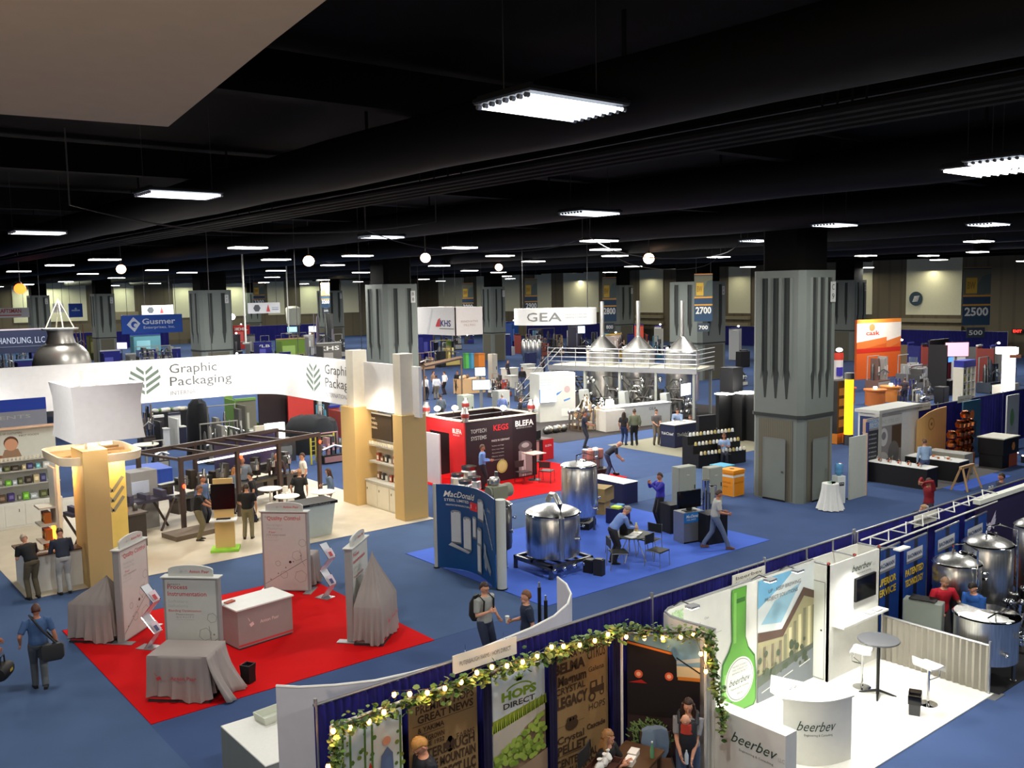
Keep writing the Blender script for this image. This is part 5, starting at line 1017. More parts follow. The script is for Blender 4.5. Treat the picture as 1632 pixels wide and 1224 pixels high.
# counter and stand
t = T('tapered_counter', 'white tapered counter with black top behind the Quality Control pillar', 'counter', (13.05, 26.2, 0)); q = MB(); q.loft([[V((x*s, y*s, z)) for x, y in ((-.6, -.4), (.6, -.4), (.6, .4), (-.6, .4))] for z, s in ((.012, .8), (1.0, 1.0))], cm(196, 204, 196)); q.build('body', t); q = MB(); q.box(-.66, -.45, 1.0, .66, .45, 1.08, BLACK); q.at(face(0, -.45, 0)); q.text('Graphic Packaging', -.3, 1.02, .04, LGREY, .7); q.build('countertop', t, smooth=0)
t = T('screen_stand', 'tan plywood stand with black screen and bright green base', 'screen stand', (10.3, 26.35, 0), -28)
q = MB(); q.box(-.28, -.04, .08, .28, .04, 2.15, TAN); q.build('panel', t); q = MB(); q.box(-.4, -.3, .012, .4, .3, .09, cm(142, 200, 56)); q.build('base', t, bevel=.01); q = MB(); q.box(-.16, -.09, 1.2, .16, -.04, 1.95, BLACK) if 0 else q.box(-.34, -.09, 1.25, .34, -.045, 2.0, SCREENB); q.build('screen', t, bevel=.006); q = MB(); q.box(-.38, -.42, .95, .38, -.04, .99, WHITE); q.box(-.2, -.3, .99, .2, -.15, 1.01, BLACK); q.build('desk_shelf', t)
for k, (px, py) in enumerate(((430, 778), (515, 783), (457, 790))):
    x, y = G(px, py, 1.05); t = T('bar_table', 'round white bar table in the tan tower booth, %s' % ['left one under the lit machine', 'right one by the seated woman', 'middle one nearest the black top counter'][k], 'table', (x, y, 0), 0, 'round white bar tables')
    q = MB(); q.lathe([(0, 1.02), (.40, 1.02), (.41, 1.04), (.4, 1.05), (0, 1.05)], WHITE, 28); q.build('tabletop', t); q = MB(); q.cyl(0, 0, .03, 1.02, .03, CHROME, 10); q.lathe([(.24, .012), (.22, .03), (0, .04)], CHROME, 20); q.build('pedestal', t)
    for j in range(2):
        a = j*2.4+k; s = T('bar_stool', 'white bar stool at the %s white bar table, %s' % (['left', 'right', 'middle'][k], ['first from the aisle', 'second from the aisle'][j]), 'stool', (x+.6*cos(a), y+.6*sin(a), 0), 0, 'bar stools in the tan tower booth')
        q = MB(); q.lathe([(0, .70), (.17, .70), (.18, .74), (.1, .76), (0, .76)], WHITE, 16); q.build('seat', s); q = MB(); q.cyl(0, 0, .02, .70, .02, CHROME, 8); q.lathe([(.18, .012), (0, .04)], CHROME, 16); q.build('pole', s)
q = MB(); q.box(-.1, -.1, 0, .1, .1, .02, WHITE); q.box(-.06, -.05, .02, .08, .07, .22, cm(230, 226, 214)); solo(q, 'menu_card', 'white folded card on the middle white bar table', 'card', (*G(455, 785, 1.06), 1.052), 30)
# packaging machine inside its dark frame
FB = cm(74, 60, 56, rough=.4); t = T('packaging_machine', 'long packaging machine inside a dark brown open box frame', 'machine', (10.2, 29.5, 0), 16)
L_, D_, H_ = 5.9, 2.3, 2.25
for x in (0, 2.2, 4.0, L_):
    for y in (0, D_): q = MB(); q.box(x-.06, y-.06, .012, x+.06, y+.06, H_, FB); q.build('frame_post', t)
q = MB()
for y in (0, D_): q.box(-.06, y-.07, H_, L_+.06, y+.07, H_+.14, FB)
q.build('top_rail', t)
q = MB(); [q.box(x-.04, 0, H_+.02, x+.04, D_, H_+.1, FB) for x in (0, 1.3, 2.6, 3.5, 4.4, L_)]; q.build('cross_rail', t)
for x0, x1 in ((3.0, 3.95), (4.05, 5.85)): q = MB(); q.box(x0, D_-.02, .8, x1, D_, H_, mat('tinted_panel', (70, 66, 96), .15)); q.build('tinted_panel', t)
q = MB(); q.box(.2, .6, .85, 5.6, 1.1, .95, STEELD); q.box(.2, 1.4, 1.2, 5.6, 1.7, 1.3, STEELD)
for k in range(12): q.cb(.4+.46*k, .85, .4, .3, .5, .45, cm(60, 58, 62) if k % 2 else cm(92, 84, 80)); q.cb(.5+.46*k, 1.5, .95, .2, .3, .25+.2*(k % 3), STEELD if k % 2 else cm(60, 50, 44))
q.build('conveyor', t)
for k in range(7): q = MB(); q.tube([(.6+.75*k, .7, .95), (.6+.75*k, .75, 1.35), (.9+.75*k, 1.1, 1.5+.1*(k % 3))], .05, STEELD, 8); q.cyl(.6+.75*k, .75, 1.3, 1.5, .09, CHROME, 12); q.cb(.9+.75*k, 1.2, 1.2, .22, .22, .3, cm(126, 122, 118)); q.build('work_station', t)
for x, y, z in ((0.02, -.08, 1.45), (5.9, -.08, 2.05), (2.3, -.08, 2.05)): q = MB(); q.ball(x, y, z, .05, .05, .07, mat('red_beacon_glow', (255, 60, 30), emit=5)); q.build('beacon', t)
q = MB(); q.box(2.25, D_-.1, 1.62, 5.8, D_-.03, 1.68, mat('work_light_strip', (255, 236, 220), emit=2)); q.build('light_strip', t)
t = T('conveyor', 'dark open conveyor with lifting table left of the framed machine', 'machine', (8.0, 29.9, 0), 10)
q = MB(); q.box(-1.2, -.3, 1.0, 2.0, .3, 1.1, cm(60, 56, 72)); q.build('belt', t)
for k in range(6): q = MB(); q.cb(-1.0+.55*k, 0, 1.1, .14, .6, .16+.06*(k % 2), cm(72, 68, 90)); q.build('guide_block', t)
for x in (-1.0, -.1, .8, 1.8): q = MB(); q.tube([(x-.2, -.25, .012), (x+.3, -.25, 1.0)], .04, FB, 6); q.tube([(x+.3, .25, .012), (x-.2, .25, 1.0)], .04, FB, 6); q.build('scissor_leg', t)
q = MB(); q.box(1.2, -1.9, .012, 3.2, -1.0, .16, cm(112, 100, 88)); q.build('step_platform', t)
q = MB(); q.box(1.0, .4, .012, 1.9, 1.1, 1.9, cm(150, 150, 150)); q.box(1.02, .38, 1.2, 1.6, .4, 1.6, cm(190, 200, 220)); q.build('electrics_box', t)
q = MB(); q.cb(-.3, -1.2, .012, 1.5, .7, 1.0, cm(64, 58, 56)); q.cb(-.3, -1.2, 1.012, 1.6, .8, .05, cm(96, 88, 82)); q.build('workbench', t)
for k in range(5): q = MB(); q.ball(-.9+.3*k, -1.2, 1.14, .08, .08, .08+.02*k, [cm(92, 140, 52), cm(214, 214, 190), cm(40, 52, 110), cm(232, 140, 60), STEELD][k]); solo(q, 'sample_item', 'small %s item on the dark bench behind the left tower' % ['green', 'cream', 'navy', 'orange', 'steel'][k], 'sample', (8.0, 29.9, 0), 10)
GP_ = 'visitors around the white bar tables'
def hp_(px, py, h=1.75): return G(px, py, h)
person('man in black polo and khaki trousers working at the tan screen stand', hp_(313, 772), 60, 1.76, (22, 22, 26), (112, 104, 78), 1, (96, 66, 48), 'short', 'short', lean=6, nod=14, rw=(-.05, -.42, 1.02), lw=(.12, -.45, 1.02), det=1)
person('man in black polo and khaki trousers seen from behind beside the screen stand', hp_(392, 770), 150, 1.78, (20, 20, 24), (118, 110, 84), 0, (50, 36, 28), 'short', 'short', lw=(.2, -.3, 1.0), det=1)
person('bald man in dark maroon shirt seen from behind before the framed machine', hp_(440, 722), 165, 1.78, (74, 56, 60), (36, 36, 42), 1, style='bald', sleeve='long', det=1)
person('bearded man in white T-shirt standing before the framed machine', hp_(482, 722), -105, 1.8, (232, 226, 218), (34, 34, 40), 0, (70, 44, 32), 'short', 'short', beard=True, rw=(-.1, -.3, 1.05), det=1)
person('man in black shirt leaning over the middle white bar table', hp_(475, 752, 1.6), 140, 1.72, (18, 18, 20), (30, 30, 34), 0, (140, 96, 60), 'short', 'short', lean=18, det=1)
person('woman in blue-grey top and grey trousers at the right white bar table', hp_(526, 745, 1.62), -115, 1.64, (92, 110, 134), (128, 128, 124), 0, (66, 42, 28), 'long', 'long', rw=(-.1, -.3, 1.08), lean=6, det=1, female=True)
person('blond woman in grey-blue top among the group by the tan screen', hp_(372, 742, 1.66), 20, 1.64, (120, 134, 150), (60, 60, 66), 0, (176, 120, 64), 'long', 'long', det=1, female=True)
person('bald man in grey-blue shirt right behind the blond woman', hp_(386, 730), -30, 1.82, (132, 142, 156), (60, 60, 66), 1, style='bald', det=1)
person('dark-haired man in black right of the tan screen facing left', hp_(404, 750, 1.72), -120, 1.72, (22, 22, 26), (32, 38, 60), 0, (30, 22, 18), 'short', 'short', lean=10, det=1)
person('man in blue shirt half hidden behind the black polo man at the stand', hp_(322, 757), 30, 1.78, (84, 104, 140), (50, 50, 60), 1, (90, 60, 44), 'short', 'long', det=1)
person('man in black polo and khaki trousers leaning on the corner counter', (4.92, 25.3), 192, 1.76, (20, 22, 26), (92, 84, 66), 0, (176, 160, 140), 'short', 'short', lean=34, nod=24, rw=(-.1, -.48, 1.02), lw=(.14, -.45, 1.02), det=1)
person('man in navy jacket and pale trousers leaning on the corner counter', (5.62, 25.18), 178, 1.76, (44, 50, 66), (176, 176, 172), 0, (60, 52, 44), 'short', 'long', lean=22, nod=24, rw=(-.16, -.42, 1.02), lw=(.16, -.42, 1.02), det=1)
# aisle walkers
px, py = G(66, 1100)
person('man in blue shirt walking away with a shoulder bag, left aisle', (px, py), 172, 1.74, (58, 86, 128), (74, 80, 86), 1, (74, 40, 30), 'short', 'short', nod=12, rf=(.04, .22, .1), lf=(-.03, -.18), rw=(-.32, .02, .86), lw=(.3, -.1, .95), det=2)
t = T('shoulder_bag', 'dark messenger bag hanging at the blue shirt walker', 'bag', (px, py, 0), 172); q = MB(); q.loft([[V((x*a, y*a, z)) for x, y in ((-.19, -.06), (.19, -.06), (.21, 0), (.19, .07), (-.19, .07), (-.21, 0))] for z, a in ((.62, .75), (.68, 1.0), (.9, 1.0), (.94, .85))], cm(40, 42, 44)); q.at(Matrix.Identity(4)); q.build('bag_body', t).location = (-.3+.08, .2, 0)
q = MB(); q.tube([(-.3, .2, .92), (-.08, .16, 1.2), (.08, .13, 1.46), (.12, .0, 1.5), (.02, -.13, 1.35), (-.2, -.12, 1.05), (-.32, .1, .92)], .02, cm(30, 32, 36), 6); q.build('strap', t)
x_, y_ = G(-22, 1100)
person('person at the left border, only an arm in navy visible', (x_, y_), 90, 1.76, (26, 34, 56), (40, 40, 48), 1, (50, 34, 26), 'short', 'short', lw=(.1, -.36, .8), rw=(-.3, -.2, .86), det=2)
t = T('duffel_bag', 'black duffel bag with yellow mark held at the left border', 'bag', (*G(4, 1055, .6), .42), 60); q = MB(); q.at(Matrix.Rotation(PI/2, 4, 'Y')); q.lathe([(.0, -.26), (.12, -.25), (.15, -.15), (.15, .15), (.12, .25), (0, .26)], BLACK, 14); q.at(); q.box(-.06, -.155, .0, .06, -.148, .05, cm(226, 200, 70)); q.build('bag_body', t); q = MB(); q.tube([(-.1, 0, .13), (-.08, 0, .3), (.08, 0, .3), (.1, 0, .13)], .015, BLACK, 6); q.build('handle', t)
x_, y_ = hp_(771, 924, 1.8)
person('man in grey polo with backpack and glasses talking in the aisle', (x_, y_), 8, 1.8, (150, 152, 148), (44, 52, 74), 0, (58, 36, 28), 'short', 'short', nod=8, rw=(-.12, -.24, 1.2), lw=(.3, -.06, .98), det=2, glasses=True)
q = MB(); q.loft([ring((0, .2, .95), (0, 0, 1), (1, 0, 0), .14, .08, 14), ring((0, .24, 1.05), (0, 0, 1), (1, 0, 0), .17, .12, 14), ring((0, .23, 1.3), (0, 0, 1), (1, 0, 0), .16, .11, 14), ring((0, .18, 1.46), (0, 0, 1), (1, 0, 0), .1, .06, 14)], cm(30, 32, 30)); [q.tube([(s*.12, .16, 1.45), (s*.13, .03, 1.52), (s*.13, -.13, 1.42), (s*.14, -.12, 1.2), (s*.16, .1, 1.02)], .02, cm(28, 30, 28), 6) for s in (-1, 1)]; q.tube([(0, .34, 1.3), (.02, .36, 1.1), (0, .32, .98)], .01, cm(160, 190, 60), 6)
solo(q, 'backpack', 'black backpack worn by the grey polo man', 'backpack', (x_, y_, 0), 8)
x_, y_ = hp_(839, 937, 1.78)
person('man in navy shirt holding a white cup, facing the grey polo man', (x_, y_), -120, 1.78, (34, 44, 66), (44, 46, 54), 0, (116, 78, 52), 'short', 'short', nod=6, rw=(-.1, -.27, 1.1), lw=(.26, .0, .86), det=2, beard=True)
q = MB(); q.lathe([(.03, 0), (.042, .13), (.044, .135), (.03, .14), (0, .14)], WHITE, 14); a_ = R(-120); solo(q, 'paper_cup', 'white paper cup in the navy shirt man\'s hand', 'cup', (x_-.1*cos(a_)+.37*sin(a_), y_-.1*sin(a_)-.37*cos(a_), 1.08))
# ================================================================ blue carpet tank maker booth
BLUEC = mat('bright_blue_carpet', (74, 104, 196), .95, scale=1.5, var=.1, spec=.1, bump=.2)
q = MB(); q.box(14.05, 16.3, 0, 22.85, 22.4, .013, BLUEC); tagp(q.build('blue_carpet'), 'bright blue carpet under the curved blue tank maker display', 'carpet')
t = T('curved_display', 'curved dark blue display wall picturing steel tanks, left of the big tanks', 'display wall')
CP = [(13.93+.42*sin(PI*(k/14)**.8), 20.62-(20.62-18.05)*k/14) for k in range(15)]
SB = mat('display_sea_blue', (20, 78, 132), .4, scale=.9, col2=(14, 52, 104))
q = MB(); q.sheet(CP, .03, 2.33, .03, SB); q.build('printed_wall', t, smooth=60)
q = MB()
def curve_pt(u):
    k = max(0, min(13.999, u*14)); i = int(k); a, b = V((*CP[i], 0)), V((*CP[i+1], 0)); p = a.lerp(b, k-i); d = (b-a).normalized(); return p, V((d.y, -d.x, 0))
def curved(q, pts2, fs, m, w=.02):
    nv = []
    for u, v in pts2:
        p, nn = curve_pt(u/2.8); nn = -nn if nn.x > 0 else nn; nv.append((p.x+nn.x*w, p.y+nn.y*w, v))
    q.add(nv, fs, m)
def ctext(q, s, u0, v, h, wd, m, w=.028, bold=0, shear=0):
    vs, fs = text_mesh(s, bold, shear, 1); x_0 = min(p.x for p in vs); kx = wd/(max(p.x for p in vs)-x_0); curved(q, [(u0+(p.x-x_0)*kx, v+p.y*h/.7) for p in vs], fs, m, w)
def cpoly(q, pts, m, w=.024): curved(q, pts, [tuple(range(len(pts)))], m, w)
def ctank(q, u, v, r, h, w):
    c1, c2, c3 = cm(190, 196, 200), cm(128, 134, 142), cm(96, 100, 108)
    cpoly(q, [(u-r, v), (u+r, v), (u+r, v+h), (u-r, v+h)], c1, w); cpoly(q, [(u+r*.4, v), (u+r, v), (u+r, v+h), (u+r*.4, v+h)], c2, w+.002); cpoly(q, [(u+r*cos(PI*2*k/14), v+h+r*.3*sin(PI*2*k/14)) for k in range(14)], c2, w+.004); cpoly(q, [(u-r*1.02, v-.02), (u+r*1.02, v-.02), (u+r*1.02, v+.03), (u-r*1.02, v+.03)], c3, w+.006)
ctext(q, 'MacDonald', .18, 2.0, .16, 1.15, WHITE, shear=.3, bold=.01); ctext(q, 'STEEL LIMITED', .2, 1.88, .07, .85, WHITE, bold=.005); ctext(q, 'INNOVATIVE MANUFACTURING', .25, 1.76, .045, .85, WHITE)
cpoly(q, [(1.1, 1.72), (1.48, 1.72), (1.48, 1.94), (1.1, 1.94)], cm(208, 44, 52)); ctext(q, '100', 1.15, 1.78, .1, .28, WHITE, .03, .02)
for a in ((.55, .75, .17, .85, .024), (.98, .62, .17, .85, .034), (1.32, 1.0, .1, .55, .03), (1.62, .8, .14, .5, .036), (1.62, .14, .13, .75, .05), (1.72, 1.55, .2, .5, .03)): ctank(q, *a)
cpoly(q, [(.3, .68), (1.0, .52), (1.1, .58), (.4, .76)], cm(160, 166, 172), .045); cpoly(q, [(1.85, .6), (2.4, .25), (2.5, .4), (1.95, .9)], cm(120, 132, 146), .03); cpoly(q, [(1.9, 1.0), (2.05, .95), (2.1, .3), (1.95, .35)], cm(140, 150, 160), .033)
for k in range(8): cpoly(q, [(1.9+.09*k, 1.9-.09*k-.02*k), (1.95+.09*k, 1.9-.09*k-.02*k), (2.02+.09*k, 1.76-.11*k), (1.97+.09*k, 1.76-.11*k)], cm(176, 182, 188), .028)
ctext(q, 'Quality', 2.2, 1.9, .08, .3, LGREY, shear=.3); q.build('lettering', t, smooth=0)
q = MB(); q.cyl(14.1, 18.02, .04, 2.3, .13, cm(190, 194, 186), 18); q.cyl(14.1, 18.02, .012, .04, .15, BLACK, 18); q.build('end_column', t)
q = MB(); q.cyl(13.93, 20.66, .04, 2.33, .06, LGREY, 12); q.cyl(13.93, 20.66, .012, .04, .09, BLACK, 12); q.build('end_post', t)
tank('big wide brew kettle on a steel frame behind the curved blue display', (16.25, 18.5, 0), .72, .42, 1.55, 0, .1, .2, rz=0, manway=False)
t = T('tank_skid', 'square steel skid frame under the big wide brew kettle', 'frame', (16.25, 18.5, 0), 0)
for x in (-.72, .72):
    for y in (-.72, .72): q = MB(); q.cb(x, y, .012, .08, .08, .34, STEELD); q.cyl(x, y, .0, .03, .07, BLACK); q.build('leg', t)
q = MB(); [q.box(-.76, y-.04, .28, .76, y+.04, .36, STEELD) for y in (-.72, 0, .72)]; [q.box(x-.04, -.76, .28, x+.04, .76, .36, STEELD) for x in (-.72, .72)]; q.build('beam', t)
q = MB(); [q.tube([(-.8+.3*k, -.8, .3), (-.7+.3*k, .8, .25)], .03, STEELD, 6) for k in range(6)]; [q.ball(-.7+.35*k, -.85, .25, .07, .05, .07, CHROME) for k in range(4)]; q.build('piping', t)
t = T('kettle_stack', 'fat bent steel exhaust pipe rising from the wide kettle lid', 'pipe', (15.8, 18.4, 0)); q = MB(); q.tube([(0, -.75, .5), (0, -.76, 1.6), (0, -.7, 1.95), (.06, -.45, 2.15), (.14, -.2, 2.12), (.2, .0, 1.93)], .075, STEEL, 12); q.build('bent_pipe', t); q = MB(); q.lathe([(.09, 0), (.17, .02), (.17, .06), (0, .07)], CHROME, 20, .2, 0); q.at(Matrix.Translation((0, 0, 1.86))); q.build('collar', t)
tank('tall closed steel tank with flat shiny top standing behind the wide kettle', (19.55, 21.0, 0), .54, .5, 2.05, 3, .25, .12, rz=40, coll=.02)
tank('small dark mash vessel partly hidden between display and wide kettle', (15.3, 19.75, 0), .42, .5, 1.7, 3, .2, .15, manway=False, m=STEELD)
t = T('drive_motor', 'grey-green motor gearbox on top of the small dark vessel', 'motor', (15.3, 19.7, 1.86)); q = MB(); q.cb(0, 0, .0, .5, .34, .36, cm(122, 124, 104)); q.at(Matrix.Translation((.25, 0, .2)) @ Matrix.Rotation(PI/2, 4, 'Y')); q.lathe([(.16, -.55), (.17, 0), (.19, .02), (.19, .2), (0, .22)], cm(132, 134, 116), 18); q.at(); q.box(.46, -.12, .1, .48, .1, .28, CREAM); q.build('housing', t, bevel=.02); q = MB(); [q.cyl(-.1+.25*k, .2, .0, .5+.2*k, .05, STEELD, 10) for k in range(2)]; q.lathe([(.14, .4), (.16, .5), (.12, .58), (0, .6)], STEEL, 16, 0, .1); q.build('fitting', t)
t = T('table_round', 'round dark folding table cluttered with a bag and papers on the blue carpet', 'table', (*G(1008, 893), 0)); tx, ty = G(1008, 893)
q = MB(); q.lathe([(0, .72), (.52, .72), (.53, .745), (.5, .75), (0, .75)], cm(66, 70, 62), 30); q.build('tabletop', t)
for a in (.5, 1.9, 3.4, 5): q = MB(); q.tube([(.1*cos(a), .1*sin(a), .72), (.42*cos(a), .42*sin(a), .012)], .015, LGREY, 6); q.build('leg', t)
for k, (dx, dy, rz, lb) in enumerate(((.75, .05, -80, 'black folding chair right of the round dark table'), (.1, -.85, 10, 'black folding chair nearest the camera at the round dark table'), (-.8, -.25, 60, 'black folding chair left of the round dark table'), (.25, .85, 190, 'black folding chair behind the round dark table'))): folding_chair(lb, (tx+dx, ty+dy, 0), rz, cm(26, 28, 28), GREY)
q = MB(); q.loft([[V((x*a, y*a, z)) for x, y in ((-.2, -.12), (.2, -.12), (.22, 0), (.2, .12), (-.2, .12), (-.22, 0))] for z, a in ((0, 1), (.15, 1.05), (.3, .75), (.36, .4))], BLACK); q.tube([(-.1, 0, .3), (0, 0, .46), (.1, 0, .3)], .012, BLACK, 6); solo(q, 'backpack', 'black bag being packed on the round dark table', 'bag', (tx-.1, ty+.12, .752), 20)
q = MB(); q.lathe([(.045, 0), (.045, .14), (.02, .19), (.02, .21)], cm(214, 206, 110), 12); q.cyl(0, 0, .21, .24, .022, cm(226, 214, 90), 10); solo(q, 'drink_bottle', 'yellow-green drink bottle on the round dark table', 'bottle', (tx+.28, ty+.12, .752))
for k in range(3): q = MB(); q.box(-.11, -.15, 0, .11, .15, .008, WHITE); solo(q, 'paper_sheet', 'sheet of paper on the round dark table, %s' % ['leftmost', 'overlapping the middle', 'nearest the bottle'][k], 'paper', (tx-.28+.2*k, ty-.2+.08*k, .752+.009*k), 15*k)
for k, (px, py, h, w_) in enumerate(((940, 912, .33, .28), (955, 917, .42, .2))): q = MB(); q.cb(0, 0, 0, w_, .26, h, BLACK if k == 0 else cm(34, 34, 36)); q.cb(0, 0, h, w_*.8, .2, .02, DGREY); solo(q, 'equipment_case', 'small black case on the floor right of the wide kettle, %s' % ['wider left one', 'narrow right one'][k], 'case', (*G(px, py), .013), 20)
t = T('demo_kiosk', 'steel-fronted kiosk with blue name band and black screen', 'kiosk', (*G(1098, 862), 0), -12)
q = MB(); q.box(-.38, -.25, .013, .38, .25, .92, mat('brushed_panel', (150, 152, 152), .35, .7)); q.at(face(0, -.25, 0)); q.rect(-.38, .62, .38, .92, cm(34, 110, 176), .006); q.text('MacDonald', -.3, .77, .09, WHITE, .5, .01, .01, .3); q.text('STEEL LIMITED', -.28, .69, .04, WHITE, .34, .01); q.rect(.14, .66, .34, .76, cm(214, 60, 70), .008); q.text('100', .17, .69, .05, WHITE, .14, .012); q.rect(-.38, .013, .38, .06, BLACK, .008); q.build('cabinet', t, smooth=0)
q = MB(); q.box(-.42, -.03, 1.0, .42, .03, 1.52, SCREENB); q.box(-.08, -.04, .92, .08, .04, 1.0, BLACK); q.box(-.2, -.12, .92, .2, .12, .94, BLACK); q.build('screen', t, bevel=.006)
for k, (px, py, wd) in enumerate(((1068, 846, .34), (1135, 862, .7))):
    t = T('draped_table', 'black draped table %s the steel-fronted kiosk' % ['left of', 'right of'][k], 'table', (*G(px, py+2), 0), -12); pleat([(-wd/2, -.25), (wd/2, -.25), (wd/2, .3), (-wd/2, .3), (-wd/2, -.25)], .013, .88, BLACK, .012, .06).build('skirt', t); q = MB(); q.box(-wd/2-.01, -.26, .88, wd/2+.01, .31, .9, BLACK); q.build('tabletop', t)
for k, (px, py, h, w_, lb) in enumerate(((1090, 815, 1.55, .75, 'tall grey electrical cabinet left of the orange box'), (1135, 805, 1.35, .6, 'lower grey electrical cabinet next to the orange box'))):
    x, y = G(px, py); t = T('electrical_cabinet', lb, 'cabinet', (x, y, 0), -8); q = MB(); q.box(-w_/2, -.18, .1, w_/2, .18, h, cm(142, 146, 134)); q.build('body', t, bevel=.015); q = MB(); q.box(-w_/2+.02, -.2, .12, w_/2-.02, -.18, h-.02, cm(150, 154, 142)); q.box(w_/2-.1, -.22, h*.5, w_/2-.07, -.2, h*.5+.14, BLACK); q.box(-.06, -.21, h-.3, .06, -.2, h-.26, LGREY); q.build('door', t, bevel=.006)
    for s in (-1, 1): q = MB(); q.cb(s*(w_/2-.06), 0, 0, .08, .3, .1, DGREY); q.build('foot', t)
x, y = G(1125, 840); t = T('process_skid', 'tall narrow assembly of steel pipes behind the white-shirted walking man', 'machine', (x, y, 0)); q = MB(); q.cyl(0, 0, .4, 1.5, .13, CHROME, 16); q.build('vessel', t)
for k in range(6): q = MB(); a = k*1.05; q.tube([(.13*cos(a), .13*sin(a), .3+.2*k), (.3*cos(a), .3*sin(a), .35+.2*k), (.3*cos(a), .3*sin(a), .02)], .03, CHROME if k % 2 else STEELD, 8); q.build('pipe', t)
t = T('cardboard_box', 'open cardboard box standing on a smaller one, centre of hall', 'box', (*G(958, 818), 0), 20); q = MB(); q.cb(0, 0, 0, .5, .45, .45, CARD); q.cb(0, 0, .46, .72, .62, .45, CARD); q.build('carton', t)
q = MB(); q.add([(-.36, -.31, .91), (.36, -.31, .91), (.42, -.62, 1.08), (-.42, -.62, 1.08)], [(0, 1, 2, 3)], CARD); q.add([(-.36, .31, .91), (.36, .31, .91), (.5, .5, 1.15), (-.5, .5, 1.15)], [(3, 2, 1, 0)], CARD); q.build('flap', t)
t = T('skirted_table', 'navy skirted table with bright white top behind the purple shirt man', 'table', (23.3, 23.3, 0)); pleat([(-.35, -.9), (.35, -.9), (.35, .9), (-.35, .9), (-.35, -.9)], .0, .74, cm(28, 32, 74), .012, .06).build('skirt', t); q = MB(); q.box(-.37, -.92, .74, .37, .92, .76, WHITE); q.build('tabletop', t)
q = MB(); q.box(-.35, -.25, 0, .35, .25, .5, cm(24, 30, 80)); q.box(-.3, -.2, .5, -.05, .1, .56, cm(200, 230, 70)); q.box(.0, -.1, .5, .28, .15, .55, cm(70, 130, 190)); solo(q, 'supply_crate', 'dark blue crate with lime and light blue items by the skirted table', 'crate', (*G(985, 832), 0), 15)
q = MB(); q.box(-.4, -.3, 0, .4, .3, .22, BLACK); q.ball(.1, 0, .22, .3, .2, .1, BLACK); solo(q, 'duffel_bag', 'black soft bag on the floor below the cardboard box', 'bag', (*G(930, 840), .0), 30)
person('man in light blue shirt bending over the bag on the round dark table', (tx-.62, ty+.15), 66, 1.78, (112, 140, 200), (44, 42, 46), 0, (130, 124, 118), 'short', 'long', lean=40, nod=30, rw=(-.08, -.62, .95), lw=(.12, -.66, .92), det=1)
x, y = hp_(1052, 752, 1.76); person('heavyset man in purple-blue shirt and black trousers taking a photo', (x, y), -112, 1.78, (54, 50, 160), (24, 24, 30), 1, (60, 38, 30), 'short', 'long', rw=(-.05, -.36, 1.42), lw=(.08, -.34, 1.4), det=1)
x, y = hp_(1140, 779, 1.76); person('man in pale grey T-shirt and jeans striding right across the blue carpet', (x, y), 51, 1.78, (172, 172, 168), (92, 106, 132), 1, (66, 48, 38), 'short', 'short', lean=8, nod=12, rf=(0, -.36), lf=(0, .32, .04), rw=(-.2, -.32, 1.05), lw=(.2, -.28, 1.05), shoes=(110, 70, 50), det=1)
q = MB(); q.tube([G(1268, 862)+(0.0,), G(1262, 845)+(.0,)], .01, WHITE, 5); q.add([(x_, y_, z_) for x_, y_, z_ in ((14.3, 10.3, 2.4), (14.5, 10.3, 2.4), (14.55, 10.3, 2.7))], [(0, 1, 2)], WHITE) if 0 else None
# recycling boxes, cooler, cocktail table at the big column
t = T('recycling_box', 'orange cube recycling box with holed lid beside the big column', 'bin', (27.05, 20.95, 0)); OR = cm(232, 144, 28)
q = MB(); q.cb(0, 0, 0, .62, .62, .82, OR); q.at(face(0, -.31, 0)); q.rect(-.31, .68, .31, .76, WHITE, .004); q.rect(-.31, 0, -.28, .7, CREAM, .005); q.text('RECYCLE', -.25, .45, .06, cm(150, 80, 20), .5, .006); q.at(face(-.31, .31, 0, -90)); q.rect(0, .68, .62, .76, WHITE, .004); q.text('BOTTLES', .08, .45, .06, cm(150, 80, 20), .42, .006); q.text('CANS', .08, .3, .06, cm(150, 80, 20), .3, .006); q.build('body', t, smooth=0)
q = MB(); q.cb(0, 0, .82, .66, .66, .12, OR); q.lathe([(.1, .941), (.09, .945), (0, .945)], BLACK, 16); q.build('lid', t, bevel=.008)
t = T('recycling_box', 'light blue recycling box half hidden behind the orange one', 'bin', (27.45, 21.7, 0)); q = MB(); q.cb(0, 0, 0, .62, .62, .82, cm(60, 140, 176)); q.build('body', t); q = MB(); q.cb(0, 0, .82, .66, .66, .12, cm(70, 160, 196)); q.build('lid', t, bevel=.008)
x, y = G(1323, 812); t = T('cocktail_table', 'small round table under a flowing white cloth by the big column', 'table', (x, y, 0)); q = MB()
q.lathe([(.0, .9), (.27, .9), (.275, .88)]+[], WHITEC, 24); rr_ = [[V(((r+am*sin(k*PI/2*1.0))*cos(2*PI*k/48), (r+am*sin(k*PI/2))*sin(2*PI*k/48), z)) for k in range(48)] for z, r, am in ((.89, .275, 0), (.7, .28, .012), (.35, .33, .03), (.03, .42, .05))]; q.loft(rr_, WHITEC, cap=False); q.build('cloth', t, smooth=60)
q = MB(); [q.box(-.14+.02*(k % 3), -.12+.06*(k//2), .0, .1+.02*(k % 3), -.08+.06*(k//2), .05, cm(176, 206, 190)) for k in range(5)]; solo(q, 'folded_leaflets', 'pale green folded leaflets heaped on the white-clothed small table', 'leaflets', (x, y, .902))
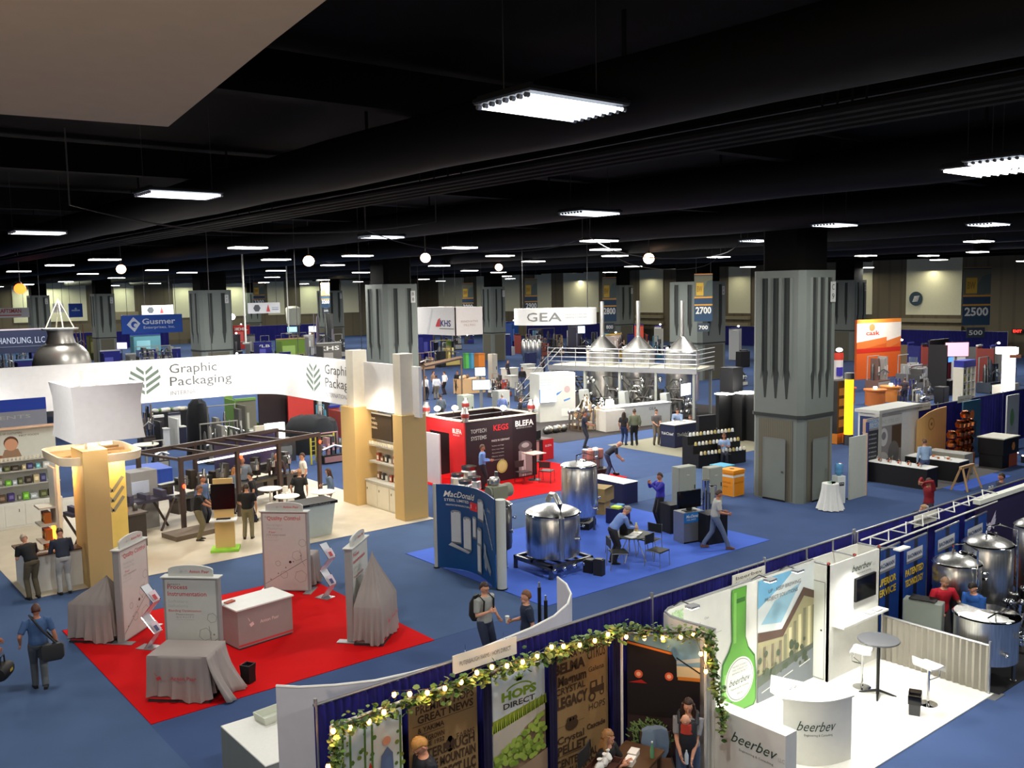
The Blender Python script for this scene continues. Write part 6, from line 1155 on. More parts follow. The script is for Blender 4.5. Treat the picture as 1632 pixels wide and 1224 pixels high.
x, y = G(1336, 801); t = T('water_cooler', 'white water cooler with blue bottle beside the big column', 'water cooler', (x, y, 0), -20); q = MB(); q.cb(0, 0, 0, .32, .32, .95, cm(214, 220, 214)); q.box(-.1, -.17, .62, .1, -.16, .74, DGREY); [q.box(-.06+.08*k, -.19, .68, -.03+.08*k, -.16, .71, WHITE) for k in range(2)]; q.build('body', t, bevel=.02); q = MB(); q.lathe([(.06, .95), (.13, 1.03), (.135, 1.12), (.125, 1.15), (.135, 1.18), (.135, 1.32), (.1, 1.37), (0, 1.38)], mat('water_bottle_blue', (94, 150, 190), .08), 20); q.build('bottle', t)
t = T('blank_panel', 'tall leaning white blank panel right of the water cooler', 'panel', (29.75, 17.62, 0)); q = MB(); q.box(-.5, -.03, .0, .52, .03, 2.2, cm(196, 200, 186)); q.build('board', t, smooth=0); q = MB(); q.box(.52, -.05, 0, .58, .1, 2.24, cm(214, 180, 150)); q.box(-.5, .03, .0, .55, .1, .05, BLACK); q.build('edge_frame', t)
# ================================================================ red keg booth
q = MB(); q.prism([(20.0, 25.7), (26.6, 25.7), (26.6, 31.9), (20.0, 31.9)], 0, .012, REDC); tagp(q.build('red_carpet'), 'bright red carpet of the keg booth in the middle distance', 'carpet')
KB = cm(46, 30, 36); KR = cm(206, 30, 34)
t = T('keg_booth_box', 'open-topped booth box, red left side and dark right side with keg pictures', 'booth')
bx0, by0, bx1, by1 = 20.75, 28.6, 24.3, 31.4
q = MB(); q.box(bx0, by0, .012, bx1, by0+.06, 2.52, KB); q.at(face(bx0, by0, 0)); q.rect(2.3, 0, 3.55, 2.52, cm(34, 22, 28), .003); q.text('BLEFA', 2.45, 2.1, .22, WHITE, .95, .01, .03); q.text('BEVERAGE SYSTEMS', 2.5, 2.0, .05, LGREY, .8, .01)
q.text('KEGS', 1.35, 2.05, .22, cm(216, 40, 48), .75, .01, .02); q.text('TOPTECH', .25, 2.05, .15, LGREY, .75, .01, .02); q.text('SYSTEMS', .25, 1.78, .15, LGREY, .75, .01, .02)
for k in range(6): q.text(['MADE IN GERMANY', 'Stainless steel kegs', 'One way kegs', 'Accessories', 'Micro matic', 'Fittings'][k], 1.25, 1.62-.14*k-(.05 if k else 0), .08 if k == 0 else .05, WHITE if k == 0 else LGREY, .9 if k == 0 else .6, .01)
q.disc(1.75, .6, .27, cm(186, 176, 96), .012, 24); q.disc(1.75, .6, .2, cm(206, 198, 130), .014, 24); q.rect(2.6, .05, 3.3, 1.1, cm(150, 140, 140), .008); q.rect(2.75, .05, 2.95, 1.1, cm(206, 200, 200), .010); q.disc(2.95, 1.25, .36, cm(96, 86, 88), .012, 20, .22); q.disc(2.95, 1.3, .2, cm(170, 160, 160), .014, 16, .1)
q.build('dark_wall', t, smooth=0)
q = MB(); q.box(bx0-.06, by0, .012, bx0, by0+1.0, 2.52, KR); q.box(bx0-.06, by0+1.0, 2.0, bx0, by1, 2.52, KR); q.box(bx0-.06, by1-.4, .012, bx0, by1, 2.0, KR); q.at(face(bx0-.06, by0+1.0, 0, -90)); q.text('BLEFA', .25, 2.05, .17, WHITE, .6, .01, .03); q.text('KEGS', .3, 1.95, .05, WHITE, .4, .01); q.build('red_wall', t, smooth=0)
q = MB(); q.box(bx0, by1-.06, .012, bx1, by1, 2.52, cm(40, 26, 30)); q.box(bx1-.06, by0, .012, bx1, by1, 2.52, cm(40, 26, 30)); q.build('rear_wall', t, smooth=0)
q = MB()
for a, b, c, d in ((bx0-.1, by0-.05, bx1+.05, by0+.15), (bx0-.1, by1-.15, bx1+.05, by1+.05), (bx0-.1, by0, bx0+.15, by1), (bx1-.15, by0, bx1+.05, by1)): q.box(a, b, 2.52, c, d, 2.56, cm(206, 200, 182))
q.box(bx0-.1, (by0+by1)/2, 2.52, bx1, (by0+by1)/2+.05, 2.54, ALU); q.build('top_rim', t)
q = MB(); q.box(bx0-.5, by0+1.05, .012, bx0-.44, by1-.45, 2.0, cm(214, 206, 210)); q.build('white_side_panel', t)
q = MB(); q.lathe([(.3, .3), (.36, .7), (.26, .95), (.36, 1.2), (.3, 1.6), (.1, 1.65)], KR, 16, bx0+.9, by0+1.6); q.build('red_column', t)
for k, (x, y) in enumerate(((bx0, by0), (bx1, by0+.3), (bx0+.1, by1), ((bx0+bx1)/2+.3, by1))):
    s = T('stacked_keg', 'small keg ornament with red band on the booth rim, %s' % ['nearest corner', 'right front corner', 'left rear corner', 'rear middle'][k], 'keg', (x, y, 2.56), 0, 'kegs on the booth rim'); q = MB(); q.lathe([(.13, 0), (.13, .1), (.15, .12), (.15, .3), (.13, .34), (.1, .42), (.1, .5), (0, .5)], STEEL, 16); q.build('body', s); q = MB(); q.lathe([(.152, .14), (.158, .15), (.158, .28), (.152, .29)], cm(150, 50, 46), 16); q.build('band', s)
for k, (px, py) in enumerate(((697, 651), (725, 650), (802, 650))):
    x, y = G(px, py, 2.85); s = T('spot_lamp', 'glaring round spotlight above the red keg booth, %s' % ['left', 'middle', 'right'][k], 'lamp', (x, y, 2.85), 0, 'spotlights of the keg booth'); q = MB(); q.ball(0, 0, 0, .13, .13, .1, LAMPW); q.build('bulb', s); q = MB(); q.tube([(0, 0, .05), (0, .1, 0), (0, .1, -.3)], .015, DGREY, 6); q.build('arm', s)
light('keg_booth_lamp', 'POINT', (bx0-.6, by0+1.2, 2.9), 90, (1, .9, .8), .15); light('keg_booth_lamp', 'POINT', (23.2, by0-1.2, 3.2), 120, (1, .94, .88), .2)
def keg(label, loc, s=1, red=True, group=None):
    t = T('beer_keg', label, 'keg', loc, 0, group); t.scale = (s, s, s); q = MB(); q.lathe([(.19, 0), (.2, .04), (.17, .07), (.2, .1), (.205, .12), (.205, .28), (.215, .3), (.205, .32), (.205, .48), (.2, .5), (.15, .55), (.04, .56), (.04, .6), (0, .6)], STEEL, 20); q.build('barrel', t); q = MB(); q.lathe([(.17, .5), (.19, .6), (.2, .62), (.185, .62), (.165, .5)], STEELD, 20); q.build('handle_ring', t); return t
for k, (px, py) in enumerate(((730, 776), (742, 788), (756, 782), (748, 770))): keg('steel beer keg in the cluster before the red-dark booth corner, %s' % ['leftmost', 'nearest', 'rightmost', 'hindmost'][k], (*G(px, py+12), .012), 1.25 if k < 3 else 1.5, group='kegs at the booth corner')
x, y = G(822, 752); keg('large steel keg standing against the dark keg booth wall', (x, y, .012), 1.9)
x, y = hp_(768, 707); person('man in light blue shirt and dark trousers before the dark keg booth wall', (x, y), 51, 1.76, (104, 138, 200), (38, 36, 46), 1, (90, 64, 48), 'short', 'long', rw=(-.1, -.3, 1.1), lw=(.1, -.3, 1.1), det=1)
t = T('keg_counter', 'pinkish counter with red end panel right of the keg booth', 'counter', (26.2, 31.2, 0), 4); q = MB(); q.box(-.95, -.35, .012, .95, .35, .9, cm(202, 170, 160)); q.box(.35, -.4, .012, 1.0, .38, .92, KR); q.box(.15, -.37, .012, .36, .37, .93, cm(50, 34, 34)); q.box(-.97, -.38, .9, .97, .38, .93, cm(70, 56, 56)); q.at(face(.67, -.4, 0)); q.text('BLEFA', -.2, .6, .09, WHITE, .4, .006, .01); q.build('body', t, smooth=0)
q = MB(); q.box(-.3, -.02, .0, .3, .02, .36, BLACK); q.box(-.1, -.1, 0, .1, .1, .02, BLACK); solo(q, 'monitor', 'black monitor on the keg booth counter', 'monitor', (26.5, 31.2, .935), 10); q = MB(); q.box(-.15, -.1, 0, .15, .1, .14, DGREY); q.cyl(.05, 0, .14, .2, .06, STEELD); solo(q, 'sample_device', 'small grey device left of the monitor on the keg booth counter', 'device', (25.7, 31.2, .935))
t = T('bar_table', 'tall pinkish round-cornered bar table on the red carpet', 'table', (*G(852, 765), 0)); q = MB(); q.box(-.35, -.35, 1.06, .35, .35, 1.1, cm(202, 168, 156)); q.build('tabletop', t, bevel=.02); q = MB(); q.cyl(0, 0, .02, 1.06, .03, DGREY, 10); q.lathe([(.26, .012), (.24, .03), (0, .04)], DGREY, 20); q.build('pedestal', t)
for k, (px, py) in enumerate(((835, 770), (872, 768), (852, 752))): folding_chair('tall dark stool chair at the pinkish bar table, %s' % ['left', 'right', 'rear'][k], (*G(px, py), 0), 120*k, cm(60, 44, 44), DGREY, 'chairs at the pinkish bar table')
t = T('keg_pallet', 'stack of small kegs on a low round black base by the red carpet edge', 'keg stack', (*G(945, 757), 0)); q = MB(); q.lathe([(.55, .0), (.56, .3), (.5, .32), (0, .32)], cm(40, 28, 30), 26); q.build('round_base', t)
for i in range(3):
    for j in range(2):
        for l in range(2):
            q = MB(); q.lathe([(.13, 0), (.14, .05), (.13, .1), (.14, .2), (.13, .34), (.09, .37), (0, .37)], cm(170, 116, 104) if (i+j+l) % 2 else STEEL, 14); kx, ky = G(945, 757); solo(q, 'small_keg', 'small %s keg stacked on the round black base by the red carpet, %s layer' % ('copper-pink' if (i+j+l) % 2 else 'steel', ['lower', 'upper'][l]), 'keg', (kx-.28+.28*i, ky-.14+.28*j, .322+.38*l), 0, 'small kegs, %s %s' % (['lower', 'upper'][l], (i+j+l) % 2))
x, y = G(967, 762); person('man in dark shirt and jeans bending down with a trolley bar by the keg stack', (x, y), 51, 1.78, (40, 42, 54), (54, 66, 98), 0, (150, 110, 90), 'bald', 'short', lean=52, nod=30, rw=(-.1, -.55, .75), lw=(.1, -.6, .75), det=1)
q = MB(); q.tube([G(972, 735, .9)+(.9,), G(982, 757, .1)+(.08,)], .02, BLACK, 6); q.box(G(982, 757)[0]-.06, G(982, 757)[1]-.12, .0, G(982, 757)[0]+.06, G(982, 757)[1]+.12, .1, BLACK); solo(q, 'carpet_tool', 'long black floor tool in the bending man\'s hands', 'tool')
x, y = hp_(931, 655); person('bearded man in navy standing with a clipboard between kegs and brewhouse', (x, y), 40, 1.8, (42, 46, 60), (52, 50, 58), 1, (40, 30, 26), 'short', 'short', rw=(-.1, -.36, 1.05), lw=(.1, -.36, 1.05), det=1, beard=True)
# ================================================================ people, counters further back
DKN = cm(30, 36, 66)
q = MB(); q.prism([(31.5, 26.0), (38.2, 26.0), (38.2, 31.8), (31.5, 31.8)], 0, .012, cm(136, 132, 112, rough=.95)); tagp(q.build('carpet'), 'drab grey-green carpet under the navy counter', 'carpet')
t = T('navy_counter', 'dark navy counter with white lettering and white top', 'counter', (33.9, 29.35, 0), 0); q = MB(); q.box(-.85, -.45, .012, .85, .45, 1.08, DKN); q.at(face(0, -.45, 0)); q.text('TheSafeGuard', -.7, .55, .15, LGREY, 1.3, .006, .005); q.text('GROUP', -.2, .35, .06, LGREY, .5, .006); q.at(face(-.85, .45, 0, -90)); q.text('YakChief', .06, .6, .13, WHITE, .76, .006, .005); q.build('body', t, smooth=0); q = MB(); q.box(-.88, -.48, 1.08, .88, .48, 1.11, WHITE); q.build('countertop', t); 
for k in range(3): q = MB(); q.box(-.1, -.14, 0, .1, .14, .03, [WHITE, CREAM, LGREY][k]); solo(q, 'leaflet_pile', 'small pile of leaflets on the navy counter, %s' % ['left', 'middle', 'right'][k], 'leaflets', (33.4+.4*k, 29.4, 1.112), 10*k)
for lb, px, py, hd, hh, sh, pa, kw in (('woman in black top and jeans chatting, left of the man in olive', 994, 655, 110, 1.66, (30, 26, 28), (36, 52, 92), dict(style='long', female=True, hair=(50, 34, 26))),
        ('man in olive green shirt and black trousers seen from behind', 1011, 650, 145, 1.82, (106, 110, 88), (24, 24, 26), dict(hair=(70, 52, 40), sleeve='long')),
        ('young man in grey shirt and grey trousers standing alone, hands together', 1046, 651, -35, 1.76, (96, 92, 92), (110, 100, 90), dict(rw=(-.08, -.3, 1.02), lw=(.08, -.3, 1.02))),
        ('man in light blue shirt leaning on the navy counter', 1081, 647, -60, 1.78, (146, 166, 200), (50, 50, 60), dict(lean=22, sleeve='long', rw=(-.12, -.5, 1.08), lw=(.1, -.5, 1.08)))):
    person(lb, hp_(px, py, hh), hd, hh, sh, pa, 1 if 'olive' in lb else 0, det=0, **kw)
x, y = hp_(1100, 660, 1.32); person('person in grey sitting at the table right of the navy counter', (x, y), -60, 1.75, (118, 116, 116), (60, 58, 60), 0, (86, 52, 40), sit=.5, rf=(0, -.4), lf=(0, -.4), det=0, sleeve='long', rw=(-.1, -.35, .8), lw=(.1, -.35, .8)); folding_chair('chair under the seated person in grey, right of the navy counter', (x, y, 0), 60)
table('meeting_table', 'small dark table in front of the seated person in grey', (x-.1, y-1.15, 0), .8, .6, .74, cm(70, 74, 64), DGREY)
x, y = hp_(1154, 690, 1.34); person('man in light blue shirt sitting before rows of small samples left of the column', (x, y), -50, 1.75, (150, 176, 214), (44, 46, 60), 1, (110, 70, 44), sit=.55, rf=(0, -.4), lf=(0, -.4), det=0, rw=(-.1, -.3, .82), lw=(.1, -.3, .82)); folding_chair('chair under the light blue shirt man left of the big column', (x, y, 0), 60)
t = T('sample_display', 'stepped black display crowded with pale sample jars left of the big column', 'display', (31.3, 24.9, 0), -10)
for k in range(3): q = MB(); q.box(-1.3, -.2+.35*k, .012, 1.3, .15+.35*k, .55+.35*k, BLACK); q.build('step', t)
q = MB(); q.box(-.35, .9, .0, .6, 1.1, 2.0, cm(22, 22, 26)); q.build('back_board', t)
n = 0
for k in range(3):
    for j in range(13):
        q = MB(); c_ = [(222, 214, 190), (196, 176, 110), (214, 216, 214), (236, 232, 220)][n % 4]; n += 1; q.lathe([(.055, 0), (.06, .1), (.045, .12), (.045, .15), (0, .15)], cm(*c_), 10); solo(q, 'sample_jar', 'small pale jar on the %s step of the black display left of the column' % ['front', 'middle', 'rear'][k], 'jar', (31.3-1.17+.19*j+.06*k, 24.9+.22-.035*j*1.0+.35*k-.22, .552+.35*k), 0, 'sample jars, %s step' % ['front', 'middle', 'rear'][k])
t = T('black_booth', 'black booth walls with lit tops and navy text panel left of the big column', 'booth', (36.9, 28.0, 0))
q = MB(); q.box(-1.0, .6, .012, .2, .8, 2.3, BLACK); q.box(.0, .0, .012, .2, .8, 2.3, BLACK); q.build('left_wall', t); q = MB(); q.box(.45, .9, .012, 1.25, 1.7, 3.5, cm(30, 30, 32)); q.build('tall_tower', t)
q = MB(); q.box(.4, -1.6, .012, 1.9, -1.5, 2.3, DKN); q.box(.3, -1.5, .012, .4, .2, 2.3, BLACK); q.at(face(.4, -1.6, 0))
for k, s in enumerate(('THE RAW', 'READY', 'TO ORDER', 'MIX')): q.text(s, .2, 1.95-.22*k, .12, LGREY, 1.0, .006)
q.text('Specialty supplies for', .2, 1.0, .05, LGREY, 1.0, .006); q.build('text_panel', t, smooth=0)
for x0, y0 in ((-.9, .2), (.0, -.3), (.5, -.2)): q = MB(); q.box(x0, y0, 2.32, x0+.55, y0+.75, 2.36, LAMPW); q.build('lit_top', t)
light('black_booth_lamp', 'POINT', (36, 27.8, 2.9), 14, (.85, .92, 1), .2)
x, y = G(1092, 622, 1.9); t = T('monitor_stand', 'bright white monitor on a pole stand left of the black booth', 'screen', (x, y, 0), 10)
q = MB(); q.box(-.55, -.04, 1.6, .55, .04, 2.3, DGREY); q.box(-.52, -.045, 1.63, .52, -.04, 2.27, SCREENW); q.build('screen', t); q = MB(); q.cyl(0, .05, .03, 1.8, .035, DGREY); q.lathe([(.35, .0), (.3, .03), (0, .04)], DGREY, 16); q.build('pole', t)
# ================================================================ brewhouse platform
q = MB(); q.prism([(30.3, 33.9), (41.5, 33.9), (47, 36), (47, 46), (33, 46), (30.3, 38)], 0, .012, cm(44, 38, 38, rough=.95)); tagp(q.build('dark_carpet'), 'dark brown carpet under the brewhouse platform', 'carpet')
PX_, PY_ = (38.6, 45.6), (36.2, 40.0)
t = T('brewhouse_platform', 'long raised steel platform with railing round three cone-topped kettles', 'platform', (0, 0, 0)); c5, s5 = cos(R(119)), sin(R(119))
OX, OY = 41.2, 34.4      # platform runs from the right end back to the left
UM = Matrix.Translation((OX, OY, 0)) @ Matrix.Rotation(R(110), 4, 'Z')
t.matrix_world = UM; LP, DP = 9.6, 3.0
q = MB(); q.box(0, -DP, 2.72, LP, 0, 2.86, cm(176, 174, 158)); q.box(0, -DP-.02, 2.6, LP, -DP+.08, 2.9, ALU); q.box(0, -.08, 2.6, LP, .02, 2.9, ALU); q.build('deck', t)
for x in (.2, 2.5, 4.8, 7.1, 9.4):
    for y in (-.1, -DP+.1): q = MB(); q.cb(x, y, .012, .14, .14, 2.6, cm(150, 152, 146)); q.build('column_leg', t)
for z in (3.15, 3.42, 3.7, 3.95): q = MB(); q.tube([(0, -DP, z), (0, 0, z), (LP, 0, z)], .028, ALU, 6); q.build('rail', t)
for k in range(11): q = MB(); q.tube([(LP*k/10, 0, 2.86), (LP*k/10, 0, 3.97)], .03, ALU, 6); q.build('baluster', t)
q = MB(); q.box(LP, -2.2, 1.0, LP+.1, -.9, 2.9, ALU); [q.box(LP+.28*k, -2.0, 2.6-.26*k, LP+.28*k+.28, -1.0, 2.64-.26*k, ALU) for k in range(10)]; [q.tube([(LP, y, 2.8), (LP+2.8, y, .1)], .05, ALU, 6) for y in (-2.0, -1.0)]; [q.tube([(LP, y, 3.9), (LP+2.9, y, 1.1)], .03, ALU, 6) for y in (-2.0, -1.0)]; q.build('stairs', t)
for k, (lx, px) in enumerate(((1.5, 0), (4.3, 0), (6.7, 0))):
    w = UM @ V((lx, -1.7, 0)); s = T('brew_kettle', 'steel brewhouse kettle with cone roof and tall flue, %s' % ['nearest the wide grey column', 'middle one of three', 'leftmost of three'][k], 'kettle', (w.x, w.y, 0), 0, 'cone-topped kettles on the platform'); r_ = .98
    q = MB(); q.lathe([(r_, .9), (r_, 3.75), (r_+.06, 3.77), (r_*.2, 4.6), (.13, 4.65), (0, 4.65)], STEEL, 32); q.build('vessel', s); q = MB(); q.cyl(0, 0, 4.55, 6.75, .12, STEEL, 16); q.build('flue', s)
    for j in range(4): q = MB(); a = j*PI/2+.4; q.cyl(.75*cos(a), .75*sin(a), .012, .95, .07, STEELD, 8); q.build('leg', s)
    q = MB(); q.ball(-r_*.6, .5, 4.0, .25, .25, .12, CHROME); q.build('hatch', s)
t = T('pipework', 'dense tangle of steel pipes and valves under the brewhouse platform', 'pipework', (0, 0, 0)); t.matrix_world = UM
for k in range(34):
    q = MB(); x = random.uniform(.3, 8.2); z = random.uniform(.3, 2.3); m_ = [STEELD, CHROME, cm(96, 92, 90)][k % 3]
    q.tube([(x, -.3, z), (x+random.uniform(.4, 1.6), -.35, z), (x+random.uniform(.4, 1.6), -.35, random.uniform(.3, 2.3)), (x, -1.0, .4)], .05, m_, 6); q.ball(x, -.25, z, .14, .12, .14, CHROME); q.build('pipe_run', t)
for k in range(9): q = MB(); x = .6+1.0*k; q.cb(x, -.6, .1, .6, .5, .5+.5*(k % 3), cm(86, 84, 84) if k % 2 else STEELD); q.cyl(x+.5, -.3, .2, 1.0, .16, STEELD, 12); q.build('pump_block', t)
for k in range(3):
    w = UM @ V((1.6+2.6*k, .35, 0)); s = T('operator_console', 'small steel tilted console before the pipework, %s' % ['right', 'middle', 'left'][k], 'console', (w.x, w.y, 0), 20, 'operator consoles'); q = MB(); q.loft([[V((x*a, y+.12*z, z)) for x, y in ((-.3, -.2), (.3, -.2), (.3, .2), (-.3, .2))] for z, a in ((.05, .8), (1.1, 1), (1.5, .9))], cm(180, 184, 180)); q.build('housing', s)
light('brewhouse_lamp', 'AREA', (38, 38, 7.9), 900, (1, .96, .88), 3); light('brewhouse_lamp', 'AREA', (36.5, 42, 8.2), 500, (1, .93, .85), 2)
t = T('white_counter', 'long white counter with thin letters in front of the brewhouse', 'counter', (0, 0, 0)); a_, b_ = G(1000, 668), G(1063, 668); t.location = (37.0, 35.35, 0); t.rotation_euler.z = R(-8)
q = MB(); q.box(-2.2, -.4, .012, 2.3, .4, 1.15, cm(216, 216, 208)); q.box(-2.3, -.45, 1.15, 2.4, .45, 1.19, WHITE); q.at(face(0, -.4, 0)); q.text('GEA', .8, .85, .16, DGREY, .5, .006); q.build('body', t, smooth=0)
q = MB(); q.cb(-1.9, -.5, .012, 1.3, .9, 1.1, cm(222, 216, 204)); q.build('wing', t)
t = T('image_wall', 'tall white display wall with blue brush mark and lit screen', 'display wall', (35.4, 40.4, 0), -12); q = MB(); q.box(-1.0, -.6, .012, 1.35, .6, 2.75, cm(214, 214, 206)); q.at(face(0, -.6, 0)); q.poly([(-.2, 1.5), (.5, 1.75), (.3, 1.6), (-.1, 1.35)], cm(70, 130, 200), .006); q.poly([(.55, 1.2), (1.0, 1.3), (1.0, 1.22), (.6, 1.1)], cm(90, 140, 206), .006); [q.text('Engineering for a better beer', -.95, 2.4-.15*k, .06, cm(130, 170, 210), .8, .006) for k in range(3)]; q.disc(.8, 1.8, .2, cm(196, 170, 170), .006, 14); q.rect(.4, .25, .9, .7, cm(232, 232, 226), .02); q.build('panel', t, smooth=0)
q = MB(); q.box(-1.0, -.75, 1.15, -.0, -.68, 1.85, SCREENW); q.box(-1.02, -.68, 1.13, .02, -.6, 1.87, cm(60, 120, 190)); q.build('screen', t)
q = MB(); q.tube([(0, 0, .03), (0, 0, 1.0)], .03, ALU, 8); q.lathe([(.25, .012), (.2, .03), (0, .04)], ALU, 14); q.at(Matrix.Translation((0, 0, 1.05)) @ Matrix.Rotation(.5, 4, 'X')); q.box(-.25, -.18, 0, .25, .18, .03, LAMPW); solo(q, 'info_lectern', 'thin lectern with glowing tilted top before the white display wall', 'lectern', (*G(855, 672), 0))
t = T('centrifuge', 'gleaming warm-lit separator machine with a cone hood', 'machine', (*G(934, 684), 0)); CW = mat('polished_steel', (232, 214, 190), .18, 1)
q = MB(); q.lathe([(.5, .5), (.62, .8), (.6, 1.1), (.35, 1.35), (.12, 1.75), (.1, 1.9), (0, 1.9)], CW, 24); q.build('bowl_hood', t); q = MB(); q.box(-.9, -.6, .012, .9, .6, .3, CW); q.build('bed', t)
for k in range(14): q = MB(); a = k*.45; q.tube([(.55*cos(a), .5*sin(a), .4+.05*k), (.95*cos(a), .8*sin(a), .5+.08*k), (1.0*cos(a), .85*sin(a), .1)], .06, CW, 8); q.ball(.95*cos(a), .8*sin(a), .5+.08*k, .12, .12, .12, CHROME); q.build('pipe', t)
light('separator_lamp', 'SPOT', (36, 33.5, 4.5), 500, (1, .82, .62), .1, spot=50); aim(bpy.data.objects['separator_lamp'], (*G(934, 684), .8))
t = T('pump_fitting', 'chrome pump and valve cluster on the dark carpet left of the separator', 'pump', (*G(885, 690), 0)); q = MB(); [q.ball(.3*k-.6, .1*(k % 2), .2, .22, .2, .2, CW if k % 2 else STEELD) for k in range(5)]; q.build('body', t)
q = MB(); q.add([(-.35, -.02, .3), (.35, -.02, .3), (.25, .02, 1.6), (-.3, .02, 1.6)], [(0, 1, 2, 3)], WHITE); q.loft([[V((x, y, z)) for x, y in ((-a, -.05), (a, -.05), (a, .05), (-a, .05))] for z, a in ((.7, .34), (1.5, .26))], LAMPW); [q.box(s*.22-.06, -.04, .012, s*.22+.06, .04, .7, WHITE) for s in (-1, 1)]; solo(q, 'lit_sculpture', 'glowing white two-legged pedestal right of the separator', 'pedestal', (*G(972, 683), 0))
# ================================================================ right-hand middle booths
q = MB(); q.box(32.6, 16.35, 0, 38.8, 19.0, .012, cm(98, 96, 96, rough=.95)); tagp(q.build('booth_carpet'), 'grey carpet behind the two black-skirted tables at right', 'carpet'); q = MB(); q.box(33.4, 15.6, 0, 37.4, 16.35, .01, BLUEC); tagp(q.build('blue_carpet'), 'bright blue carpet strip in front of the right tables', 'carpet')
drape('drape_wall', 'royal blue drape wall behind the copper display, right distance', [(35.3, 19.1), (50, 19.1)], 2.4, BLUEDR, [(35.3, 19.1), (38.4, 19.1), (41.4, 19.1), (44.5, 19.1), (47.5, 19.1)], 'far blue drapes at right')
for px, py in ((1473, 650), (1538, 637)):
    X, Z = GY(px, py, 19.0); sign(X, 19.03, Z-.1, 1.2, .28, ['BOOTH NAME'] if 0 else ['Jensen Metals' if px < 1500 else 'Copper Works'], 'small white name sign on the far right blue drape, %s' % ('left one' if px < 1500 else 'right one'))
t = T('photo_backwall', 'tilted photo backwall with grey machinery picture and pale blue letters', 'display wall', (32.5, 18.95, 0)); q = MB(); q.box(.0, 0, .012, 2.7, .06, 2.38, cm(150, 146, 146)); q.at(face(0, 0, 0)); q.rect(0, 1.98, 2.7, 2.34, cm(206, 210, 206), .004); q.text('JOHNSON', .1, 2.16, .16, cm(90, 150, 210), .85, .008, .02); q.text('SELLING', .1, 2.0, .13, cm(90, 150, 210), .85, .008, .02); q.text('INC.  STEEL CO.', 1.2, 2.08, .14, LGREY, 1.3, .008)
q.rect(.05, .3, .95, 1.9, cm(52, 56, 64), .005); [q.text('Custom metal parts', .12, 1.72-.17*k, .07, WHITE, .7, .008) for k in range(8)]; q.rect(1.95, 1.0, 2.68, 1.95, cm(84, 66, 50), .006); q.disc(1.35, 1.55, .3, cm(206, 206, 206), .007, 18, .36); q.disc(1.35, 1.6, .16, cm(130, 130, 134), .009); q.disc(2.1, .85, .42, cm(112, 110, 110), .009, 18, .48); q.disc(1.25, .6, .5, cm(196, 194, 192), .008, 18, .38); q.rect(0, .012, .5, .35, cm(206, 170, 60), .008); q.build('printed_wall', t, smooth=0)
q = MB(); q.box(-.06, -.1, .012, .0, .06, 2.4, cm(196, 160, 136)); q.box(-.12, -.2, .012, -.06, -.1, 2.3, cm(40, 50, 110)); q.build('side_post', t)
def skirted(label, x0, y0, x1, y1, h, m, top, grp=None):
    t = T('skirted_table', label, 'table', ((x0+x1)/2, (y0+y1)/2, 0)); a, b = (x1-x0)/2, (y1-y0)/2; pleat([(-a, b), (-a, -b), (a, -b), (a, b), (-a, b)], .012, h, m, .012, .08).build('skirt', t); q = MB(); q.box(-a-.01, -b-.01, h, a+.01, b+.01, h+.02, top); q.build('tabletop', t); return t
WT = mat('plain_white_cloth', (236, 236, 232), .7)  # plain white table tops
skirted('left black-skirted table with white top and small silver parts', 32.6, 16.55, 33.4, 18.9, .76, BLACK, WT)
skirted('right black-skirted table with white top behind the wooden sawhorse', 34.7, 16.4, 35.5, 18.5, .76, BLACK, WT)
for k in range(14): q = MB(); r_ = .04+.03*(k % 3); q.lathe([(r_, 0), (r_*1.1, .05), (r_*.6, .1), (0, .12)], [STEEL, cm(170, 90, 60), CHROME][k % 3], 10); solo(q, 'metal_part', 'small metal sample part on the left black-skirted table', 'metal part', (32.8+.18*(k % 3), 16.9+.13*k, .782), 0, 'metal parts on the left table')
for k in range(9): q = MB(); r_ = .04+.02*(k % 3); q.lathe([(r_, 0), (r_*1.2, .06), (0, .08)], [WHITE, cm(190, 110, 60)][k % 2], 10); solo(q, 'sample_piece', 'small sample piece on the right black-skirted table', 'sample', (34.9+.15*(k % 3), 16.8+.16*k, .782), 0, 'sample pieces on the right table')
x, y = hp_(1475, 699); person('man in pale blue denim shirt seen from behind between the black tables', (x, y), 145, 1.78, (150, 176, 206), (66, 80, 116), 0, (96, 66, 48), 'short', 'long', lean=6, rw=(-.2, -.3, .95), det=1)
folding_chair('grey chair with cushion behind the left black-skirted table', (33.9, 18.3, 0), 20, cm(150, 146, 120))
t = T('wood_backdrop', 'curved blond wood backdrop with round emblem and copper pots', 'display wall', (36.1, 18.7, 0)); WD = mat('blond_veneer', (222, 176, 112), .5, tex='wood', scale=1.5, col2=(206, 156, 92)); q = MB(); q.sheet([(0, .1), (.15, -.05), (.5, -.1), (1.4, 0), (2.4, .1)], .012, lambda u: 2.0+.35*min(1, u*1.6), .05, WD); q.build('panel', t, smooth=60)
q = MB(); q.at(face(.75, -.12, 0)); q.disc(0, 1.8, .26, cm(176, 128, 62), .005, 20); q.disc(0, 1.8, .2, WD, .01, 20); q.disc(0, 1.8, .07, cm(120, 96, 50), .014, 12); q.build('emblem', t, smooth=0)
COP = mat('copper', (214, 122, 70), .25, 1)
for k, (x_, n_) in enumerate(((37.2, 3), (37.9, 4), (38.3, 5), (38.7, 4))):
    for j in range(n_): q = MB(); q.lathe([(.05, 0), (.17, .04), (.2, .2), (.12, .3), (.14, .33), (.0, .34)], COP, 16); solo(q, 'copper_pot', 'copper pot in the %s tower of the right copper display, %s' % (['leftmost', 'second', 'third', 'rightmost'][k], ['bottom', 'second up', 'third up', 'fourth up', 'fifth up'][j]), 'pot', (x_, 17.9, .5+.36*j))
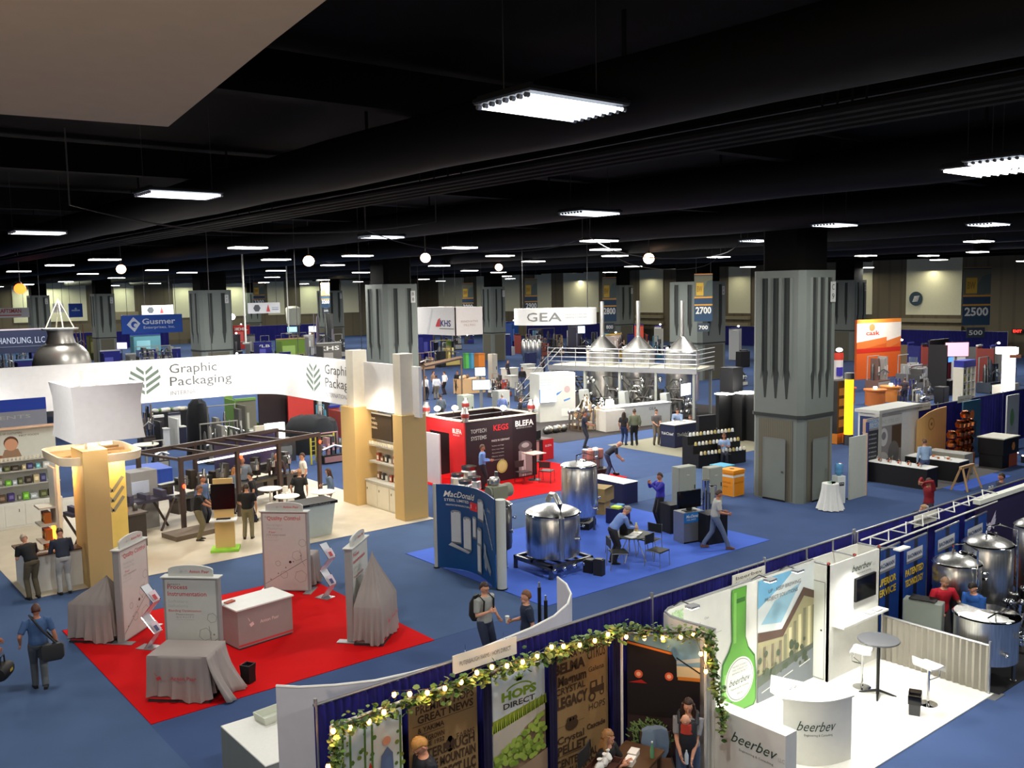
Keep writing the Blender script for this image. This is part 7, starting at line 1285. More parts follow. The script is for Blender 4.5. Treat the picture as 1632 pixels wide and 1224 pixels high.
for k, x_ in enumerate((37.2, 37.9, 38.3, 38.7)): q = MB(); q.cb(0, 0, .012, .36, .36, .48, cm(176, 92, 50)); solo(q, 'plinth', 'copper-brown plinth under a tower of copper pots, %s' % ['leftmost', 'second', 'third', 'rightmost'][k], 'plinth', (x_, 17.9, 0))
skirted('pale counter table behind the right black-skirted table', 36.2, 16.9, 36.9, 18.4, .8, cm(168, 164, 148), LGREY)
t = T('sawhorse', 'light wooden sawhorse standing in the aisle at right', 'sawhorse', (*G(1540, 779), 0), 0); q = MB(); q.box(-.5, -.05, .78, .5, .05, .88, WOODM); q.build('beam', t)
for sx in (-1, 1):
    for sy in (-1, 1): q = MB(); q.tube([(sx*.4, sy*.04, .8), (sx*.55, sy*.3, 0)], .04, WOODM, 4); q.build('leg', t)
t = T('emblem_counter', 'black counter with orange hexagon emblem and grey top, far right', 'counter', (*G(1590, 742), 0), 0); q = MB(); q.box(-.7, -.5, .55, .7, .5, 1.2, BLACK); q.at(face(.2, -.5, 0)); q.poly([(.16*cos(PI/3*k), .85+.18*sin(PI/3*k)) for k in range(6)], cm(214, 140, 60), .01); q.build('body', t, smooth=0); q = MB(); q.box(-.74, -.54, 1.2, .74, .54, 1.24, cm(206, 204, 190)); q.build('countertop', t); q = MB(); q.box(-.66, -.46, .012, -.05, .46, .55, BLACK); q.box(-.05, -.47, .012, .68, .46, .55, cm(176, 84, 44)); q.build('base', t)
for k, (px0, px1, yt, yb, col, lb) in enumerate(((1575, 1603, 652, 740, (48, 96, 124), 'teal display board with small orange picture at the right border'), (1604, 1620, 650, 730, (206, 210, 206), 'white display board with green print at the right border'))):
    x, y = G(px0, yb); t = T('display_board', lb, 'display board', (x+1.5*k, 18.4-.3*k, 0)); q = MB(); q.box(0, 0, .012, 1.6-.4*k, .06, 2.5, cm(*col)); q.at(face(0, 0, 0)); q.disc(.8-.3*k, 1.9-.4*k, .2, cm(206, 112, 50) if k == 0 else cm(120, 170, 110), .006, 14, .2+.2*k); q.rect(.4-.1*k, .9, 1.2-.4*k, 1.6, cm(40, 50, 64) if k == 0 else cm(190, 200, 190), .004); q.build('board', t, smooth=0)
# string of tiny lights on the floor edge
t = T('floor_light_string', 'string of tiny pinkish-white lights near the right border', 'string light', (*G(1610, 735), 0)); q = MB(); [q.ball(.3*k, .35*k-.5, .3+.04*k, .05, .05, .03, mat('tiny_led', (255, 225, 240), emit=5), 6, 4) for k in range(9)]; q.tube([(.3*k, .35*k-.5, .27+.04*k) for k in range(9)], .02, DGREY, 4); q.box(-.05, -.55, 0, .05, -.45, .27, DGREY); q.box(2.35, 2.25, 0, 2.45, 2.35, .58, DGREY); q.build('led_chain', t)
# people in the right aisle
x, y = hp_(1445, 800, 1.5); person('blond woman in dark top leaning forward behind the blue drape', (x, y), 51, 1.68, (26, 34, 48), (40, 42, 56), 0, (170, 132, 88), 'fringe', 'long', lean=50, nod=20, rw=(-.1, -.5, 1.0), lw=(.1, -.45, .9), det=1, female=True)
x, y = hp_(1481, 760); person('man in dark red shirt taking a photo with raised hands in the aisle', (x, y), -112, 1.76, (130, 24, 32), (54, 52, 66), 1, (80, 54, 40), 'short', 'long', rw=(-.08, -.28, 1.6), lw=(.08, -.28, 1.6), det=1)
x, y = hp_(1597, 752); person('man in navy T-shirt standing behind the drape near the right border', (x, y), -129, 1.76, (32, 34, 52), (50, 50, 60), 1, (50, 38, 30), 'short', 'short', det=1)
# lit box, booth tower, orange posters behind the big column
t = T('white_kiosk', 'big white and grey boxy kiosk with navy text panel right of the column', 'kiosk', (0, 0, 0)); X0, Y0 = G(1400, 655, 2.6); t.location = (X0, Y0, 0)
q = MB(); q.box(0, 0, .012, 3.1, .85, 2.5, cm(214, 216, 214)); q.at(face(0, 0, 0)); q.rect(.2, .2, 2.95, 2.35, cm(228, 230, 230), .01); q.at(face(0, .85, 0, -90)); q.rect(.08, .3, .78, 2.35, cm(30, 48, 92), .01); [q.text(s, .2, 1.6-.24*k, .1, WHITE, .5, .02) for k, s in enumerate(('The', 'brewers', 'supply', 'connection'))]; q.build('body', t, smooth=0)
q = MB(); q.box(-.1, -.1, 2.5, 3.2, .95, 2.62, cm(196, 196, 190)); q.box(-.1, -.1, .012, .1, .1, 2.5, LGREY); q.build('top_frame', t)
t = T('light_column', 'glowing yellow-orange column lamp right of the big column', 'lamp', (*G(1352, 692, .5), 0)); q = MB(); q.cyl(0, 0, .5, 3.1, .2, mat('yellow_column_glow', (255, 170, 20), emit=2.2), 20); q.build('shade', t); q = MB(); q.cyl(0, 0, 0, .5, .22, STEELD, 18); q.cyl(0, 0, 3.1, 3.4, .23, STEELD, 18); q.build('cap', t)
t = T('bottle_rack', 'dark rack with orange foot left of the glowing column', 'rack', (*G(1338, 688, .5), 0)); q = MB(); q.box(-.7, -.3, .5, .7, .3, 3.0, cm(42, 38, 40)); [q.box(-.6, -.32, .8+.5*k, .6, -.3, 1.15+.5*k, cm(112, 98, 80)) for k in range(4)]; q.box(-.7, -.31, .012, .7, .3, .5, cm(214, 126, 40)); q.build('body', t)
t = T('poster_tower', 'tall orange and white poster tower with bright top, right of the column', 'poster tower', (*G(1366, 510, 4.75), 0), -10); t.scale = (1.15, 1, 1); OR2 = cm(220, 96, 34)
q = MB(); q.box(0, 0, .012, 3.0, .2, 4.75, OR2); q.box(3.02, .1, .012, 4.6, .3, 4.75, OR2)
for u0, u1, M_ in ((0, 3.0, face(0, 0, 0)), (3.02, 4.6, face(0, .1, 0))):
    q.at(M_); q.rect(u0, 4.45, u1, 4.75, cm(236, 140, 50), .005); q.rect(u0, 2.9, u1, 4.45, cm(240, 230, 220), .006); q.poly([(u0, 2.3), (u1, 2.8), (u1, 3.3), (u0, 2.95)], cm(226, 120, 56), .012); q.rect(u0, 2.1, u1, 2.45, cm(206, 44, 26), .014)
q.at(face(0, 0, 0)); q.disc(1.5, 4.1, .3, cm(226, 130, 80), .01); q.text('cask', .9, 3.5, .35, cm(206, 62, 40), 1.4, .012, .03); q.build('posters', t, smooth=0)
light('poster_lamp', 'SPOT', (G(1364, 510, 4.75)[0]+1, G(1364, 510, 4.75)[1]-1.8, 5.2), 320, (1, .92, .8), .1, spot=120); aim(bpy.data.objects['poster_lamp'], (G(1364, 510, 4.75)[0]+1.8, G(1364, 510, 4.75)[1], 3.8))
for k, (px, py, c_) in enumerate(((1395, 655, (200, 110, 50)), (1420, 650, (210, 130, 60)), (1347, 652, (186, 90, 60)))):
    x, y = G(px, py-40, 1.2); q = MB(); q.lathe([(.6, .0), (.6, .9), (.7, .92), (.7, 1.0), (0, 1.0)], cm(*c_), 20); q.ball(0, 0, 1.1, .12, .12, .08, LAMPW); solo(q, 'round_counter', 'round orange-brown counter with a bright lamp near the poster tower, %s' % ['left', 'right', 'by the big column'][k], 'counter', (x, y, 0))
# ================================================================ hanging banners
def hbanner(label, px, yt, yb, wpx, loc_z, num, col2=(40, 66, 92), to=None):
    x, y = G(px, yt, loc_z); dep = V((x, y, 0)).dot(V((_fw.x, _fw.y, 0))); k = dep/FPX; w_ = wpx*k; h = (yb-yt)*k
    t = T('aisle_banner', label, 'hanging banner', (x, y, loc_z), -39, 'tall aisle number banners')
    q = MB(); q.box(-w_/2, -.02, -h, w_/2, .02, 0, cm(*col2)); q.at(face(0, -.02, 0))
    q.rect(-w_/2, -h*.48, w_/2, -.02*h, cm(112, 112, 92), .01); q.poly([(0, -h*.48), (w_/2, -h*.44), (w_/2, -h*.1), (w_*.2, -h*.14), (0, -h*.3)], cm(84, 96, 92), .015); q.rect(-w_*.4, -h*.44, 0, -h*.17, cm(206, 166, 62), .02); q.text('BW', -w_*.36, -h*.36, h*.12, cm(150, 120, 50), w_*.3, .03, .03)
    q.rect(-w_/2, -h*.5, w_/2, -h*.47, cm(214, 150, 60), .02); q.rect(-w_/2, -h*.66, w_/2, -h*.63, cm(206, 150, 60), .02); q.text(num, 0, -h*.83, h*.14, WHITE, w_*.86, .03, .03, align='c'); q.build('printed_cloth', t, smooth=0)
    q = MB(); q.box(-w_/2, -.04, 0, w_/2, .04, .08, cm(206, 140, 70)); [q.tube([(s*w_*.4, 0, .08), (s*w_*.4, 0, 10.79-loc_z)], .02, DGREY, 4) for s in (-1, 1)]; q.build('hanger_bar', t)
    q = MB(); q.box(-w_*.33, -.02, -h*1.22, w_*.33, .02, -h*1.04, cm(52, 62, 76)); q.at(face(0, -.02, 0)); q.text(num[1:], 0, -h*1.17, h*.08, WHITE, w_*.5, .01, .02, align='c'); q.build('small_plate', t, smooth=0)
    return t
hbanner('aisle banner 2500 on the far right, white digits on slate blue', 1558, 427, 518, 44, 9.0, '2500')
hbanner('aisle banner 2700 before the wide grey column', 1121, 438, 512, 29, 8.3, '2700')
hbanner('aisle banner reading 2800 behind the brewhouse flues', 971, 443, 512, 22, 8.6, '2800')
hbanner('aisle banner reading 2900 left above the white oval hanging sign', 846, 445, 500, 20, 8.8, '2900')
hbanner('aisle banner in tan above the white square hanging sign', 745, 452, 500, 18, 8.6, '3000')
hbanner('aisle banner left of the leftmost white cylinder bag', 412, 452, 490, 18, 8.8, '3300')
hbanner('aisle banner right of the white cylinder bag, tan upper half', 518, 452, 490, 14, 8.8, '3200')
def hsign(label, px0, px1, yt, yb, z, col, draw, name='hanging_sign', th=.1, rz=0):
    x, y = G(px0, yt, z); X1, _ = GY(px1, yt, y); X0_, zb = GY(px0, yb, y); w_ = X1-x; h = z-zb
    t = T(name, label, 'hanging sign', (x, y, z), rz); q = MB(); q.box(0, 0, -h, w_, th, 0, cm(*col)); q.at(face(0, 0, -h)); draw(q, w_, h); q.build('panel', t, smooth=0)
    q = MB(); [q.tube([(w_*f, th/2, 0), (w_*f, th/2, 10.79-z)], .02, DGREY, 4) for f in (.1, .9)]; q.build('hanging_cable', t); return t
def d_gus(q, w_, h):
    c_ = cm(214, 222, 236); q.poly([(w_*.08, h*.5), (w_*.19, h*.9), (w_*.30, h*.55), (w_*.20, h*.1)], c_, .02); q.disc(w_*.2, h*.5, h*.17, cm(34, 82, 176), .03, 16); q.disc(w_*.22, h*.46, h*.1, c_, .04, 12)
    q.text('Gusmer', w_*.33, h*.5, h*.3, c_, w_*.55, .02, .02); q.text('Enterprises, Inc.', w_*.35, h*.26, h*.14, c_, w_*.52, .02)
hsign('blue hanging sign with white diamond swirl and the word Gusmer', 193, 290, 503, 533, 6.0, (34, 82, 176), d_gus)
hsign('dark navy hanging sign ending in LLC at the left border', -60, 80, 527, 567, 5.6, (30, 38, 66), lambda q, w_, h: (q.text('HANDLING, LLC', w_*.38, h*.4, h*.25, cm(176, 184, 206), w_*.55, .02), q.rect(w_*.38, h*.25, w_*.95, h*.28, cm(90, 96, 120), .02), q.rect(0, h*.94, w_, h, cm(180, 170, 180), .03)))
hsign('white hanging sign with red lettering at the left border', -40, 46, 492, 508, 6.6, (206, 204, 204), lambda q, w_, h: (q.text('CRAFTSMAN', w_*.35, h*.5, h*.4, cm(186, 52, 56), w_*.5, .02, .02), q.rect(w_*.3, h*.2, w_*.85, h*.3, cm(186, 52, 56), .02)))
hsign('small square royal blue hanging sign in the far left', 109, 131, 484, 506, 6.95, (26, 72, 170), lambda q, w_, h: (q.rect(w_*.2, h*.45, w_*.8, h*.55, cm(160, 190, 226), .02), q.disc(w_*.5, h*.62, h*.08, cm(160, 190, 226), .03)))
hsign('small blank white hanging sign beside the far blue square sign', 84, 101, 484, 498, 7.0, (206, 204, 206), lambda q, w_, h: (q.rect(w_*.1, h*.3, w_*.9, h*.36, LGREY, .02), q.rect(w_*.1, h*.5, w_*.7, h*.56, LGREY, .02)))
def d_hex(q, w_, h): q.poly([(w_*.27+h*.36*cos(PI/3*k), h*.5+h*.36*sin(PI/3*k)) for k in range(6)], cm(80, 86, 92), .02); q.poly([(w_*.56, h*.15), (w_*.62, h*.85), (w_*.68, h*.15)], cm(196, 70, 70), .02); q.rect(w_*.74, h*.3, w_*.95, h*.4, cm(150, 160, 176), .02); q.rect(w_*.74, h*.5, w_*.95, h*.56, cm(150, 160, 176), .02)
hsign('white hanging sign with dark hexagon, above the blue diamond sign', 226, 276, 487, 502, 6.9, (212, 212, 214), d_hex)
hsign('white hanging sign with dark hexagon, right of the hanging rod', 395, 446, 483, 500, 6.9, (218, 218, 220), d_hex)
# square cube sign
x, y = G(725, 490, 6.3); Yl, _ = GX(664, 488, x); Xr, _ = GY(770, 488, y); _, zb = GY(725, 535, y)
t = T('cube_sign', 'white square hanging sign with red and blue letters KHS', 'hanging sign', (x, y, 6.3)); h = 6.3-zb; wy, wx = Yl-y, Xr-x
q = MB(); W2 = cm(222, 218, 214)
for a_, b_, c_, d_ in ((0, 0, wx, .08), (0, wy-.08, wx, wy), (0, 0, .08, wy), (wx-.08, 0, wx, wy)): q.box(a_, b_, -h, c_, d_, 0, W2)
q.at(face(0, wy, -h, -90)); q.poly([(wy*.50, h*.3), (wy*.62, h*.3), (wy*.62, h*.62), (wy*.56, h*.55)], cm(196, 60, 66), .02); q.text('KHS', wy*.63, h*.32, h*.22, cm(60, 60, 120), wy*.26, .02, .02); q.rect(wy*.6, h*.22, wy*.97, h*.25, GREY, .02); q.poly([(wy*.25, 0), (wy*.4, h*.95), (wy*.44, h*.95), (wy*.3, 0)], cm(206, 204, 204), .01)
q.at(face(0, 0, -h)); q.text('INNOVATIVE', wx*.2, h*.45, h*.08, cm(190, 170, 160), wx*.6, .02); q.text('FILLING', wx*.3, h*.32, h*.08, cm(190, 170, 160), wx*.4, .02); q.build('panels', t, smooth=0)
q = MB(); [q.tube([(a_, b_, 0), (a_, b_, 4.48)], .02, DGREY, 4) for a_, b_ in ((.1, .1), (wx-.1, .1), (.1, wy-.1), (wx-.1, wy-.1))]; q.build('hanging_cable', t)
o = light('cube_sign_lamp', 'SPOT', (x+wx/2, y-7, 7.4), 700, (1, .9, .84), .2, spot=60); aim(o, (x+wx/2, y, 5.7))
# oval ring sign
x, y = G(885, 504, 6.2); x0_, y0_ = G(831, 504, 6.2); t = T('oval_sign', 'white curved hanging sign with large thin letters GEA', 'hanging sign', (x, y, 6.2), -39); rad = math.hypot(x-x0_, y-y0_); _, zb = GY(885, 517, y); _, zt = GY(885, 491, y); h = zt-zb
q = MB(); ring_ = [(rad*cos(R(a)), rad*.55*sin(R(a))) for a in range(0, 361, 12)]; q.sheet(ring_, -h/2, h/2, .08, cm(226, 226, 222)); q.build('ring_band', t, smooth=60)
q = MB(); vs, fs = text_mesh('GEA', 0, 0, 1.0); nv = []
for p in vs: u = -.78+p.x/2.0*.95; a = -PI/2+u*1.0; nv.append(((rad+.07)*cos(a), (rad*.55+.07)*sin(a), -h*.26+p.y*h*.75))
q.add(nv, fs, GREY)
vs, fs = text_mesh('engineering for a better world', 0, 0, 1); mx = max(p.x for p in vs)
for vv in (.1, -.08): q.add([((rad+.07)*cos(-PI/2+.2+p.x/mx*.6), (rad*.55+.07)*sin(-PI/2+.2+p.x/mx*.6), h*vv+p.y*h*.14) for p in vs], fs, GREY)
q.build('lettering', t, smooth=0)
q = MB(); [q.tube([(rad*.8*s, 0, 0), (rad*.8*s, 0, 4.58)], .02, DGREY, 4) for s in (-1, 1)]; q.box(-rad, -.03, 0, rad, .03, .05, DGREY); q.build('hanging_frame', t)
# ================================================================ far floor equipment
def A(px, yt, h): x, y = G(px, yt, h); return x, y, V((x, y, 0)).dot(V((_fw.x, _fw.y, 0)))/FPX
def wpt(px0, px1, yt, h): x, y, k = A((px0+px1)/2, yt, h); return x, y, (px1-px0)*k*.85
def machine(label, px0, px1, yt, h, c1=(120, 120, 118), c2=(70, 70, 72), seed=0, rz=0, name='machine', n=5):
    x, y, w_ = wpt(px0, px1, yt, h); rnd = random.Random(seed); t = T(name, label, 'machine', (x, y+.3, 0), rz); d = min(w_*.6, 1.6)
    q = MB(); q.box(-w_/2, -d/2, .02, w_/2, d/2, h*.3, cm(*c2)); q.box(-w_/2+.05, -d/2-.02, h*.05, w_/2-.05, -d/2, h*.25, cm(*c1)); q.build('base', t, bevel=.02)
    for k in range(n):
        xx = -w_/2+w_*(k+.5)/n; hh = h*rnd.uniform(.6, 1.0); q = MB(); m_ = [cm(*c1), STEELD, cm(*c2), CHROME][rnd.randint(0, 3)]
        if rnd.random() < .5: q.cb(xx, 0, h*.3, w_/n*.7, d*.6, hh-h*.3, m_); q.cb(xx, -d*.3-.02, h*.45, w_/n*.4, .04, (hh-h*.3)*.4, cm(*[min(255, v+50) for v in c1]))
        else: q.lathe([(w_/n*.3, h*.3), (w_/n*.34, hh*.8), (w_/n*.2, hh*.95), (0, hh)], m_, 14, xx, 0)
        q.build('unit', t)
    q = MB(); q.tube([(-w_/2, -d*.4, h*.5), (0, -d*.42, h*.62), (w_/2, -d*.4, h*.5)], .05, STEEL, 6); q.tube([(-w_/2+.1, d*.4, .3), (-w_/2+.1, d*.4, h), (w_/2-.1, d*.4, h), (w_/2-.1, d*.4, .3)], .05, cm(*c1), 6); q.build('gantry', t); return t
def fbooth(label, px0, px1, yt, h, wall, head=None, words_=None, lamp=False, rz=0, name='exhibit_booth'):
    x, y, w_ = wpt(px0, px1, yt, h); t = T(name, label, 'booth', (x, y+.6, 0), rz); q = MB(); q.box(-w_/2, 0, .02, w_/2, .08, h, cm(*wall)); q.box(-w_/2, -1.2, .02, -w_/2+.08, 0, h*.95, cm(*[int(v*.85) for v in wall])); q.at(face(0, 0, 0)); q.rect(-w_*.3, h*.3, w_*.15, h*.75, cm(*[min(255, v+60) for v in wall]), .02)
    if words_: q.text(words_, -w_*.4, h*.82, h*.11, WHITE, w_*.8, .03, .02)
    q.build('back_wall', t, smooth=0)
    q = MB(); q.box(-w_/2, -.06, h, w_/2, .12, h+.12, cm(*(head or wall))); q.build('header', t)
    q = MB(); q.box(-w_*.25, -1.1, .02, w_*.3, -.7, 1.0, cm(*(head or (60, 60, 64)))); q.box(-w_*.27, -1.15, 1.0, w_*.32, -.65, 1.05, LGREY); q.build('desk', t)
    if lamp: q = MB(); q.tube([(0, 0, h+.12), (0, -.3, h+.3)], .03, DGREY, 5); q.ball(0, -.35, h+.28, .1, .1, .08, LAMPW); q.build('spot_lamp', t)
    return t
def lump(label, px0, px1, yt, h, col, name='covered_machine', cat='covered machine'):
    x, y, w_ = wpt(px0, px1, yt, h); q = MB(); rr_ = random.Random(px0)
    q.loft([[V((w_/2*a*cos(2*PI*k/18)*(1+.08*rr_.random()), min(w_/2, 1.1)*a*sin(2*PI*k/18)*(1+.08*rr_.random()), z*h*(1+.05*rr_.random()*(z > .3)))) for k in range(18)] for z, a in ((0, 1.05), (.3, 1.0), (.7, .95), (.92, .75), (1, .35))], cm(*col, rough=.9)); return solo(q, name, label, cat, (x, y+.4, 0))
def screen(label, px0, px1, yt, yb, z, m=SCREENW):
    x, y, k = A((px0+px1)/2, yt, z); w_ = (px1-px0)*k; h = (yb-yt)*k; t = T('screen', label, 'screen', (x, y, 0), -39); q = MB(); q.box(-w_/2-.04, 0, z-h-.04, w_/2+.04, .08, z+.04, BLACK); q.box(-w_/2, -.01, z-h, w_/2, 0, z, m); q.build('panel', t); q = MB(); q.box(-.06, .08, .0, .06, .16, z-h*.3, GREY); q.box(-.35, -.2, 0, .35, .4, .05, GREY); q.build('pole', t); return t
# behind the white band, left
lump('tall machine under a black cloth, behind the packaging machine', 298, 340, 640, 2.6, (20, 20, 24)); lump('long low machine under a black cloth near the red panel', 452, 545, 664, 1.7, (22, 24, 28))
lump('rounded machine under a dark cloth right of the long black-covered one', 505, 548, 668, 1.5, (36, 34, 38))
skirt_ = wpt(256, 296, 656, .95); skirted('black-skirted table with white and green heap, behind the lampshade', skirt_[0]-1.4, skirt_[1], skirt_[0]+1.4, skirt_[1]+.9, .95, BLACK, BLACK)
q = MB(); [q.ball(random.uniform(-1, 1), random.uniform(-.2, .2), .08, .2, .15, .12, [WHITE, CREAM, GREEN, LGREY][k % 4], 8, 6) for k in range(14)]; solo(q, 'sample_heap', 'heap of white and green samples on the far black-skirted table', 'samples', (skirt_[0], skirt_[1]+.45, .97))
machine('brown and grey shelf machine left of the black-skirted far table', 224, 250, 646, 2.2, (96, 84, 78), (56, 50, 50), 3)
machine('large grey machinery block behind the packaging machine, left part', 330, 392, 648, 2.4, (112, 110, 104), (74, 72, 70), 4, n=7); machine('large grey machinery block behind the packaging machine, nearer lower part', 318, 400, 676, 1.7, (120, 118, 112), (64, 62, 60), 5, n=8); machine('grey-green machinery right of the large grey block', 396, 455, 684, 1.4, (116, 122, 110), (80, 84, 76), 6, n=6)
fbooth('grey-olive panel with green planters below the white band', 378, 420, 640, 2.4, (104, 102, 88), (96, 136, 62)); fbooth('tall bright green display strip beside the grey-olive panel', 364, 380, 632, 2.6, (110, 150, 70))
q = MB(); q.box(-.9, -.3, 0, .9, .3, .4, cm(120, 116, 104)); [q.ball(random.uniform(-.8, .8), random.uniform(-.2, .2), .48, .16, .14, .14, GREEN, 7, 5) for k in range(20)]; solo(q, 'planter', 'long planter of green plants before the grey-olive panel', 'planter', (*G(402, 676, .5), 0))
t = T('red_roof_booth', 'booth with small dark red roofs and a red panel under the band corner', 'booth', (*G(468, 690), 0)); q = MB(); q.box(-.3, -.1, .02, 1.2, .0, 2.1, cm(182, 52, 44)); q.build('red_panel', t); q = MB(); q.box(-1.8, .3, .02, 2.4, .4, 3.0, cm(36, 22, 24)); q.box(1.5, -.1, .02, 1.7, .1, 2.4, LGREY); q.build('dark_wall', t); q = MB(); q.box(-2.6, -.6, 3.0, -.6, .5, 3.12, cm(140, 40, 40)); q.box(1.4, -.6, 3.0, 3.2, .5, 3.12, cm(140, 40, 40)); q.box(-.4, -.5, 2.85, 1.3, -.4, 3.1, WHITE); q.at(face(0, -.5, 0)); q.text('KRONES', -.2, 2.9, .14, cm(180, 40, 40), 1.2, .01, .02); q.build('roof', t); q = MB(); q.ball(-1.3, -.5, 2.6, .16, .16, .14, LAMPWARM); q.build('lamp', t)
q = MB(); q.box(-.45, -.1, .0, .45, .1, .75, mat('lit_white_box', (255, 250, 240), emit=1.6)); q.box(-.95, -.08, .0, -.5, .1, .7, CREAM); solo(q, 'light_box', 'glowing white box above the dark frame of the packaging machine', 'light box', (*G(438, 690, 1.3), 1.0)); 
q = MB(); q.cb(0, 0, 0, 1.6, .8, 1.0, STEELD); q.cb(0, -.42, .3, 1.2, .04, .4, GREY); solo(q, 'equipment_cabinet', 'grey cabinet carrying the glowing white box', 'cabinet', (*G(438, 690, 1.3), 0))
machine('low pinkish machine with a black skirt left of the tan towers', 508, 556, 692, 1.3, (150, 110, 110), (26, 24, 26), 8, n=5)
t = T('safety_fence', 'yellow posts and mesh of a machine safety fence', 'fence', (*G(515, 738), 0)); [MBx.build('post', t) for MBx in (MB().box(-.6, -.03, 0, -.54, .03, 1.3, cm(206, 190, 60)), MB().box(.54, -.03, 0, .6, .03, 1.3, cm(206, 190, 60)), MB().box(-.03, .6, 0, .03, .66, 1.3, cm(206, 190, 60)))]; q = MB(); [q.box(-.54, -.01, .2+.2*k, .54, .01, .23+.2*k, cm(160, 150, 90)) for k in range(6)]; q.build('mesh_panel', t)
x, y = G(232, 708, 1.05); t = T('bar_table', 'round pale table standing on blue carpet behind the lampshade', 'table', (x, y, 0)); q = MB(); q.lathe([(0, 1.02), (.55, 1.02), (.55, 1.06), (0, 1.06)], CREAM, 22); q.build('tabletop', t); q = MB(); q.cyl(0, 0, 0, 1.02, .05, LGREY); q.build('pedestal', t)
machine('small grey cabinet machine with two dark holes by the pale round table', 243, 272, 704, 1.2, (160, 156, 148), (60, 60, 62), 9, n=3)
t = T('blue_cloth_table', 'vivid blue cloth covered table behind the left tower', 'table', (*G(214, 790), 0)); pleat([(-1.2, -.8), (1.2, -.8), (1.2, .8), (-1.2, .8), (-1.2, -.8)], .0, 1.0, cm(44, 78, 176), .02, .1).build('skirt', t); q = MB(); q.box(-1.22, -.82, 1.0, 1.22, .82, 1.03, cm(60, 94, 190)); q.build('tabletop', t)
# behind and above the band
t = T('silo_tank', 'huge round grey steel tank with narrow neck behind the white band', 'tank', (*G(107, 700), 0)); sx, sy = G(107, 700); kk = V((sx, sy, 0)).dot(V((_fw.x, _fw.y, 0)))/FPX; r_ = 44*kk; zt_ = CAMH-(548-474)*kk; zn = CAMH-(522-474)*kk
q = MB(); q.lathe([(r_*.5, .6), (r_, 1.4), (r_, zt_-1.3), (r_*.98, zt_-.85), (r_*.9, zt_-.4), (r_*.72, zt_-.05), (r_*.5, zt_+.15), (r_*.42, zn-.3), (r_*.45, zn)], cm(150, 146, 140, rough=.35, metal=.7), 32); q.build('shell', t); q = MB(); q.lathe([(r_*.6, zn), (r_*.62, zn+.08), (0, zn+.1)], LGREY, 24); [q.tube([(r_*.5*cos(a), r_*.5*sin(a), zn), (0, 0, zn+1.6), ], .03, CREAM, 5) for a in (0, 1.6, 3.1, 4.7)]; q.build('neck_rim', t)
for a in range(4): q = MB(); q.cyl(r_*.7*cos(a*1.57), r_*.7*sin(a*1.57), 0, 1.4, .15, STEELD); q.build('leg', t)
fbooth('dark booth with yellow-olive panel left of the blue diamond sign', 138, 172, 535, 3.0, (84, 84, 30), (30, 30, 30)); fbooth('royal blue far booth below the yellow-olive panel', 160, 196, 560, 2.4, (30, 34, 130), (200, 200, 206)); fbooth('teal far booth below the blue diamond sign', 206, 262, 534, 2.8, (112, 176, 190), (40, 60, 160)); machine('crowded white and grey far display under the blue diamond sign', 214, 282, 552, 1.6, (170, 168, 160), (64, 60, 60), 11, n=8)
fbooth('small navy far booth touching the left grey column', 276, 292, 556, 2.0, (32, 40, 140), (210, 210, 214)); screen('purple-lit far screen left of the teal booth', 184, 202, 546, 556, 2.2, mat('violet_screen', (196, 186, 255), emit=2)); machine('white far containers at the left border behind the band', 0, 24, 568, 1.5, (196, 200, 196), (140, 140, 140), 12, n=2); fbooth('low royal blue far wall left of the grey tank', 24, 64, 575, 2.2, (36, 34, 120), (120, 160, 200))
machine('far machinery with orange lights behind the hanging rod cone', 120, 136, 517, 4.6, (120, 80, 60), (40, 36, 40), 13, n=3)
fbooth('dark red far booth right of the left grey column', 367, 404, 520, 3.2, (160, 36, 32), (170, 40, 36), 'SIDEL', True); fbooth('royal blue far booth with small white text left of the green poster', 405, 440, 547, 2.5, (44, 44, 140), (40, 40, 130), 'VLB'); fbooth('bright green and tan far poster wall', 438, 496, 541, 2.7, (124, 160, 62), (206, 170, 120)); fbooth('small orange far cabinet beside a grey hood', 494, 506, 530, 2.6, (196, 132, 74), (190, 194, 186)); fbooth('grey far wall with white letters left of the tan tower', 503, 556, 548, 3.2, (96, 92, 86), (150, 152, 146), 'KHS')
t = T('white_silo_bag', 'large white cylinder bag lit from above in the far left middle', 'silo bag', (*G(467, 488, 6.0), 0)); q = MB(); kk = A(467, 488, 6.0)[2]; q.lathe([(9*kk, 6.0-30*kk), (11*kk, 6.0-26*kk), (12*kk, 6.0-3*kk), (6*kk, 6.0)], cm(226, 226, 204), 24); q.build('bag', t); q = MB(); [q.cyl(s*9*kk, 0, 0, 6.0-29*kk, .1, STEELD) for s in (-1, 1)]; q.box(-11*kk, -.2, 6.0-31*kk, 11*kk, .2, 6.0-29*kk, STEELD); q.build('frame', t)
screen('cyan far screen below the white cylinder bag', 458, 474, 521, 529, 3.4, mat('cyan_screen', (140, 220, 255), emit=1.8)); screen('small white far screen right of the cyan one', 492, 505, 520, 529, 3.4); machine('cluttered grey far machinery below the cyan screen', 446, 500, 531, 2.2, (140, 136, 140), (70, 66, 80), 14, n=8); machine('far machinery under the small aisle banner with red top', 500, 536, 500, 5.6, (110, 100, 112), (60, 56, 66), 15, n=4)
t = T('glare_lamp', 'very bright far lamp right of the left grey column', 'lamp', (*G(369, 505, 5.2), 5.2)); q = MB(); q.ball(0, 0, 0, .4, .4, .35, LAMPW); q.build('bulb', t); q = MB(); q.cyl(0, .3, -5.2, .3, .06, DGREY); q.build('pole', t)
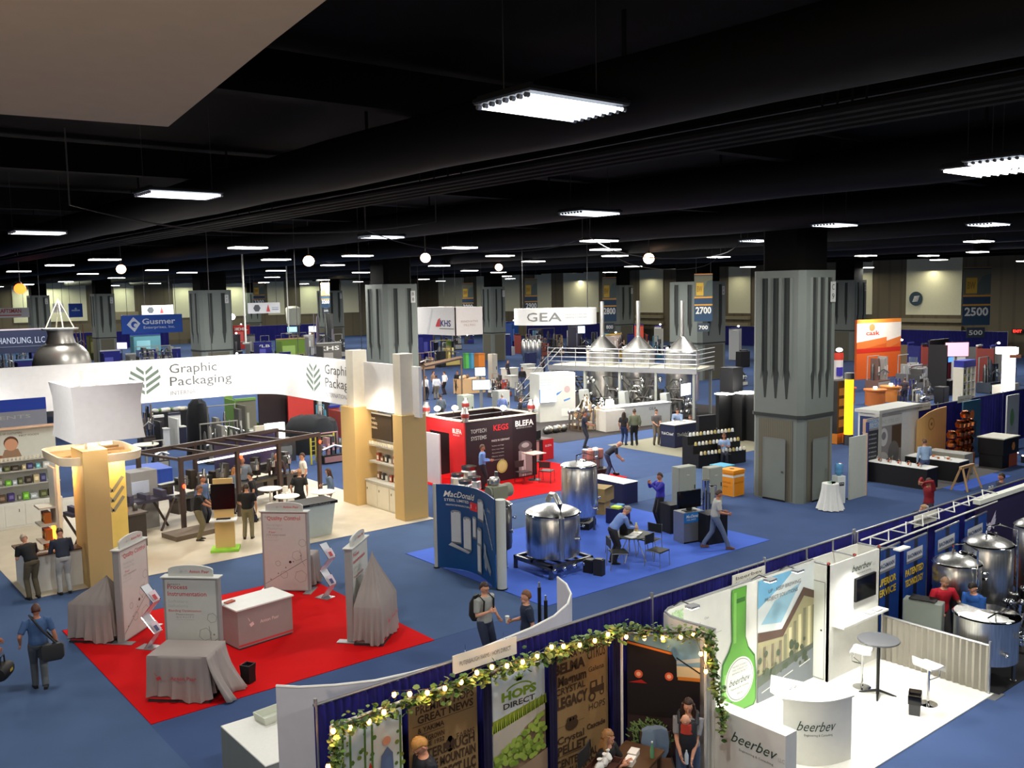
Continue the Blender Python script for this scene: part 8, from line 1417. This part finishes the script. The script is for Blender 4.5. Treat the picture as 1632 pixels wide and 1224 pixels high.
# middle
BR = cm(120, 96, 76); t = T('pergola_bar', 'long brown beam over a warm-lit bar crowd left of centre', 'bar', (*G(700, 640), 0)); gx0, gy0 = G(675, 583, 3.0); gx1, gy1 = G(735, 570, 3.0); ox, oy = G(700, 640)
q = MB(); q.tube([(gx0-ox, gy0-oy, 3.0), (gx1-ox, gy1-oy, 3.0)], .13, BR, 4); q.build('beam', t); [MB().cyl(a-ox, b-oy, 0, 3.0, .06, BR).build('post', t) for a, b in ((gx0, gy0), (gx1, gy1))]
q = MB(); a_, b_ = G(735, 605, 1.1); c_, d_ = G(768, 601, 1.1); q.box(a_-ox, b_-oy, 0, c_-ox, b_-oy+1.0, 1.1, cm(214, 176, 130)); q.build('counter', t)
q = MB(); [q.ball(a_-ox+.5*k, b_-oy+.3*(k % 3), 1.25, .18, .15, .15, [CREAM, cm(226, 190, 150), BR][k % 3], 8, 6) for k in range(int((c_-a_)/.5))]; q.build('goods', t)
light('bar_lamp', 'POINT', (ox+1, oy+1.5, 3.4), 260, (1, .76, .5), .3); light('bar_lamp', 'POINT', (*G(748, 612), 2.6), 260, (1, .8, .6), .3)
for k, (px, py, sh, pa, lb) in enumerate(((678, 598, (232, 232, 232), (44, 44, 54), 'leftmost of the three white-shirted people at the bar'), (695, 597, (226, 226, 230), (130, 120, 100), 'middle of the three white-shirted people at the bar'), (708, 591, (236, 236, 236), (40, 34, 40), 'rightmost of the three white-shirted people at the bar'), (729, 590, (28, 26, 28), (26, 24, 26), 'person all in black behind the bar, right of the white shirts'))): person(lb, hp_(px, py, 1.75), [100, 160, 200, -60][k], 1.76, sh, pa, k % 2, det=0, sleeve='long')
for px, py, sh, pa, lb, hd in ((702, 628, (96, 104, 112), (80, 80, 70), 'man in grey-blue shirt seen from behind, above the red booth wall', 160), (800, 627, (110, 128, 180), (60, 60, 70), 'grey-haired man in blue shirt behind the keg booth', 150), (832, 585, (34, 32, 34), (54, 66, 96), 'person in black walking with a white bag left of the white wall', -50), (829, 632, (40, 38, 44), (40, 40, 60), 'small figure in dark clothes beside the keg booth rear corner', 51), (809, 573, (70, 64, 70), (50, 50, 60), 'far person in dark clothes beside the pale tall panel', 20), (1162, 592, (34, 32, 36), (40, 40, 46), 'grey-haired person in black behind the tall black booth', -40), (1075, 0, 0, 0, '', 0)):
    if lb: person(lb, hp_(px, py, 1.74), hd, 1.76, sh, pa, 0, (150, 146, 140) if 'grey-haired' in lb else (60, 44, 34), det=0, sleeve='long')
screen('upper glaring white screen on a pole above the keg booth', 757, 773, 586, 599, 3.3); screen('lower wide glaring white screen above the keg booth', 753, 781, 606, 621, 2.6)
for k, (a_, b_, c_) in enumerate(((739, 748, (100, 190, 90)), (748, 756, (80, 160, 200)), (757, 771, (222, 130, 50)))):
    x, y, kq = A((a_+b_)/2, 563, 1.5); w_ = (b_-a_)*kq*.9; t = T('recycling_bin', '%s tall bin in the far middle distance' % ['green', 'light blue', 'orange'][k], 'bin', (x, y, 0)); q = MB(); q.box(-w_/2, -w_/2, 0, w_/2, w_/2, 1.4, cm(*c_)); q.build('body', t, bevel=.02); q = MB(); q.box(-w_/2-.03, -w_/2-.03, 1.4, w_/2+.03, w_/2+.03, 1.5, cm(*[int(v*.9) for v in c_])); q.build('lid', t)
def cabinet(label, px0, px1, yt, h, col): x, y, w_ = wpt(px0, px1, yt, h); t = T('cabinet', label, 'cabinet', (x, y, 0)); q = MB(); q.box(-w_/2, -.3, .08, w_/2, .3, h, cm(*col)); q.build('body', t, bevel=.015); q = MB(); q.box(-w_/2+.04, -.32, .12, w_/2-.04, -.3, h-.06, cm(*[min(255, v+10) for v in col])); dr = q.build('door', t); MB().box(w_/2-.16, -.34, h*.5, w_/2-.1, -.32, h*.6, DGREY).build('handle', dr); q = MB(); q.box(-w_/2+.05, -.25, 0, w_/2-.05, .25, .08, DGREY); q.build('plinth', t); return t
cabinet('pale tall panel cabinet right of the far coloured bins', 779, 791, 564, 2.5, (176, 170, 158)); cabinet('light grey-green cabinet behind the red keg booth', 729, 754, 629, 1.7, (176, 184, 168)); cabinet('grey cabinet behind the grey-haired man in blue', 784, 812, 622, 1.7, (160, 162, 158)); cabinet('small black far cabinet above the bar beam', 696, 710, 560, 1.6, (24, 24, 26)); cabinet('navy far counter box on blue carpet right of the slim column', 835, 856, 562, 1.3, (26, 32, 74))
machine('yellow and white far machinery under the white square sign', 686, 736, 543, 2.6, (206, 186, 110), (90, 70, 60), 21, n=6); machine('white cylinder far machinery beside the slim column', 706, 734, 546, 2.2, (216, 216, 212), (70, 70, 80), 22, n=3); machine('tan rounded far equipment left of the small black cabinet', 664, 696, 563, 1.6, (180, 144, 112), (90, 70, 60), 23, n=4)
fbooth('royal blue far drape booth left of the slim column', 664, 700, 535, 2.8, (30, 34, 130), (30, 34, 130)); fbooth('blue far booth with pale diamond poster under the oval sign', 806, 836, 514, 3.4, (40, 84, 170), (30, 34, 126), None, True)
q = MB(); x, y = G(815, 562); q.box(-2, -1.2, 0, 2, 1.2, .02, RED); q.box(-1.5, .2, .02, 1.5, .6, .5, LGREY); solo(q, 'red_platform', 'far small red platform under the blue diamond poster', 'platform', (x, y, 0)); q = MB(); x, y = G(866, 560); q.box(-1.6, -1.2, 0, 1.6, 1.2, .02, RED); q.box(-1.0, .2, .02, 1.0, .6, .5, cm(150, 60, 50)); solo(q, 'red_platform', 'far small red platform right of the steel tank group', 'platform', (x, y, 0))
for k in range(4): x, y, kq = A(836+7*k, 540, 2.4); s = T('fermenter', 'slender steel tank in the far group below the oval sign, %s from left' % ['first', 'second', 'third', 'fourth'][k], 'tank', (x, y, 0), 0, 'far steel tank group'); q = MB(); q.lathe([(.1, .3), (.38, .7), (.38, 2.1), (.2, 2.35), (0, 2.4)], STEEL, 14); q.build('vessel', s); q = MB(); [q.cyl(.25*c1, .25*c2, 0, .75, .04, STEELD, 6) for c1, c2 in ((1, 0), (-1, 0), (0, 1))]; q.build('legs', s)
machine('cluttered dark far machinery with lamps under the oval sign', 838, 905, 524, 3.0, (96, 92, 92), (46, 42, 46), 25, n=9); machine('reddish far machinery behind the steel tank group', 858, 880, 540, 2.0, (140, 74, 62), (80, 50, 50), 26, n=3); fbooth('dark far booth with bright pictures right of the oval sign', 905, 940, 519, 3.4, (70, 66, 84), (44, 42, 60), None, True); screen('white-blue far screen right below the oval sign', 912, 932, 520, 531, 3.3)
for k, (a_, b_, yt) in enumerate(((831, 852, 580), (838, 866, 586), (798, 826, 586), (806, 824, 598))):
    x, y, w_ = wpt(a_, b_, yt, 1.0); t = T('white_counter', 'white low counter in the far middle, %s' % ['behind the walking person in black', 'right of the walking person in black', 'left of the walking person, longest', 'left of the walking person, nearest'][k], 'counter', (x, y, 0)); q = MB(); q.box(-w_/2, -.4, .0, w_/2, .4, .95, cm(206, 202, 190)); q.build('body', t, bevel=.03); q = MB(); q.box(-w_/2-.05, -.45, .95, w_/2+.05, .45, 1.0, WHITE); q.build('countertop', t)
machine('copper and steel far machinery right of the warm bar', 786, 806, 596, 1.6, (150, 120, 100), (70, 66, 66), 27, n=4)
fbooth('orange-red far poster booth between the flues', 1014, 1036, 518, 3.6, (226, 84, 60), (50, 50, 120)); fbooth('pale far booth with yellow and red boxes left of the middle flue', 964, 1004, 534, 2.6, (206, 190, 180), (196, 160, 60), None, True); fbooth('white-lit far booth left of the wide grey column', 1046, 1064, 521, 3.2, (216, 212, 200), (60, 56, 130), None, True)
fbooth('white-walled far booth right of the wide grey column', 1162, 1198, 524, 3.2, (206, 206, 204), (34, 36, 116), None, True); cabinet('black low far cabinet right of the wide grey column', 1170, 1198, 560, 1.5, (22, 20, 22)); machine('pale machine line in the gap left of the big column', 1176, 1198, 590, 1.2, (200, 200, 190), (110, 110, 110), 28, n=3)
# right side distance
machine('pale grey far machinery left of the black booth at right', 1432, 1480, 566, 2.0, (176, 176, 172), (120, 118, 118), 31, n=8); machine('grey far machinery before the black booth at right', 1446, 1506, 583, 1.6, (170, 170, 172), (100, 100, 104), 32, n=8); fbooth('tall black far booth with pink-red poster at right', 1474, 1548, 544, 3.6, (20, 18, 22), (20, 18, 22)); screen('pink and white lit far poster at right', 1507, 1544, 546, 568, 3.5, mat('pink_poster_glow', (236, 170, 190), emit=.9))
cabinet('dark red far cabinet with blue light left of the green shelves', 1500, 1514, 577, 1.9, (120, 24, 36)); x, y = G(1507, 575, 2.0); q = MB(); q.box(-.5, -.3, 0, .5, .3, .35, mat('blue_light_glow', (90, 150, 255), emit=1.2)); q.box(-.52, -.32, .35, .52, .32, .38, DGREY); solo(q, 'blue_light_box', 'glowing blue box on the dark red cabinet', 'light box', (x, y, 1.92))
x, y, w_ = wpt(1514, 1562, 575, 2.9); t = T('shelf_tower', 'shelf tower with blue header and green stock near the right border', 'shelf unit', (x, y, 0)); q = MB(); q.box(-w_/2, -.3, 2.55, w_/2, .3, 2.95, cm(34, 42, 140)); q.build('header', t)
for sx in (-1, -.33, .33, 1): q = MB(); q.box(sx*w_/2-.05, -.3, 0, sx*w_/2+.05, .3, 2.55, CREAM); q.build('upright', t)
for z in (.3, .75, 1.2, 1.65, 2.1): q = MB(); q.box(-w_/2, -.28, z, w_/2, .28, z+.05, LGREY); [q.box(-w_/2+.1+.28*j, -.2, z+.05, -w_/2+.32+.28*j, .15, z+.3, [cm(96, 140, 90), cm(60, 66, 62), cm(206, 196, 60)][(j+int(z*3)) % 3]) for j in range(int(w_/.28)-1)]; q.build('stocked_shelf', t)
machine('glassy steel far machine right of the green shelf tower', 1562, 1606, 570, 2.4, (130, 150, 150), (60, 66, 76), 33, n=4); 
x, y, kq = A(1605, 556, 3.4); t = T('lit_tower', 'glaring white lit tower with wooden arm at the right border', 'display', (x, y, 0), -39); q = MB(); q.box(-14*kq, -.3, 3.1, 14*kq, .3, 3.5, LAMPW); q.box(-4*kq, -.25, .3, 11*kq, .25, 3.1, mat('soft_white_glow', (245, 240, 255), emit=3)); q.build('lit_body', t); q = MB(); q.box(-6*kq, -.3, 0, 12*kq, .3, .3, cm(120, 120, 190)); q.box(0, -.35, 2.85, 18*kq, -.3, 3.05, cm(170, 110, 80)); q.build('base', t)
cabinet('black square far cabinet left of the green shelf tower', 1490, 1512, 616, 1.1, (24, 24, 28)); machine('pale bench machine between white kiosk and black cabinet', 1458, 1492, 622, 1.0, (180, 176, 160), (60, 60, 84), 34, n=5); cabinet('beige ribbed far counter above the black square cabinet', 1480, 1502, 593, 1.2, (186, 180, 160)); cabinet('long pale far counter at the right border', 1566, 1640, 612, 1.0, (196, 190, 170)); machine('small chrome brewing gear beside the poster tower', 1384, 1428, 568, 2.4, (180, 172, 164), (120, 90, 80), 35, n=6)
x, y, w_ = wpt(1326, 1345, 562, 2.8); t = T('red_white_column', 'red and white round booth column just right of the big column', 'display', (x, y, 0)); q = MB(); q.cyl(0, 0, 0, 2.8, w_/2, cm(214, 206, 200), 18); q.lathe([(w_/2+.01, 2.3), (w_/2+.03, 2.5), (w_/2+.01, 2.8)], cm(206, 60, 40), 18); q.box(-w_/2-.05, -w_/2-.05, 1.2, 0, -w_/2+.2, 1.8, cm(60, 50, 160)); q.build('drum', t); q = MB(); q.ball(0, -.1, 3.0, .22, .22, .14, LAMPW); q.build('lamp', t)
# clutter of far people walking the aisles
for k, (px, py) in enumerate(((865, 566), (1168, 545), (690, 590), (1442, 600), (1530, 560))): person('tiny far visitor %s' % ['beside the steel tank group', 'in the gap right of the wide grey column', 'near the brown bar beam', 'left of the grey far machinery', 'before the pink poster'][k], hp_(px, py, 1.75), 40*k, 1.74, [(60, 60, 70), (90, 90, 110), (150, 120, 100), (60, 52, 60), (40, 40, 50)][k], (50, 50, 60), 0, det=0)
# low royal blue drapes along the far walls
for k, (a_, b_) in enumerate((((98.5, 42), (98.5, 58)), ((98.5, 62), (98.5, 86)), ((98.5, 92), (98.5, 118)))): drape('drape_wall', 'royal blue far drape along the right wall, %s stretch' % ['nearest', 'middle', 'farthest'][k], [a_, b_], 2.5, BLUEDR, [a_, b_], 'drapes along the far walls')
for k, (a_, b_) in enumerate((((26, 147), (50, 147)), ((54, 147), (78, 147)))): drape('drape_wall', 'royal blue far drape along the back wall, %s stretch' % ['left', 'right'][k], [a_, b_], 2.5, BLUEDR, [a_, b_], 'drapes along the far walls')
# hanging rods
for k, (px, yt, yb) in enumerate(((386, 415, 565), (456, 425, 560))): x, y = G(px, yt, 9.3); x2, y2 = x, y; q = MB(); q.tube([(0, 0, 0), (0, 0, 5.79)], .05, LGREY, 6); q.tube([(-.2, 0, 0), (.2, 0, 0)], .06, GREY, 6); solo(q, 'hanging_rod', 'long thin grey rod hanging from the ceiling, %s' % ('left one' if k == 0 else 'right one'), 'rod', (x, y, 5.0))

ORD = ['first', 'second', 'third', 'fourth', 'fifth', 'sixth', 'seventh', 'eighth', 'ninth', 'tenth', 'eleventh', 'twelfth']
def row(where, x0, x1, yt0, yt1, n, h, seed, booths=.5):
    rr = random.Random(seed)
    for k in range(n):
        a = x0+(x1-x0)*k/n; b_ = x0+(x1-x0)*(k+.85)/n; yt = yt0+(yt1-yt0)*k/max(1, n-1)+rr.uniform(-2, 2); hh = h*rr.uniform(.9, 1.1)
        c_ = rr.choice([('navy blue', (34, 40, 120)), ('pale', (196, 194, 188)), ('dark', (44, 42, 46)), ('grey', (128, 126, 124)), ('reddish', (150, 60, 50)), ('white', (220, 220, 216)), ('tan', (166, 140, 104)), ('teal', (70, 130, 150))])
        lb = '%s far %s %s, %s from left' % (c_[0], 'booth' if rr.random() < booths else 'machine', where, ORD[k])
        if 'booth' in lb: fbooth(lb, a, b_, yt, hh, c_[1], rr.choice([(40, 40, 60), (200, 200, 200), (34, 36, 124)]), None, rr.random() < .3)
        else: machine(lb, a, b_, yt, hh, c_[1], (66, 62, 62), seed*20+k, n=4)
row('below the white square hanging sign', 664, 760, 528, 524, 5, 2.6, 1); row('under the white oval sign', 806, 905, 532, 534, 6, 2.2, 2, .3)
row('behind the brewhouse railing', 905, 1062, 528, 534, 8, 2.6, 3); row('at right below the exit signs', 1432, 1632, 548, 552, 9, 2.6, 4); row('right of the orange poster tower', 1432, 1500, 604, 606, 3, 1.4, 5, .1)
row('below the leftmost hanging signs', 2, 136, 556, 550, 6, 2.4, 6); row('between silo and grey column', 180, 290, 566, 562, 5, 1.8, 7, .4); row('right of the left grey column', 368, 556, 536, 534, 8, 2.6, 8); row('low down just above the white band', 368, 500, 568, 562, 5, 1.6, 9, .3)
row('seen under the white band', 220, 300, 668, 664, 3, 1.4, 10, .2); row('under the white band corner', 480, 556, 640, 650, 3, 1.6, 11, .2); row('between bar and white wall', 780, 866, 606, 612, 4, 1.2, 12, .1)
finish_people()
